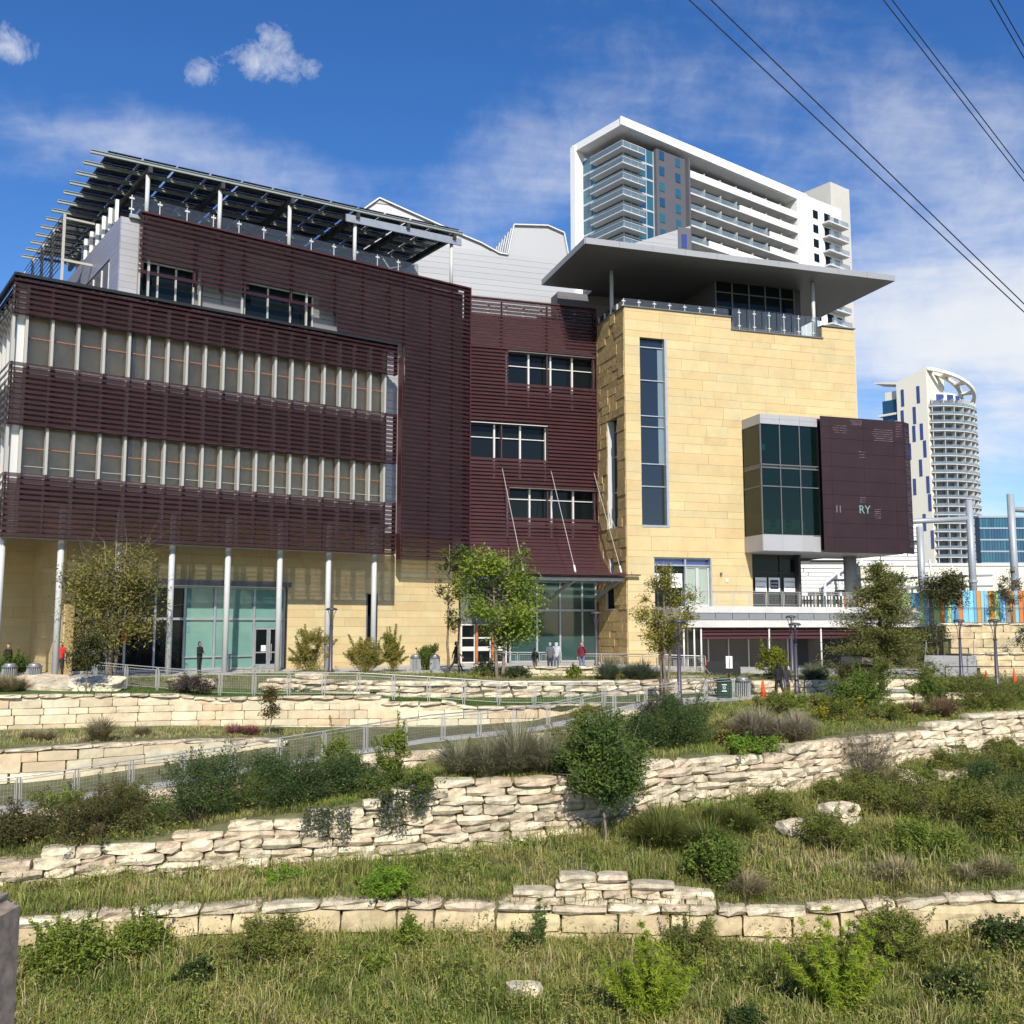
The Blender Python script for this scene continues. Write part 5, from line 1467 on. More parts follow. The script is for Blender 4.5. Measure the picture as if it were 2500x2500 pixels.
def turf():
    n = 26000
    X = nr.uniform(-20, 12, n); Y0 = np.array([CUR['W4bt'](x)[0] for x in X]) + 0.6; Y1 = np.array([CUR['W5b'](x)[0] for x in X])
    Y = Y0 + (Y1 - Y0) * nr.uniform(0, 1, n)
    ang = nr.uniform(0, 6.28, n)
    P = np.stack([X, Y, HT(X, Y) - 0.005], 1)
    o = mobj('turf', blades(P, np.stack([np.cos(ang), np.sin(ang)], 1) * 0.8, nr.uniform(0.04, 0.09, n), 0.012, nr.uniform(0, 1, n)), rampmat('turf_green', [(0.06, 0.11, 0.015), (0.11, 0.17, 0.03)]))
    setlab(o, 'short bright mown turf behind the railing', 'grass', None, 'stuff')
turf()

def blobs(cx, cy, cz, w_, h, n, seed, spread=0.62):
    """sub-clump centres and radii filling an ellipsoidal crown whose base is at cz"""
    r = np.random.default_rng(seed)
    out = []
    for i in range(n):
        d = r.normal(size=3); d /= np.linalg.norm(d)
        q = r.uniform(0.25, 1.0) ** 0.6 * spread
        out.append((cx + d[0] * q * w_ / 2, cy + d[1] * q * w_ / 2, cz + h / 2 + d[2] * q * h / 2, r.uniform(0.20, 0.36) * min(w_, h * 1.2)))
    return out
def clumpleaves(bl, n, size, aspect=0.45, droop=0.2, fill=0.45):
    w_ = np.array([b[3] ** 2 for b in bl]); w_ = w_ / w_.sum()
    idx = nr.choice(len(bl), n, p=w_)
    B = np.array(bl)[idx]
    d = nr.normal(size=(n, 3)); d /= np.linalg.norm(d, axis=1)[:, None]
    q = nr.uniform(fill, 1.08, n)[:, None]
    P = B[:, :3] + d * q * B[:, 3:4] * np.array([1, 1, 0.85])[None, :]
    base = nr.uniform(0, 1, len(bl))[idx]
    r = np.clip(0.5 * base + 0.5 * nr.uniform(0, 1, n) , 0, 1)
    return P, r
KINDS = {
    'lime': ('feathery', [(0.16, 0.23, 0.02), (0.27, 0.35, 0.03), (0.38, 0.44, 0.05)], 0.17, 0.13, 8000, 'lime green feathery bush'),
    'dark': ('leaf', [(0.035, 0.061, 0.018), (0.072, 0.111, 0.025)], 0.09, 0.45, 1300, 'dark green low weed'),
    'herb': ('leaf', [(0.094, 0.148, 0.024), (0.191, 0.250, 0.037), (0.271, 0.317, 0.051)], 0.10, 0.4, 1300, 'mid green leafy herb'),
    'willow': ('leaf', [(0.072, 0.121, 0.025), (0.142, 0.203, 0.051)], 0.13, 0.2, 900, 'slender dark green stalk with narrow leaves'),
    'bright': ('leaf', [(0.123, 0.227, 0.025), (0.231, 0.352, 0.034)], 0.085, 0.5, 3000, 'bright green low mound'),
    'shrub': ('leaf', [(0.054, 0.102, 0.020), (0.137, 0.194, 0.034), (0.191, 0.250, 0.043)], 0.10, 0.45, 2600, 'dark green rounded shrub'),
    'darkgreen': ('leaf', [(0.035, 0.07, 0.022), (0.075, 0.12, 0.035), (0.11, 0.155, 0.045)], 0.085, 0.3, 4200, 'dense dark green shrub'),
    'weedy': ('leaf', [(0.083, 0.114, 0.022), (0.177, 0.203, 0.037), (0.271, 0.250, 0.068)], 0.10, 0.28, 2000, 'loose olive green weedy bush'),
    'brown': ('leaf', [(0.06, 0.065, 0.02), (0.11, 0.105, 0.035), (0.15, 0.12, 0.05)], 0.075, 0.4, 3000, 'brownish green low shrub'),
    'rust': ('leaf', [(0.135, 0.068, 0.027), (0.230, 0.108, 0.041), (0.095, 0.095, 0.027)], 0.08, 0.4, 700, 'rust coloured small shrub'),
    'yellow': ('leaf', [(0.068, 0.108, 0.027), (0.135, 0.162, 0.027), (0.567, 0.459, 0.027)], 0.07, 0.6, 1400, 'low bush dotted with yellow flowers'),
    'yellowshrub': ('leaf', [(0.135, 0.176, 0.020), (0.230, 0.257, 0.027), (0.297, 0.297, 0.041)], 0.11, 0.5, 1800, 'yellow green rounded shrub'),
    'purple': ('leaf', [(0.061, 0.047, 0.047), (0.108, 0.081, 0.074), (0.081, 0.095, 0.041)], 0.085, 0.5, 2400, 'purplish grey low shrub'),
    'greytwig': ('leaf', [(0.142, 0.121, 0.076), (0.261, 0.213, 0.144)], 0.10, 0.12, 2200, 'grey twiggy thin-leaved bush'),
    'bamboo': ('leaf', [(0.163, 0.181, 0.043), (0.300, 0.272, 0.059), (0.435, 0.340, 0.101)], 0.16, 0.22, 1500, 'airy arching shrub with narrow leaves'),
    'vine': ('leaf', [(0.072, 0.111, 0.025), (0.142, 0.181, 0.037)], 0.075, 0.5, 2000, 'spreading green creeper'),
    'maiden': ('blade', [(0.16, 0.17, 0.09), (0.28, 0.27, 0.16), (0.42, 0.38, 0.26)], 0.010, 0, 1600, 'grey green clump of tall fountain grass'),
    'maidenbrown': ('blade', [(0.17, 0.155, 0.09), (0.31, 0.27, 0.17), (0.44, 0.38, 0.27)], 0.010, 0, 1800, 'brownish clump of arching fountain grass'),
    'darkgrass': ('blade', [(0.072, 0.102, 0.024), (0.142, 0.173, 0.037), (0.236, 0.223, 0.068)], 0.011, 0, 1500, 'dark green clump of long grass'),
    'drygrass': ('blade', [(0.18, 0.165, 0.075), (0.32, 0.27, 0.15), (0.45, 0.38, 0.22)], 0.009, 0, 900, 'tan clump of dry grass'),
    'rustgrass': ('blade', [(0.162, 0.108, 0.061), (0.257, 0.162, 0.095)], 0.009, 0, 1100, 'reddish brown clump of fine grass'),
    'pink': ('blade', [(0.270, 0.095, 0.095), (0.405, 0.176, 0.162)], 0.009, 0, 900, 'pinkish red clump of misty grass'),
    'blue': ('blade', [(0.10, 0.14, 0.09), (0.19, 0.23, 0.14)], 0.010, 0, 1200, 'blue green spiky clump of fine grass'),
}
STEM = mat('plant_stem', (0.10, 0.075, 0.045), 0.9)
def plant(kind, X, Y, Z, w_, h, where, seed):
    style, cols, size, asp, n, base = KINDS[kind]
    m = rampmat('plant_' + kind, cols, trans=0.38)
    lab = base + ' ' + where
    e = empty('fountain_grass' if style == 'blade' else 'shrub', lab, 'grass clump' if style == 'blade' else 'shrub', (X, Y, Z), group='plants of the terraced beds')
    r = np.random.default_rng(seed)
    if style == 'blade':
        k = max(1, int(round(w_ / 0.9)))
        n = int(n * (0.6 + 0.4 * k))
        c = np.stack([r.uniform(-0.5, 0.5, k) * max(0, w_ - 0.9), r.uniform(-0.25, 0.25, k) * w_], 1)
        idx = r.integers(0, k, n)
        ang = r.uniform(0, 6.283, n); rad = np.abs(r.normal(0, 0.10, n))
        P = np.stack([X + c[idx, 0] + np.cos(ang) * rad, Y + c[idx, 1] + np.sin(ang) * rad, np.full(n, Z - 0.05)], 1)
        P[:, 2] = HT(P[:, 0], P[:, 1]) - 0.04 if Y < 130 else P[:, 2]
        ln = h * r.uniform(0.55, 1.12, n) * (0.8 + 0.35 * r.uniform(0, 1, k)[idx])
        lean = np.stack([np.cos(ang), np.sin(ang)], 1) * r.uniform(0.1, 1.0, n)[:, None]
        mobj('blades', arching(P, ang, ln, size * r.uniform(0.7, 1.3, n), np.clip(r.uniform(0, 1, n) * 0.7 + 0.3 * (ln / ln.max()) ** 2, 0, 1), r.uniform(0.15, 1.25, n) ** 0.8), m, e)
        return e
    if style == 'feathery' or kind == 'willow':
        k = 26 if style == 'feathery' else 4
        n = int(n * (1.5 if style == 'feathery' else 1))
        bl = []
        for i in range(k):
            a = r.uniform(0, 6.283); q = r.uniform(0.1, 1) * w_ * 0.42; top = h * r.uniform(0.45, 1.0) * (1 - 0.35 * q / (w_ * 0.5))
            for t in np.linspace(0.15, 1, 7):
                bl.append((X + math.cos(a) * q * t, Y + math.sin(a) * q * t, Z + top * t, 0.09 + 0.10 * w_ * 0.35 * (1.1 - t)))
        P, rr = clumpleaves(bl, int(n * 1.8), size, asp, fill=0.0)
        g = G()
        for i in range(0, len(bl), 7):
            g.tube([(X, Y, Z - 0.05), bl[i + 3][:3], bl[i + 6][:3]], [0.014, 0.009, 0.003], 4)
    else:
        bl = blobs(X, Y, Z - 0.1 * h, w_, h * 1.1, max(7, int(8 + 4 * w_)), seed, 0.75)
        bl = [(b[0], b[1], max(b[2], Z + 0.12), b[3] * (0.62 if kind in ('weedy', 'bamboo', 'greytwig') else 0.74)) for b in bl]
        P, rr = clumpleaves(bl, int(n * 2.1 * max(0.6, min(1.7, w_ * h / 2.5))), size, asp, fill=0.35)
        P[:, 2] = np.maximum(P[:, 2], Z - 0.02)
        g = G()
        for q in range(int(9 + 7 * w_)):                    # shoots breaking the outline
            d = r.normal(size=3); d[2] = abs(d[2]) * 0.9 + 0.15; d /= np.linalg.norm(d)
            L_ = r.uniform(0.75, 1.28)
            tip = np.array([X + d[0] * w_ * 0.5 * L_, Y + d[1] * w_ * 0.5 * L_, Z + 0.08 * h + d[2] * h * 0.95 * L_])
            st = np.array([X + d[0] * w_ * 0.1, Y + d[1] * w_ * 0.1, Z])
            m_ = int(60 * max(0.7, h)); t = r.uniform(0.45, 1.03, m_)[:, None]
            pp = st + (tip - st) * t + np.array([0, 0, 1]) * (np.sin(t * 3.0) * 0.06 * h) + r.normal(0, 0.035 + 0.03 * w_, (m_, 3)) * (1.25 - t)
            P = np.concatenate([P, pp]); rr = np.concatenate([rr, np.clip(r.uniform(0, 1) * 0.6 + r.uniform(0, 0.4, m_), 0, 1)])
            g.tube([st, (st + tip) / 2 + np.array([0, 0, 0.05 * h]), tip], [0.012, 0.008, 0.003], 4)
        for b in bl[:9]:
            g.tube([(X + r.uniform(-0.08, 0.08), Y, Z - 0.08), ((X + b[0]) / 2, (Y + b[1]) / 2, (Z + b[2]) / 2 + 0.05), b[:3]], [0.018, 0.012, 0.004], 4)
    mobj('foliage', leaves(P, size, rr, asp, droop=0.35 if style == 'feathery' else 0.15), m, e)
    g.put('stems', STEM, e)
    return e
PL = [
('lime', 3.12, 23.6, -6.2, 3.0, 2.3, 'in the foreground grass right of the middle'),
('lime', 7.4, 23.8, -6.17, 3.7, 2.7, 'in the foreground grass at the right, the larger of two'),
('dark', -7.69, 25.32, -6.01, 0.94, 0.8, 'alone in the foreground grass on the left'),
('herb', -11.0, 26.0, -5.87, 2.3, 1.6, 'beside the concrete parapet at the left'),
('herb', -2.69, 27.1, -5.77, 0.79, 1.08, 'against the block wall left of the middle'),
('willow', 0.75, 27.32, -5.84, 0.65, 1.88, 'in front of the block wall'),
('dark', 0.26, 27.28, -5.83, 1.0, 0.58, 'at the foot of the slender stalk'),
('dark', 5.1, 22.9, -6.25, 1.4, 0.8, 'between the two lime bushes at the bottom edge'),
('herb', -3.49, 25.92, -5.9, 1.1, 0.6, 'in the foreground grass left of the white rock'),
('dark', 10.34, 24.56, -6.04, 1.6, 0.8, 'at the lower right corner of the grass'),
('bright', -3.25, 28.6, -4.81, 2.2, 0.85, 'spilling over the block wall caps'),
('bright', -6.49, 29.8, -4.65, 2.0, 0.5, 'in the grass under the ledge wall at the left'),
('shrub', 5.6, 29.0, -4.71, 1.7, 1.7, 'behind the piled ledge stones'),
('darkgrass', 5.56, 31.5, -4.06, 3.4, 1.3, 'right of the small bank tree'),
('darkgrass', 6.94, 32.6, -3.97, 2.0, 0.9, 'above the half buried stone row'),
('weedy', 11.57, 34.0, -3.77, 3.2, 1.6, 'on the right slope, nearest the stone row'),
('weedy', 13.6, 33.2, -3.75, 3.8, 1.9, 'in the middle of the right slope'),
('weedy', 15.2, 31.2, -3.92, 3.0, 1.7, 'at the right edge low on the slope'),
('weedy', 16.6, 37.9, -3.25, 3.2, 1.3, 'beside the buried stones on the right slope'),
('weedy', 18.9, 38.6, -3.05, 3.2, 1.4, 'high on the slope at the right edge'),
('weedy', 10.9, 35.2, -3.57, 1.6, 0.9, 'under the grey twiggy bush'),
('drygrass', 10.53, 28.3, -4.43, 1.8, 0.8, 'above the block wall right of the shrub'),
('drygrass', 12.88, 28.6, -4.25, 2.2, 0.7, 'above the block wall near the right edge'),
('drygrass', 6.4, 28.6, -4.67, 1.2, 0.9, 'beside the dark shrub on the block wall'),
('brown', -12.4, 30.7, -3.7, 3.6, 1.7, 'on the left end of the ledge wall'),
('brown', -14.9, 31.2, -3.85, 2.8, 1.3, 'at the far left above the ledge wall'),
('darkgreen', -9.74, 31.9, -3.4, 3.5, 2.5, 'above the ledge wall left of the middle, tallest there'),
('darkgreen', -7.0, 32.3, -3.05, 3.4, 1.9, 'above the ledge wall, second from the left'),
('darkgreen', -5.2, 33.0, -2.9, 2.8, 1.4, 'above the ledge wall beside the creeper'),
('herb', -5.84, 35.0, -2.89, 1.5, 2.1, 'upright below the ramp rail, left of its twin'),
('herb', -4.0, 34.2, -2.67, 1.4, 2.2, 'upright below the ramp rail, right of its twin'),
('vine', -3.6, 32.1, -2.5, 3.4, 0.75, 'on top of the ledge wall'),
('maiden', -1.2, 32.7, -2.21, 2.3, 1.6, 'on the ledge wall, smaller left one'),
('maiden', 0.2, 33.4, -2.23, 2.6, 2.0, 'left of the bank tree, taller one'),
('dark', 1.75, 33.0, -2.3, 1.3, 0.95, 'in the shade left of the bank tree'),
('darkgreen', 6.2, 37.0, -1.75, 3.2, 2.1, 'right of the bank tree above the ledge wall'),
('darkgreen', 4.7, 36.4, -1.8, 2.3, 1.6, 'just behind the bank tree crown'),
('rust', 7.97, 37.4, -1.68, 1.1, 0.85, 'left of the brownish fountain grass'),
('maidenbrown', 8.7, 37.2, -1.7, 2.5, 1.45, 'right of the bank tree, left one'),
('maidenbrown', 10.6, 37.9, -1.6, 3.0, 1.35, 'right of the bank tree, right one'),
('bright', 8.4, 36.0, -1.75, 2.8, 0.6, 'hanging over the ledge wall under the fountain grass'),
('greytwig', 12.85, 37.0, -3.09, 2.8, 2.4, 'in front of the ledge wall at the right'),
('shrub', 15.6, 45.2, -1.12, 3.2, 2.0, 'below the cypress in the right bed'),
('yellow', 13.4, 41.4, -1.29, 2.6, 1.0, 'in the right bed above the ledge wall'),
('weedy', 15.46, 42.2, -1.3, 2.4, 0.9, 'in the right bed behind the ledge wall'),
('rustgrass', 17.6, 42.8, -1.15, 3.0, 1.1, 'in the right bed above the ledge wall'),
('weedy', 20.6, 44.2, -1.02, 3.6, 1.6, 'at the right edge above the ledge wall'),
('weedy', 14.0, 45.4, -1.12, 1.7, 0.9, 'beside the path in the right bed'),
('weedy', 21.5, 50.0, -0.75, 1.8, 0.9, 'below the stair handrails at the right'),
('blue', 5.35, 53.4, -0.18, 1.7, 1.3, 'in front of the stone tower, left one'),
('blue', 6.63, 53.5, -0.2, 1.55, 1.2, 'in front of the stone tower, right one'),
('herb', 3.3, 53.6, -0.09, 0.9, 0.9, 'in front of the pale bench wall'),
('shrub', -5.1, 60.8, -0.02, 1.7, 1.75, 'against the yellow wall beside two steel bins'),
('bamboo', -11.4, 57.4, -0.02, 2.6, 3.1, 'in front of the glass doors'),
('bamboo', -8.3, 57.2, -0.02, 2.4, 2.2, 'right of the tall lamp by the yellow wall'),
('bamboo', -6.9, 58.6, -0.02, 1.6, 2.9, 'beside the slit window'),
('drygrass', -21.9, 46.2, -0.31, 2.7, 0.9, 'above the ashlar wall at the left'),
('drygrass', -23.4, 46.6, -0.3, 1.5, 0.9, 'above the ashlar wall at the far left edge'),
('purple', -15.2, 48.0, -0.5, 2.7, 0.95, 'behind the ashlar wall under the railing'),
('shrub', -24.9, 50.4, -0.05, 1.8, 1.5, 'behind the steel bins at the far left'),
('dark', -1.32, 53.6, -0.06, 1.7, 1.0, 'at the foot of the green tree, left'),
('dark', 0.2, 53.2, -0.07, 1.7, 0.6, 'at the foot of the green tree, right'),
('yellowshrub', 14.6, 57.0, -0.2, 1.8, 1.95, 'in front of the terrace louvers'),
('drygrass', -18.6, 40.0, -1.8, 1.9, 0.6, 'on the low ashlar wall at the left'),
('drygrass', -15.98, 39.6, -1.75, 0.6, 1.45, 'tall and sparse on the low ashlar wall'),
('drygrass', -15.0, 41.4, -1.8, 1.3, 0.5, 'between the two ashlar walls'),
('pink', -11.3, 43.2, -2.0, 2.0, 0.6, 'behind the ramp railing'),
('blue', 17.2, 56.9, -0.4, 2.4, 1.0, 'before the dark opening under the terrace'),
('rustgrass', 19.4, 57.2, -0.45, 2.0, 0.9, 'left of the cypress trunk under the terrace'),
('herb', 23.2, 56.4, -0.5, 1.2, 1.1, 'right of the cypress trunk'),
('weedy', -12.6, 33.0, -3.4, 2.4, 1.1, 'below the ramp at the left'),
('herb', -14.6, 33.2, -3.4, 2.0, 1.0, 'below the ramp near the left edge'),
('weedy', -8.6, 35.4, -2.9, 2.2, 1.0, 'against the ramp stones behind the dark shrubs'),
('herb', -1.6, 36.8, -2.6, 2.0, 1.0, 'below the ramp behind the fountain grass'),
('weedy', 2.2, 40.0, -2.3, 2.6, 1.1, 'below the ramp behind the bank tree'),
('weedy', 3.4, 44.8, -1.7, 2.0, 0.9, 'beside the ramp near the nearest lamp post'),
('purple', 6.6, 45.6, -1.4, 2.0, 1.1, 'at the foot of the nearest lamp post'),
('weedy', 11.4, 44.4, -1.1, 2.4, 1.0, 'below the path behind the fountain grass'),
('herb', 12.6, 46.2, -1.0, 2.0, 0.9, 'at the path edge below the walkers'),
('weedy', 9.6, 31.2, -4.1, 2.6, 1.2, 'below the half buried stone row'),
('herb', 12.2, 30.4, -4.1, 2.2, 1.0, 'low on the right slope above the block wall'),
('weedy', 8.6, 33.4, -3.7, 2.4, 1.1, 'above the half buried stone row, nearest the ledge wall'),
('darkgreen', 16.4, 35.2, -3.4, 2.6, 1.4, 'on the right slope near the edge'),
('weedy', 19.8, 41.2, -2.7, 2.2, 1.0, 'at the foot of the ledge wall at the right edge'),
('weedy', 22.6, 46.4, -0.95, 2.6, 1.3, 'at the right edge in the upper bed'),
('shrub', 19.2, 46.8, -0.9, 2.0, 1.2, 'right of the cypress foot'),
('brown', 22.4, 48.6, -0.8, 2.6, 1.2, 'in the bed below the right-hand cones'),
('herb', -9.6, 27.0, -5.7, 1.6, 1.2, 'against the block wall at the left'),
('weedy', -6.2, 26.6, -5.8, 2.4, 1.3, 'in front of the block wall left of the middle'),
('weedy', 4.6, 26.8, -5.8, 2.0, 1.2, 'in front of the block wall right of the middle'),
('weedy', 9.8, 26.4, -5.7, 2.4, 1.4, 'in front of the block wall at the right'),
('dark', 12.6, 26.6, -5.5, 1.8, 0.9, 'before the block wall at the right edge'),
]
for i, (k, x, y, z, w_, h, wh) in enumerate(PL):
    plant(k, x, y, height(x, y), w_, h, wh, 100 + i)
# purple flowering vines hanging over the ledge wall
FLOW = rampmat('vine_flowers', [(0.05, 0.08, 0.02), (0.09, 0.13, 0.035), (0.08, 0.10, 0.04), (0.20, 0.15, 0.26)])
def hanging(label, x, w_, drop, seed):
    r = np.random.default_rng(seed); n = 1500
    y, z = CUR['W2t'](x)
    k = int(4 + 5 * w_); c = r.uniform(-0.5, 0.5, k) * w_; L_ = r.uniform(0.35, 1.0, k); ii = r.integers(0, k, n); t = r.uniform(0, 1, n) ** 1.1 * L_[ii]
    u = c[ii] + r.normal(0, 0.10, n)
    P = np.stack([x + u, y - 0.42 - 0.18 * r.uniform(0, 1, n) - 0.15 * np.sin(t * 3), z + 0.15 - t * drop], 1)
    e = empty('hanging_vine', label, 'vine', (x, y, z), group='vines hanging over the ledge wall')
    mobj('foliage', leaves(P, 0.075, r.uniform(0, 1, n), 0.6), FLOW, e)
    G().tube([(x, y, z), (x, y - 0.3, z - drop * 0.3), (x, y - 0.4, z - drop * 0.7)], 0.012, 4).put('stem', STEM, e)
hanging('wide purple flowering vine hanging over the ledge wall, leftmost', -5.55, 1.3, 1.2, 1)
hanging('narrow purple flowering vine hanging over the ledge wall, middle one', -3.55, 0.8, 1.5, 2)
hanging('green vine hanging over the ledge wall left of the tall stones', -2.75, 0.6, 1.1, 3)

# ---------------------------------------------------------------- trees
BARK = mat('grey_bark', (0.20, 0.165, 0.12), 0.9, noise=0.3, nscale=4, bump=0.5, bscale=20)
BARKD = mat('dark_bark', (0.09, 0.075, 0.055), 0.9, noise=0.3, nscale=4, bump=0.5, bscale=20)
def tree(name, label, X, Y, Z, h, cw, c0, cols, nleaf, lsize, seed, trunk=0.09, bark=BARK, nb=22, multi=1, asp=0.45, spread=0.72, fill=0.25, brad=1.0, tips=0, cy=None):
    r = np.random.default_rng(seed)
    e = empty(name, label, 'tree', (X, Y, Z), group='trees of the grounds')
    bl = blobs(X, Y, Z + c0, cw, h - c0, nb, seed, spread)
    bl = [(b[0], b[1], b[2], b[3] * brad) for b in bl]
    g = G()
    fork = Z + c0 + 0.12 * (h - c0)
    tops = []
    for k in range(multi):
        a = k * 6.283 / multi + 0.4; q = 0.13 if multi > 1 else 0.0
        bx_, by_ = X + math.cos(a) * q, Y + math.sin(a) * q
        pts = [(bx_, by_, Z - 0.15)]
        for t in (0.3, 0.6, 1.0):
            pts.append((X + math.cos(a) * q * (1 + t) + r.normal(0, 0.03), Y + math.sin(a) * q * (1 + t) + r.normal(0, 0.03), Z + (fork - Z) * t))
        pts.append((X + math.cos(a) * q * 3 + r.normal(0, 0.05), Y + math.sin(a) * q * 3, Z + h * 0.72))
        pts.append((X + math.cos(a) * q * 4 + r.normal(0, 0.1), Y + math.sin(a) * q * 4, Z + h * 0.97))
        g.tube(pts, [trunk * 1.25, trunk, trunk * 0.9, trunk * 0.75, trunk * 0.4, 0.012], 8)
        tops.append(pts)
    for i, b in enumerate(bl):
        pts = tops[i % multi]
        zt = max(fork - 0.15, min(b[2] - 0.25 * abs(b[0] - X) - 0.4, Z + h * 0.85))
        s = np.interp(zt, [p[2] for p in pts], range(len(pts)))
        k = int(min(s, len(pts) - 2)); f = s - k
        p0 = Vector(pts[k]).lerp(Vector(pts[k + 1]), f); p1 = Vector(b[:3])
        mid = p0.lerp(p1, 0.5) + Vector((r.normal(0, 0.06), r.normal(0, 0.06), 0.10))
        g.tube([p0, mid, p1], [trunk * 0.34, trunk * 0.22, 0.008], 5)
        for q in range(3):
            d = Vector(r.normal(size=3)).normalized() * b[3] * (0.9 + (0.5 if tips else 0)); d.z = abs(d.z) * 0.9
            g.tube([p1.lerp(p0, 0.25), p1 + d * 0.5, p1 + d * (1.0 + (0.35 if tips else 0))], [0.014, 0.009, 0.003], 4)
    g.put('trunk', bark, e, smooth=True)
    P, rr = clumpleaves(bl, nleaf, lsize, asp, fill=fill)
    mobj('crown', leaves(P, lsize, rr, asp), rampmat('leaf_' + name + str(seed), cols, trans=0.3), e)
    return e
tree('oak_tree', 'broad olive tree with bare twig tips in front of the left columns', -20.6, 52.0, 0.1, 7.1, 5.4, 0.9, [(0.12, 0.125, 0.03), (0.21, 0.195, 0.045), (0.30, 0.26, 0.075)], 17000, 0.15, 11, trunk=0.13, nb=52, multi=4, tips=1, spread=0.92, fill=0.1, brad=0.78)
tree('sapling_tree', 'small olive sapling in the bed above the ashlar wall at left', -19.4, 46.2, height(-19.4, 46.2), 2.85, 1.9, 0.85, [(0.05, 0.06, 0.018), (0.10, 0.10, 0.03)], 3200, 0.13, 12, trunk=0.035, nb=16, fill=0.1)
tree('maple_tree', 'bright green leafy tree in front of the entrance canopy', -0.65, 52.9, height(-0.6, 52.9), 7.1, 4.5, 1.35, [(0.10, 0.165, 0.022), (0.19, 0.26, 0.03), (0.30, 0.35, 0.04)], 11000, 0.19, 13, trunk=0.095, nb=50, multi=2, asp=0.5, spread=1.0, fill=0.15, brad=0.72)
tree('slender_tree', 'slender sparse tree left of the bright green tree', -3.55, 56.2, 0.0, 7.4, 1.9, 2.0, [(0.06, 0.08, 0.02), (0.11, 0.12, 0.03), (0.17, 0.14, 0.04)], 2600, 0.15, 14, trunk=0.075, nb=22, spread=0.95, fill=0.1, brad=0.75)
tree('slender_tree', 'dense green treetop rising behind the slender tree', -3.0, 57.4, 0.0, 7.5, 1.8, 5.0, [(0.05, 0.085, 0.02), (0.09, 0.13, 0.025)], 3000, 0.16, 15, trunk=0.06, nb=14, fill=0.2)
tree('birch_tree', 'yellowing thin-leaved tree at the corner of the stone tower', 7.95, 52.6, height(7.95, 52.6), 7.2, 3.2, 1.6, [(0.13, 0.145, 0.025), (0.22, 0.21, 0.03), (0.34, 0.28, 0.04)], 8000, 0.14, 16, trunk=0.08, nb=32, multi=3, spread=0.92, fill=0.1, brad=0.7)
tree('bank_tree', 'small dark green tree growing before the ledge wall', 2.85, 31.6, height(2.85, 31.6) - 0.05, 4.3, 2.6, 1.15, [(0.05, 0.095, 0.02), (0.10, 0.155, 0.03), (0.15, 0.205, 0.04)], 24000, 0.13, 17, trunk=0.05, nb=40, multi=1, asp=0.38, spread=0.86, fill=0.15, brad=0.82, tips=1)
tree('sapling_tree', 'thin olive sapling standing against the high ashlar wall', -10.3, 43.4, height(-10.3, 43.4), 2.3, 1.15, 0.45, [(0.06, 0.065, 0.02), (0.12, 0.10, 0.03), (0.20, 0.11, 0.04)], 1700, 0.11, 18, trunk=0.025, nb=12, fill=0.1)
tree('street_tree', 'olive tree before the colourful fence, left of the second mast', 29.6, 68.9, 2.7, 4.0, 3.5, 0.9, [(0.05, 0.06, 0.018), (0.10, 0.10, 0.03)], 8000, 0.16, 19, trunk=0.06, nb=26, spread=0.85, fill=0.1, brad=0.8)
tree('street_tree', 'thin sparse tree before the orange fence planks', 34.4, 69.2, 2.7, 3.9, 1.9, 0.8, [(0.09, 0.08, 0.03), (0.15, 0.12, 0.05)], 1800, 0.14, 20, trunk=0.045, nb=18, spread=0.9, fill=0.1, brad=0.8)
tree('street_tree', 'tree cut by the right edge beside the fence', 37.5, 69.6, 2.7, 3.6, 2.4, 0.9, [(0.05, 0.065, 0.02), (0.11, 0.12, 0.03)], 4000, 0.15, 21, trunk=0.05, nb=18, fill=0.1)
tree('street_tree', 'bright green tree behind the top of the cypress', 27.4, 72.6, 2.6, 4.4, 2.6, 1.2, [(0.04, 0.085, 0.018), (0.08, 0.14, 0.025)], 5000, 0.17, 22, trunk=0.06, nb=18, fill=0.2)
tree('bare_tree', 'small brown nearly bare tree beyond the terrace railing', 20.9, 76.5, 3.8, 3.0, 2.0, 0.5, [(0.13, 0.08, 0.045), (0.19, 0.12, 0.07)], 600, 0.11, 23, trunk=0.04, nb=20, tips=1, spread=0.9, fill=0.1)
tree('roof_tree', 'potted green shrub on the roof deck under the solar canopy', *Aw(7.0, -1.5, 26.0), 2.2, 2.2, 0.2, [(0.04, 0.07, 0.015), (0.09, 0.12, 0.02)], 1300, 0.16, 24, trunk=0.05, nb=12, fill=0.2)
tree('terrace_shrub', 'dark green shrub on the upper terrace wall at the right', 27.6, 65.8, 0.8, 2.1, 2.4, 0.3, [(0.04, 0.055, 0.018), (0.09, 0.09, 0.03)], 1500, 0.13, 25, trunk=0.03, nb=16, multi=3, fill=0.1)
tree('terrace_shrub', 'small green shrub beside the upper handrail at the right', 33.4, 65.8, 0.8, 1.9, 1.7, 0.3, [(0.05, 0.075, 0.02), (0.10, 0.12, 0.03)], 1000, 0.13, 26, trunk=0.03, nb=12, multi=2, fill=0.1)
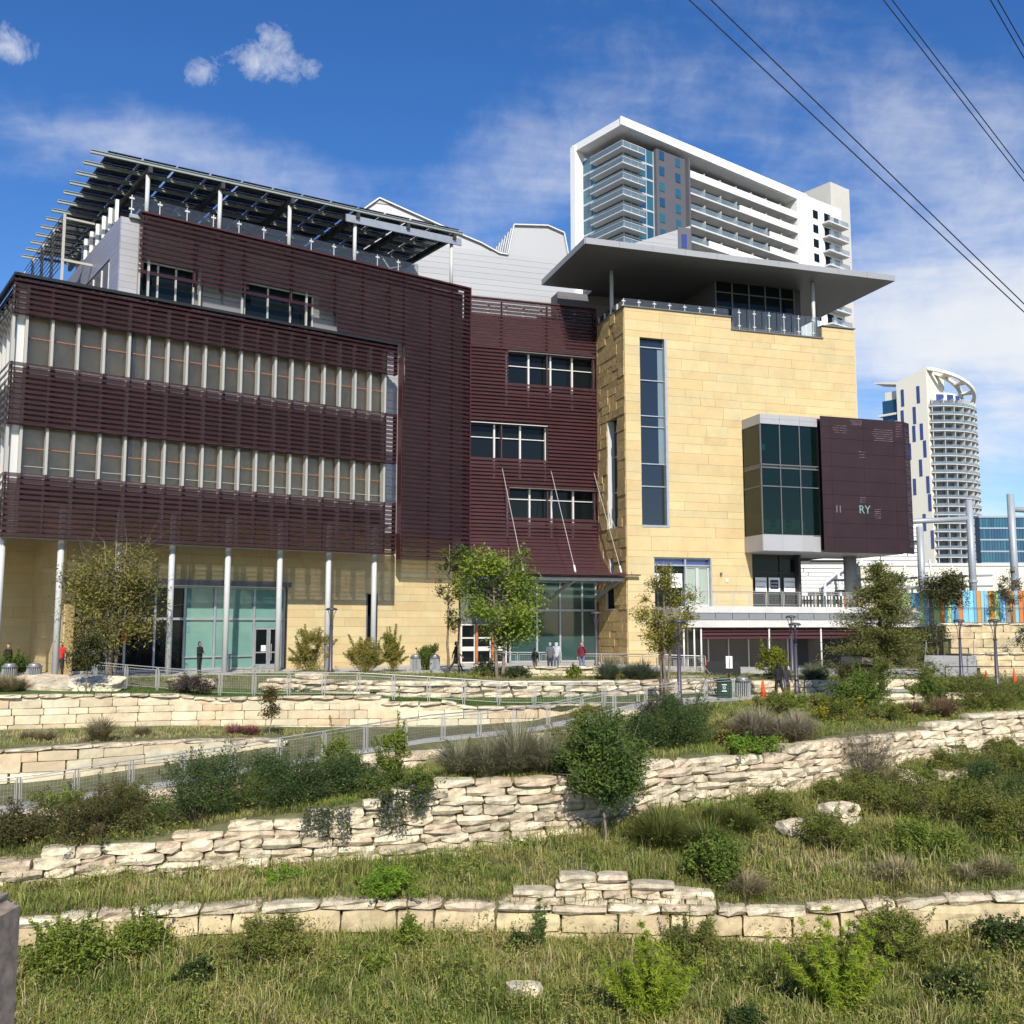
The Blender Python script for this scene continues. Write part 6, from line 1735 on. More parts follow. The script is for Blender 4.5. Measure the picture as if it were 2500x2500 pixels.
# bald cypress: tiers of drooping feathery branches on a straight stem
def cypress(label, X, Y, Z, h, w_, seed):
    r = np.random.default_rng(seed)
    e = empty('cypress_tree', label, 'tree', (X, Y, Z), group='trees of the grounds')
    g = G().tube([(X, Y, Z - 0.2), (X + 0.02, Y, Z + h * 0.4), (X + 0.05, Y, Z + h)], [0.17, 0.11, 0.015], 8)
    Ps = []
    for i in range(120):
        t = r.uniform(0.16, 0.98); a = r.uniform(0, 6.283)
        L = (1 - t) ** 0.75 * w_ * 0.5 * r.uniform(0.75, 1.12) + 0.15
        z0 = Z + h * t
        p0 = Vector((X, Y, z0)); p1 = Vector((X + math.cos(a) * L, Y + math.sin(a) * L, z0 + r.uniform(-0.12, 0.30) * L - 0.03))
        mid = p0.lerp(p1, 0.5) + Vector((0, 0, 0.06))
        g.tube([p0, mid, p1], [0.022, 0.014, 0.004], 5)
        m = int(70 + 170 * L)
        s = r.uniform(0.15, 1.08, m)
        q = np.stack([np.interp(s, [0, 0.5, 1, 1.1], [p0[k], mid[k], p1[k], p1[k] * 1.0]) for k in range(3)], 1)
        q += r.normal(0, 1, (m, 3)) * np.array([0.22, 0.22, 0.13])[None, :] * (0.5 + 0.6 * s[:, None])
        Ps.append(q)
    P = np.concatenate(Ps)
    g.put('trunk', BARKD, e, smooth=True)
    mobj('crown', leaves(P, 0.15, r.uniform(0, 1, len(P)), 0.28, droop=0.1, up=0.75), rampmat('leaf_cypress', [(0.12, 0.135, 0.04), (0.19, 0.20, 0.055), (0.27, 0.255, 0.08)], trans=0.4), e)
cypress('feathery conical cypress in front of the right end of the terrace', 17.7, 48.6, height(17.7, 48.6), 6.6, 6.0, 31)
# ================================================================ RAILINGS
def rail(label, pts, h=1.07, step=1.55, mesh=0.11, double=True, name='guardrail', m=STAINLESS, infill=True):
    """handrail on posts with framed wire-mesh panels; pts are ground points"""
    P = [Vector(p) for p in pts]
    L = [0]
    for a, b in zip(P[:-1], P[1:]): L.append(L[-1] + (b - a).length)
    def at(s):
        return Vector([float(np.interp(s, L, [p[k] for p in P])) for k in range(3)])
    n = max(1, round(L[-1] / step))
    e = empty(name, label, 'railing', P[0], group='metal railings')
    up = Vector((0, 0, 1))
    k = max(2, len(P))
    top = [at(L[-1] * i / (3 * n)) + up * h for i in range(3 * n + 1)]
    G().tube(top, 0.026, 6).put('top_rail', m, e, smooth=True)
    for i in range(n + 1):
        a = at(L[-1] * i / n)
        d = (at(min(L[-1], L[-1] * i / n + 0.2)) - at(max(0, L[-1] * i / n - 0.2))).normalized()
        g = G()
        for q in ((-0.045, 0.045) if double else (0,)):
            g.bar(a + d * q - up * 0.1, a + d * q + up * (h - 0.02), 0.035, 0.05)
        g.put('post', m, e)
    if not infill: return e
    for i in range(n):
        a, b = at(L[-1] * i / n), at(L[-1] * (i + 1) / n)
        d = (b - a).normalized(); a2, b2 = a + d * 0.10, b - d * 0.10
        l = (b2 - a2).length
        z0, z1 = 0.12, h - 0.12
        g = G()
        for z in (z0, z1):
            g.bar(a2 + up * z, b2 + up * z, 0.02, 0.028)
        for p in (a2, b2):
            g.bar(p + up * z0, p + up * z1, 0.024, 0.024)
        fr_ = g.put('panel_frame', m, e)
        w_ = G()
        nx = max(1, int(l / mesh)); nz = max(1, int((z1 - z0) / mesh))
        t = 0.0022
        def strip(p, q, off):
            k = len(w_.v); w_.v += [tuple(p - off), tuple(q - off), tuple(q + off), tuple(p + off)]; w_.f.append((k, k + 1, k + 2, k + 3))
        for j in range(1, nx):
            p = a2.lerp(b2, j / nx); strip(p + up * z0, p + up * z1, d * t)
        for j in range(1, nz):
            z = z0 + (z1 - z0) * j / nz; strip(a2 + up * z, b2 + up * z, up * t)
        w_.put('wire_mesh', m, fr_)
    return e
rail('long mesh railing along the lawn edge above the ashlar wall', [(x, y, height(x, y)) for x, y in ((-20.4, 49.6), (-16.5, 48.9), (-13.4, 48.2), (-10.3, 48.1), (-7.3, 48.0), (-3.0, 47.9), (-0.2, 47.7), (2.4, 47.9), (6.0, 48.3))], step=1.62)
rp = []
for x in np.linspace(-19.5, 10.8, 16):
    y, z = CUR['W3t'](x); rp.append((x, y + 0.18, z))
rail('long sloping mesh railing following the ramp path down to the left', rp, step=1.75)
tr_ = [tuple(Bw(u, 8.9, 3.87)) for u in (11.9, 18, 24, 31.4)] + [tuple(Bw(31.4, 2.0, 3.87))]
rail('mesh railing along the edge of the concrete terrace', tr_, h=0.98, step=1.27, double=False)
rail('low mesh railing before the entrance glazing', [(4.0, 58.6, 0), (7.6, 58.0, 0), (11.0, 57.6, -0.1)], h=1.0, step=1.2, double=False)
rail('short mesh railing behind the people at the entrance', [(-1.0, 61.8, 0), (3.0, 61.4, 0)], h=1.0, step=1.3, double=False)
GREENR = mat('dark_green_rail', (0.03, 0.06, 0.07), 0.5)
rail('dark thin railing in front of the colourful fence', [(24.5, 68.9, 2.7), (46, 68.9, 2.7)], h=1.1, step=2.0, m=GREENR, mesh=0.3, double=False)
rail('tall mesh railing at the right end of the terrace', [tuple(Bw(29.0, 8.2, 3.87)), tuple(Bw(31.2, 8.2, 3.87))], h=1.5, step=0.9, double=False)
# ---- steps with handrails
def steps(label, X, Y, z0, n, rise, run, w_, yaw, name='stone_steps'):
    e = empty(name, label, 'steps', (X, Y, z0), yaw)
    Mx = Matrix.Translation((X, Y, z0)) @ Matrix.Rotation(yaw, 4, 'Z')
    for i in range(n):
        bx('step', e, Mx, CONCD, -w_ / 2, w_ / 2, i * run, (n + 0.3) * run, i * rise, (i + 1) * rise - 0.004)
    for s in (-1, 1):
        x = s * (w_ / 2 - 0.12)
        pts = [(x, -0.15, 0.15), (x, -0.15, 0.92), (x, 0.1, 0.95), (x, n * run, n * rise + 0.95), (x, n * run + 0.35, n * rise + 0.95), (x, n * run + 0.35, n * rise + 0.2)]
        G().tube([Mx @ Vector(p) for p in pts], 0.024, 6).put('handrail', STAINLESS, e)
        G().tube([Mx @ Vector((x, n * run * 0.55, n * rise * 0.5)), Mx @ Vector((x, n * run * 0.55, n * rise * 0.55 + 0.95))], 0.02, 6).put('rail_post', STAINLESS, e)
steps('pale steps with tubular handrails rising from the lawn to the tower', 9.5, 53.6, -1.0, 6, 0.15, 0.38, 2.5, R(8))
steps('grey steps climbing beside the tan wall at the right', 26.6, 61.6, -0.55, 8, 0.16, 0.36, 3.0, R(-25))
h_ = empty('stair_handrail', 'sloping handrail on the upper terrace at the far right', 'railing', (34, 65.2, 0.8))
G().tube([(31.6, 65.2, 1.2), (33.6, 65.2, 2.5), (36.5, 65.2, 2.55)], 0.03, 6).tube([(33.6, 65.2, 0.8), (33.6, 65.2, 2.5)], 0.025, 6).tube([(35.6, 65.2, 0.8), (35.6, 65.2, 2.5)], 0.025, 6).tube([(31.9, 65.2, 0.8), (33.6, 65.2, 1.95), (36.5, 65.2, 2.0)], 0.02, 6).put('rail', STAINLESS, h_)

# ================================================================ LAMP POSTS
LAMPM = mat('purple_grey_lamp_metal', (0.085, 0.075, 0.095), 0.45, 0.4)
LAMPL = mat('lamp_lens', (0.45, 0.45, 0.42), 0.4)
def lamp(label, X, Y, Z, h):
    e = empty('lamp_post', label, 'lamp', (X, Y, Z), group='pedestrian lamp posts')
    hp = h - 1.15
    G().tube([(X, Y, Z - 0.1), (X, Y, Z + 0.25), (X, Y, Z + 0.3), (X, Y, Z + hp)], [0.16, 0.15, 0.115, 0.075], 12).put('pole', LAMPM, e, smooth=True)
    G().tube([(X, Y, Z + hp - 0.03), (X, Y, Z + hp + 0.05)], 0.11, 12).put('collar', LAMPM, e)
    for k in range(3):
        a = k * 2.094 + 0.5; c, s = math.cos(a), math.sin(a)
        G().tube([(X + c * 0.07, Y + s * 0.07, Z + hp), (X + c * 0.09, Y + s * 0.09, Z + hp + 0.45), (X + c * 0.17, Y + s * 0.17, Z + hp + 0.8), (X + c * 0.29, Y + s * 0.29, Z + h - 0.1)], 0.018, 6).put('arm', LAMPM, e, smooth=True)
    G().tube([(X, Y, Z + hp + 0.02), (X, Y, Z + h - 0.35)], [0.03, 0.02], 8).put('stem', LAMPM, e)
    G().tube([(X, Y, Z + h - 0.35), (X, Y, Z + h - 0.14)], [0.035, 0.06], 10).put('lens', LAMPL, e)
    G().tube([(X, Y, Z + h - 0.15), (X, Y, Z + h - 0.11), (X, Y, Z + h - 0.03), (X, Y, Z + h)], [0.30, 0.335, 0.25, 0.06], 20).put('cap', LAMPM, e, smooth=True)
lamp('lamp post with flared arms in front of the yellow ground-floor wall', -10.0, 55.8, -0.02, 3.65)
lamp('nearest lamp post, at the bend of the ramp before the tower', 7.9, 47.9, -1.05, 4.0)
lamp('lamp post behind the walkers, partly hidden by a nearer one', 17.1, 61.8, -0.3, 3.55)
lamp('lamp post beside the walkers on the path', 14.75, 52.6, -0.9, 3.7)
lamp('lamp post in front of the tan wall, left of its neighbour', 26.6, 60.0, -0.5, 3.5)
lamp('lamp post among the cones at the right', 26.4, 55.2, -0.7, 3.7)
lamp('lamp post standing by the entrance glazing', 5.25, 63.0, 0.0, 3.5)
bo = empty('bollard_light', 'small bollard light before the glass doors', 'bollard', (-16.0, 57.3, 0))
G().tube([(-16.0, 57.3, 0), (-16.0, 57.3, 0.95)], 0.06, 8).tube([(-16.0, 57.3, 0.95), (-16.0, 57.3, 1.03)], 0.14, 12).put('body', LAMPM, bo)

# ================================================================ BINS, CONES, BARRIERS, BICYCLE, SIGN
def litter(label, X, Y, Z, m, h=0.95, r=0.30, logo=False):
    e = empty('litter_bin', label, 'bin', (X, Y, Z), group='slatted litter bins')
    G().tube([(X, Y, Z), (X, Y, Z + h * 0.82)], r * 0.86, 16).put('liner', mat('bin_liner', (0.03, 0.03, 0.03), 0.7), e)
    for k in range(22):
        a = k * 6.2832 / 22
        x, y = X + math.cos(a) * r, Y + math.sin(a) * r; x2, y2 = X + math.cos(a) * (r + 0.05), Y + math.sin(a) * (r + 0.05)
        G().bar((x, y, Z + 0.04), (x, y, Z + h * 0.72), 0.05, 0.012).bar((x, y, Z + h * 0.72), (x2, y2, Z + h * 0.84), 0.05, 0.012).put('slat', m, e)
    G().tube([(X, Y, Z + h * 0.80), (X, Y, Z + h * 0.85)], r + 0.05, 22).put('rim', m, e)
    G().tube([(X, Y, Z + h * 0.85), (X, Y, Z + h * 0.97), (X, Y, Z + h)], [r * 0.98, r * 0.72, r * 0.35], 18).put('dome_lid', m, e, smooth=True)
    G().tube([(X, Y, Z + 0.0), (X, Y, Z + 0.05)], r + 0.01, 18).put('base_ring', m, e)
    if logo:
        d = Vector((-X, -Y, 0)).normalized(); yaw = math.atan2(d.y, d.x) + math.pi / 2
        Mx = Matrix.Translation((X + d.x * (r + 0.03), Y + d.y * (r + 0.03), Z + h * 0.48)) @ Matrix.Rotation(yaw, 4, 'Z')
        g = G()
        for k in range(3):                              # three chasing arrows ring
            a = k * 2.094
            g.bar((math.cos(a) * 0.075, 0, math.sin(a) * 0.075 + 0.02), (math.cos(a + 1.5) * 0.075, 0, math.sin(a + 1.5) * 0.075 + 0.02), 0.006, 0.03)
        g.put('recycling_symbol', WHITEP, e, Mx)
        bx('label_strip', e, Mx, WHITEP, -0.12, 0.12, -0.004, 0.004, -0.17, -0.12)
        bx('label_strip', e, Mx, WHITEP, -0.12, 0.12, -0.004, 0.004, 0.15, 0.19)
SILV = mat('silver_bin_metal', (0.36, 0.37, 0.38), 0.4, 0.6)
GRN = mat('green_bin_metal', (0.012, 0.055, 0.035), 0.45, 0.2)
BLU = mat('blue_lid_metal', (0.05, 0.07, 0.20), 0.4, 0.2)
litter('dark green recycling bin with white symbol beside the path', 10.75, 51.4, -0.97, GRN, 1.02, 0.36, True)
litter('silver slatted bin right of the green recycling bin', 11.75, 51.7, -0.97, SILV, 1.02, 0.36)
litter('silver slatted bin at the far left, left of a pair', -24.3, 49.0, -0.1, SILV, 0.95, 0.32)
litter('silver slatted bin at the far left, right of a pair', -23.2, 49.2, -0.1, SILV, 0.95, 0.32)
litter('blue-grey bin under the round shrub by the yellow wall, left one', -5.75, 60.4, -0.02, SILV, 0.95, 0.3)
litter('blue-grey bin under the round shrub by the yellow wall, right one', -4.6, 60.3, -0.02, SILV, 0.95, 0.28)
ORANGE = mat('cone_orange', (0.80, 0.085, 0.02), 0.55)
def cone(label, X, Y, Z, h=0.9):
    e = empty('traffic_cone', label, 'cone', (X, Y, Z), group='orange traffic cones')
    G().tube([(X, Y, Z + 0.03), (X, Y, Z + h * 0.97), (X, Y, Z + h)], [0.15, 0.045, 0.03], 16).put('cone_body', ORANGE, e, smooth=True)
    G().box(X - 0.2, X + 0.2, Y - 0.2, Y + 0.2, Z, Z + 0.04).put('base', ORANGE, e)
cone('orange cone standing free left of the walkers', 12.65, 51.2, -0.97)
cone('orange cone half hidden behind the walkers', 14.0, 51.9, -0.93)
cone('small orange cone at the top of the pale steps', 11.1, 57.6, -0.1, 0.75)
cone('orange cone left of the right-hand lamp post', 25.95, 55.5, -0.7)
cone('orange cone right of the right-hand lamp post', 27.6, 55.7, -0.68)
cone('orange cone at the right edge of the picture', 29.0, 56.4, -0.64)
def barrier(label, a, b, zt):
    e = empty('barrier_rail', label, 'barrier', a, group='black barrier rails')
    G().bar((*a[:2], zt), (*b[:2], zt), 0.05, 0.05).put('top_bar', BLACKTRIM, e)
    for p in (a, b, ((a[0] + b[0]) / 2, (a[1] + b[1]) / 2, (a[2] + b[2]) / 2)):
        G().bar((p[0], p[1], p[2] - 0.05), (p[0], p[1], zt), 0.05, 0.05).put('post', BLACKTRIM, e)
barrier('black barrier rail in front of the walkers and cone', (12.2, 52.2, -0.97), (15.05, 52.2, -0.9), 0.05)
barrier('black barrier rail before the cones at the right', (24.2, 56.6, -0.62), (30.5, 57.4, -0.58), 0.35)
sgn = empty('path_sign', 'small white sign on a black post behind the bins', 'sign', (11.35, 53.0, -0.9))
G().bar((11.35, 53.0, -0.95), (11.35, 53.0, 1.0), 0.1, 0.08).put('post', BLACKTRIM, sgn)
G().box(11.18, 11.52, 52.9, 52.95, 0.42, 1.05).put('panel', WHITEP, sgn)
G().box(11.33, 11.37, 52.89, 52.9, 0.45, 1.02).put('dark_stripe', BLACKTRIM, sgn)
bb = empty('black_board', 'flat black display board standing behind the path sign', 'board', (11.9, 57.2, -0.2))
G().box(11.0, 12.9, 57.2, 57.26, -0.15, 0.62).put('panel', BLACKTRIM, bb)
for x in (11.1, 12.8):
    G().box(x - 0.03, x + 0.03, 57.26, 57.5, -0.25, 0.3).put('foot', BLACKTRIM, bb)
bk = empty('bicycle', 'dark bicycle parked behind the green recycling bin', 'bicycle', (10.0, 52.2, -0.97))
TYRE = mat('tyre_rubber', (0.02, 0.02, 0.02), 0.8)
for x in (9.75, 10.75):
    pts = [(x + 0.33 * math.cos(t), 52.2, -0.97 + 0.34 + 0.33 * math.sin(t)) for t in np.linspace(0, 6.2832, 25)]
    wl = G().tube(pts, 0.018, 6).put('wheel', TYRE, bk)
    g = G()
    for t in np.linspace(0, 6.2832, 11)[:-1]:
        g.tube([(x, 52.2, -0.63), (x + 0.32 * math.cos(t), 52.2, -0.63 + 0.32 * math.sin(t))], 0.003, 3)
    g.put('spokes', STAINLESS, wl)
fx_ = {'b': (10.2, 52.2, -0.68), 's': (10.45, 52.2, -0.12), 'h': (9.95, 52.2, -0.05), 'r': (10.75, 52.2, -0.63), 'f': (9.75, 52.2, -0.63)}
g = G()
for a, b in (('b', 's'), ('s', 'h'), ('b', 'h'), ('b', 'r'), ('s', 'r'), ('h', 'f')):
    g.tube([fx_[a], fx_[b]], 0.017, 6)
g.put('frame', mat('bike_frame', (0.03, 0.03, 0.05), 0.4), bk)
G().tube([(9.95, 51.95, 0.05), (9.95, 52.45, 0.05)], 0.014, 6).tube([(9.95, 52.2, -0.05), (9.95, 52.2, 0.05)], 0.015, 6).put('handlebar', STAINLESS, bk)
G().box(10.36, 10.6, 52.13, 52.27, -0.08, -0.03).put('saddle', TYRE, bk)

# ================================================================ ROCKS, PARAPET
def rock(label, X, Y, Z, sx, sy, sz, yaw, tilt, seed):
    bm = bmesh.new(); bmesh.ops.create_icosphere(bm, subdivisions=3, radius=1)
    r = random.Random(seed)
    off = [r.uniform(0, 9) for _ in range(3)]
    for v in bm.verts:
        n = v.co.copy()
        k = 1 + 0.16 * math.sin(n.x * 3 + off[0]) * math.cos(n.y * 2.5 + off[1]) + 0.10 * math.sin(n.z * 5 + off[2] + n.x * 2)
        q = Vector([math.copysign(abs(c) ** 0.62, c) for c in n]) * k
        q.z = max(-0.7, min(0.62 + 0.1 * math.sin(n.x * 4 + off[0]), q.z))
        v.co = (q.x * sx / 2, q.y * sy / 2, q.z * sz / 2)
    me = bpy.data.meshes.new('boulder'); bm.to_mesh(me); bm.free()
    o = mobj('boulder', me, LEDGE, None, Matrix.Translation((X, Y, Z)) @ Matrix.Rotation(yaw, 4, 'Z') @ Matrix.Rotation(tilt, 4, 'X'))
    return setlab(o, label, 'boulder', 'pale boulders', 'thing')
rock('white rock lying alone in the foreground grass', 0.3, 24.7, -5.85, 0.85, 0.55, 0.55, 0.1, 0, 1)
rock('flat pale boulder at the left, uppermost of three', -22.6, 48.6, 0.0, 2.4, 1.4, 0.5, 0.25, 0.25, 2)
rock('pale boulder at the left, lowest of three', -21.4, 47.2, -0.25, 2.0, 1.3, 0.8, 0.2, 0.35, 3)
rock('pale slab boulder at the left, behind the sapling', -19.5, 47.6, -0.1, 2.6, 1.2, 0.75, 0.12, 0.35, 4)
rock('long flat pale boulder in the lawn before the security guard', -16.6, 52.3, -0.3, 2.6, 1.2, 0.6, -0.35, 0.1, 5)
PARC = mat('weathered_parapet_concrete', (0.27, 0.215, 0.17), 0.95, noise=0.45, nscale=30, coord='World', bump=0.12, bscale=90)
par = empty('bridge_parapet', 'weathered concrete parapet post at the lower left corner', 'parapet', (-1.45, 2.5, 1.0))
bm = bmesh.new(); bmesh.ops.create_cube(bm, size=1)
for v in bm.verts: v.co = (v.co.x * 0.9, v.co.y * 0.16, v.co.z * 2.2)
bmesh.ops.bevel(bm, geom=bm.edges[:], offset=0.03, segments=3, affect='EDGES')
for v in bm.verts: v.co += Vector((rng.uniform(-1, 1), rng.uniform(-1, 1), rng.uniform(-1, 1))) * 0.003
me = bpy.data.meshes.new('post'); bm.to_mesh(me); bm.free()
mobj('post', me, PARC, par, Matrix.Translation((-1.645, 2.5, 1.0)) @ Matrix.Rotation(R(-4), 4, 'Z'))
G().box(-9, 9, -6.0, 1.2, 0.6, 1.0).put('deck', PARC, par)
G().box(-9, -2.1, 2.42, 2.58, -0.6, 1.9).put('rail_wall', PARC, par)
G().box(-9, -1.2, 1.2, 2.8, 0.55, 0.95).put('deck_edge', PARC, par)

# ================================================================ STREET MASTS AND COLOURFUL FENCE
MAST = mat('grey_mast_paint', (0.34, 0.37, 0.40), 0.5, 0.2, noise=0.08, nscale=0.5)
def mast(label, X, Y, Z, h, r, arm=None):
    e = empty('steel_mast', label, 'mast', (X, Y, Z), group='grey tubular masts by the fence')
    G().tube([(X, Y, Z), (X, Y, Z + h)], [r, r * 0.9], 16).put('pole', MAST, e, smooth=True)
    G().tube([(X, Y, Z + h * 0.34), (X, Y, Z + h * 0.36)], r * 1.25, 16).put('collar', MAST, e)
    if arm:
        for (x, y, z) in arm:
            G().tube([(X, Y, z), (x, y, z - 0.35)], 0.2, 12).put('arm', MAST, e, smooth=True)
mast('grey tubular mast with long arm reaching toward the sign wall', 34.45, 75, 2.6, 9.4, 0.28, [(27.6, 75, 10.6)])
mast('tallest grey tubular mast near the right edge', 37.6, 75, 2.6, 9.85, 0.29, [(44, 75, 11.3)])
mast('grey tubular mast right beside the sign wall', 30.65, 75, 2.6, 7.4, 0.28)
tp = empty('pipe_frame', 'tangle of thin white pipe struts behind the trees at the right', 'pipework', (31, 76, 2.6))
pr = random.Random(4)
for i in range(11):
    x = 27 + i * 0.75
    G().tube([(x, 76, 2.6), (x + pr.uniform(-0.8, 0.8), 76.3, pr.uniform(4.8, 7.8))], 0.07, 6).put('strut', WHITEP, tp)
for z in (5.6, 6.4):
    G().tube([(24.5, 76.2, z - 0.4), (36.5, 76.2, z)], 0.09, 6).put('cross_pipe', MAST, tp)
fc = empty('colourful_fence', 'fence of vertical blue, orange and green planks above the right wall', 'fence', (35, 70, 2.7))
FCOL = [mat('plank_blue', (0.10, 0.36, 0.62), 0.6, var=0.1), mat('plank_orange', (0.62, 0.26, 0.04), 0.6, var=0.1), mat('plank_sky', (0.20, 0.48, 0.66), 0.6, var=0.1), mat('plank_lime', (0.42, 0.55, 0.20), 0.6, var=0.1), mat('plank_grey', (0.22, 0.20, 0.17), 0.6), mat('plank_rust', (0.50, 0.16, 0.04), 0.6, var=0.1)]
pr = random.Random(8)
x = 27.3
while x < 42:
    w_ = pr.uniform(0.2, 0.42)
    c = pr.choice([0, 0, 0, 1, 1, 2, 3, 4, 5, 2])
    if x < 29: c = pr.choice([3, 3, 2, 0])
    bx('plank', fc, I4, FCOL[c], x, x + w_ - 0.03, 70.6, 70.66, 2.65, 2.65 + (2.4 if x > 28.8 else 2.25))
    x += w_
G().box(27.2, 42, 70.68, 70.75, 3.0, 3.1).box(27.2, 42, 70.68, 70.75, 4.5, 4.6).put('stringer', MAST, fc)
f2 = empty('colourful_fence', 'low orange and green slat fence seen through the terrace railing', 'fence', (28, 84, 3.0))
x = 24.0
while x < 33:
    w_ = pr.uniform(0.14, 0.28)
    bx('plank', f2, I4, FCOL[pr.choice([1, 5, 3, 3, 4, 1])], x, x + w_ - 0.05, 84, 84.05, 3.4, 5.05)
    x += w_ + 0.08
G().box(24, 33, 84.06, 84.12, 3.8, 3.9).put('stringer', MAST, f2)
bw_ = empty('cream_street_wall', 'cream wall beyond the colourful fence at the right', 'wall', (40, 92, 2.6))
G().box(32.0, 52, 92, 93, 0, 8.0).put('wall', HRCREAM, bw_); G().box(31.8, 52.2, 91.9, 93.1, 8.0, 8.25).put('coping', HRCONC, bw_)

# ================================================================ PEOPLE
def person(label, X, Y, Z, h, yaw, top, legs, skin=(0.42, 0.26, 0.18), hair=(0.03, 0.02, 0.015), stride=0.0, arms=('down', 'down'), extra=None, shoes=(0.02, 0.02, 0.02), bulk=1.0, sleeve=True):
    """one continuous body surface: capsules merged by voxel remesh, coloured by the nearest limb"""
    k = h / 1.75
    caps = []     # (a, b, ra, rb, tag)
    def c(a, b, ra, rb, tag): caps.append((Vector(a) * k, Vector(b) * k, ra * k, rb * k, tag))
    c((0, 0, 0.93), (0, 0.01, 1.12), 0.135 * bulk, 0.125 * bulk, 'top'); c((0, 0.01, 1.12), (0, 0, 1.36), 0.13 * bulk, 0.135 * bulk, 'top')
    for s in (-1, 1):
        c((s * 0.03, 0, 1.30), (s * 0.155, 0, 1.415), 0.09 * bulk, 0.068 * bulk, 'top')
        c((s * 0.07, 0, 1.0), (s * 0.08, 0, 1.3), 0.10 * bulk, 0.11 * bulk, 'top')
        st = stride * s
        hip = (s * 0.085, 0, 0.92); kn = (s * 0.095, -st * 0.20, 0.50 + abs(st) * 0.0); an = (s * 0.10, -st * 0.42 + (0.10 if st < 0 else 0), 0.09 + (0.06 if st < 0 else 0))
        c(hip, kn, 0.095 * bulk, 0.065, 'legs'); c(kn, an, 0.064, 0.043, 'legs')
        c((an[0], an[1] + 0.03, an[2] - 0.045), (an[0] + s * 0.02, an[1] - 0.15, an[2] - 0.055), 0.042, 0.035, 'shoes')
        mode = arms[0 if s < 0 else 1]
        sh = Vector((s * 0.185, 0, 1.40))
        if mode == 'down': el, wr = Vector((s * 0.245, 0.03 + st * 0.12, 1.12)), Vector((s * 0.25, -0.05 + st * 0.28, 0.88))
        elif mode == 'phone': el, wr = Vector((s * 0.26, -0.10, 1.17)), Vector((s * 0.12, -0.20, 1.50))
        elif mode == 'pocket': el, wr = Vector((s * 0.27, 0.06, 1.14)), Vector((s * 0.17, -0.06, 0.95))
        else: el, wr = Vector((s * 0.24, -0.06, 1.13)), Vector((s * 0.10, -0.24, 1.12))
        c(sh, el, 0.058 * bulk, 0.047, 'top'); c(el, wr, 0.046, 0.034, 'top' if sleeve else 'skin')
        d = (wr - el).normalized(); c(wr, wr + d * 0.08, 0.036, 0.032, 'skin')
        pd = d.orthogonal().normalized()
        for f in range(4):
            o_ = pd * (f - 1.5) * 0.019
            c(wr + d * 0.08 + o_, wr + d * (0.15 + 0.012 * (1.5 - abs(f - 1.5))) + o_ + Vector((-s * 0.01, -0.012, 0)), 0.0095, 0.008, 'skin')
        c(wr + d * 0.03 + Vector((0, -0.03, 0)), wr + d * 0.085 + Vector((0, -0.055, 0)), 0.011, 0.009, 'skin')
    c((0, 0.0, 1.42), (0, -0.01, 1.53), 0.055, 0.052, 'skin')
    c((0, -0.005, 1.57), (0, 0.0, 1.655), 0.072, 0.088, 'skin')
    c((0, -0.085, 1.60), (0, -0.10, 1.585), 0.014, 0.017, 'skin')
    for s in (-1, 1): c((s * 0.083, 0.01, 1.60), (s * 0.085, 0.012, 1.635), 0.016, 0.018, 'skin')
    c((0, 0.025, 1.655), (0, 0.02, 1.68), 0.092, 0.088, 'hair'); c((0, 0.06, 1.58), (0, 0.045, 1.64), 0.06, 0.075, 'hair')
    if extra == 'long_hair': c((0, 0.075, 1.45), (0, 0.06, 1.62), 0.06, 0.08, 'hair')
    if extra == 'hood': c((0, 0.05, 1.48), (0, 0.03, 1.62), 0.10, 0.11, 'top')
    if extra == 'skirt': c((0, 0, 0.62), (0, 0, 0.95), 0.19, 0.14, 'top')
    g = G()
    for a, b, ra, rb, t in caps:
        ax = (b - a); ln = max(ax.length, 1e-3); ax = ax / ln
        pts, rad = [], []
        for q in (-1, -0.8, -0.4, 0): pts.append(a + ax * q * ra); rad.append(max(0.001, ra * math.sqrt(max(0, 1 - q * q))))
        for q in (0, 0.4, 0.8, 1): pts.append(b + ax * q * rb); rad.append(max(0.001, rb * math.sqrt(max(0, 1 - q * q))))
        g.tube(pts, rad, 12)
    tmp = mobj('tmp', g.mesh('tmp'), None)
    md = tmp.modifiers.new('r', 'REMESH'); md.mode = 'VOXEL'; md.voxel_size = 0.0155 * k
    sm = tmp.modifiers.new('s', 'SMOOTH'); sm.factor = 0.5; sm.iterations = 1
    bpy.context.view_layer.update()
    me = bpy.data.meshes.new_from_object(tmp.evaluated_get(bpy.context.evaluated_depsgraph_get()))
    bpy.data.objects.remove(tmp)
    me.materials.clear()
    tags = ['top', 'legs', 'shoes', 'skin', 'hair']
    for t, col in zip(tags, (top, legs, shoes, skin, hair)):
        me.materials.append(mat('cloth_%s_%d_%d_%d' % (t, col[0] * 999, col[1] * 999, col[2] * 999), col, 0.8))
    cen = np.zeros(len(me.polygons) * 3); me.polygons.foreach_get('center', cen); cen = cen.reshape(-1, 3)
    best = np.full(len(cen), 1e9); idx = np.zeros(len(cen), int)
    for a, b, ra, rb, t in caps:
        a_, b_ = np.array(a), np.array(b); d = b_ - a_; q = np.clip(((cen - a_) @ d) / max(1e-9, d @ d), 0, 1)
        dist = np.linalg.norm(cen - (a_ + q[:, None] * d), axis=1) - (ra + (rb - ra) * q)
        u = dist < best; best[u] = dist[u]; idx[u] = tags.index(t)
    me.polygons.foreach_set('material_index', idx.astype(np.int32)); me.polygons.foreach_set('use_smooth', [True] * len(me.polygons))
    o = mobj('person', me, None, None, Matrix.Translation((X, Y, Z)) @ Matrix.Rotation(yaw, 4, 'Z'))
    return setlab(o, label, 'person', 'people around the plaza', 'thing')
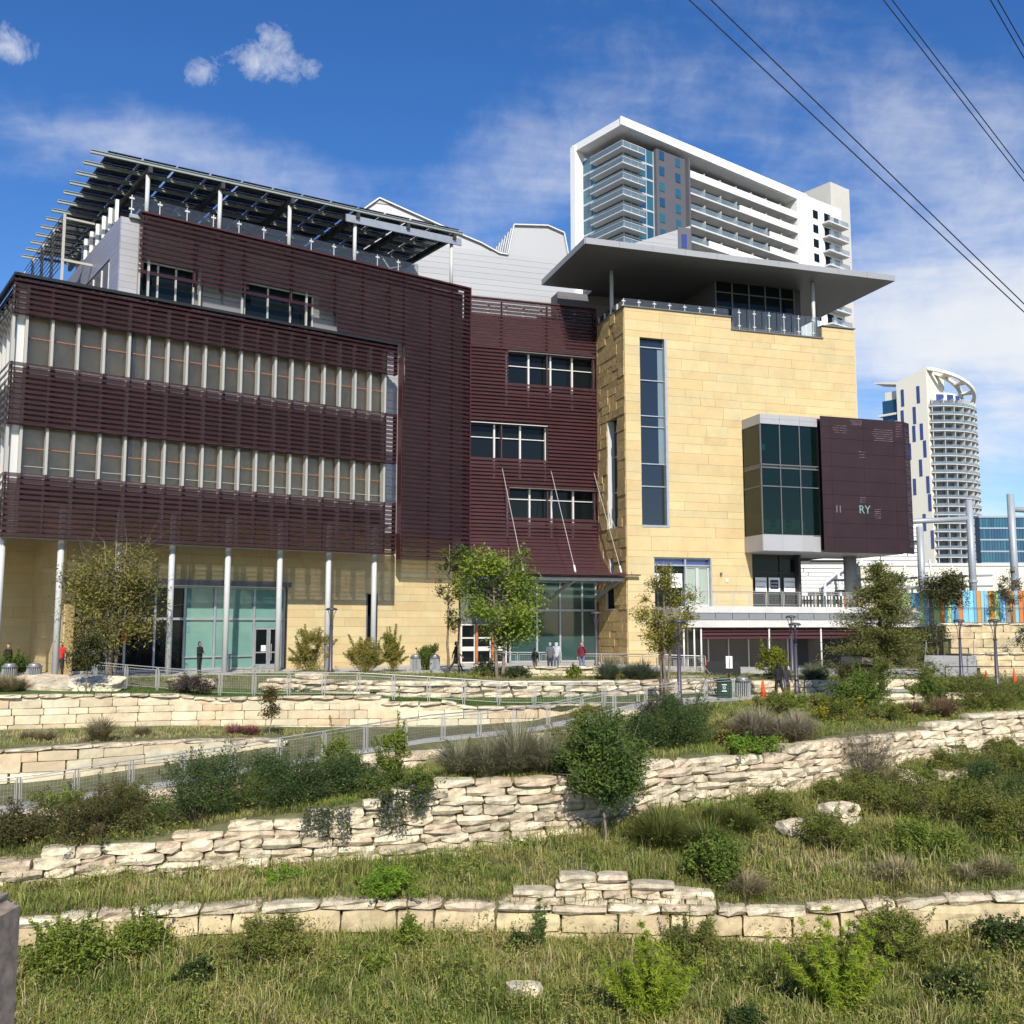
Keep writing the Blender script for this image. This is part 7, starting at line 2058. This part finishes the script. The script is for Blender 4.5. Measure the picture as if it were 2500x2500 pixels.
BLK = (0.012, 0.012, 0.014); DNV = (0.02, 0.022, 0.04)
gz = lambda x, y: height(x, y)
person('person in black top and dark trousers walking with bent arm on the path', 13.2, 50.2, gz(13.2, 50.2), 1.78, R(200), BLK, (0.015, 0.015, 0.02), stride=0.6, arms=('down', 'hold'), extra='hood', bulk=1.1)
person('person in grey purple trousers close behind the black-clad walker', 13.75, 50.9, gz(13.75, 50.9), 1.62, R(195), (0.03, 0.028, 0.03), (0.13, 0.11, 0.15), stride=-0.5, extra='long_hair')
person('person in long black coat striding past the slender tree', -3.2, 58.2, 0.0, 1.72, R(100), BLK, BLK, stride=0.9, extra='skirt', hair=(0.02, 0.015, 0.012))
person('security guard in black uniform standing by the storefront', -17.2, 55.7, gz(-17.2, 55.7), 1.78, R(75), BLK, BLK, arms=('hold', 'hold'), skin=(0.25, 0.13, 0.08), hair=BLK, bulk=1.12)
person('person in red shirt half hidden behind a column', -24.55, 55.0, 0.0, 1.75, R(20), (0.55, 0.03, 0.03), (0.02, 0.02, 0.03), hair=BLK, sleeve=False)
person('person in dark clothes in the shade at the far left', -26.4, 53.0, 0.0, 1.7, R(-20), BLK, (0.03, 0.03, 0.04), hair=BLK)
person('person wearing a red cap at the extreme left edge', -27.2, 52.0, 0.0, 1.75, R(10), (0.02, 0.02, 0.02), (0.03, 0.03, 0.04), hair=(0.45, 0.02, 0.02))
person('person in grey shirt seen from behind at the entrance', 2.15, 57.2, 0.0, 1.68, R(180), (0.10, 0.11, 0.14), (0.03, 0.035, 0.07), hair=(0.30, 0.30, 0.30), sleeve=False, bulk=1.15)
person('person in pale hooded jacket next to the grey shirt', 2.55, 58.0, 0.0, 1.72, R(170), (0.42, 0.45, 0.47), (0.10, 0.12, 0.16), extra='hood')
person('person in black top left of the grey shirt', 1.3, 57.0, 0.0, 1.38, R(150), BLK, (0.09, 0.07, 0.06), hair=BLK)
person('man in maroon jacket raising one hand to his face', 3.95, 57.2, 0.0, 1.7, R(-10), (0.13, 0.015, 0.03), (0.12, 0.17, 0.27), arms=('down', 'phone'), hair=(0.25, 0.03, 0.03), bulk=1.15)
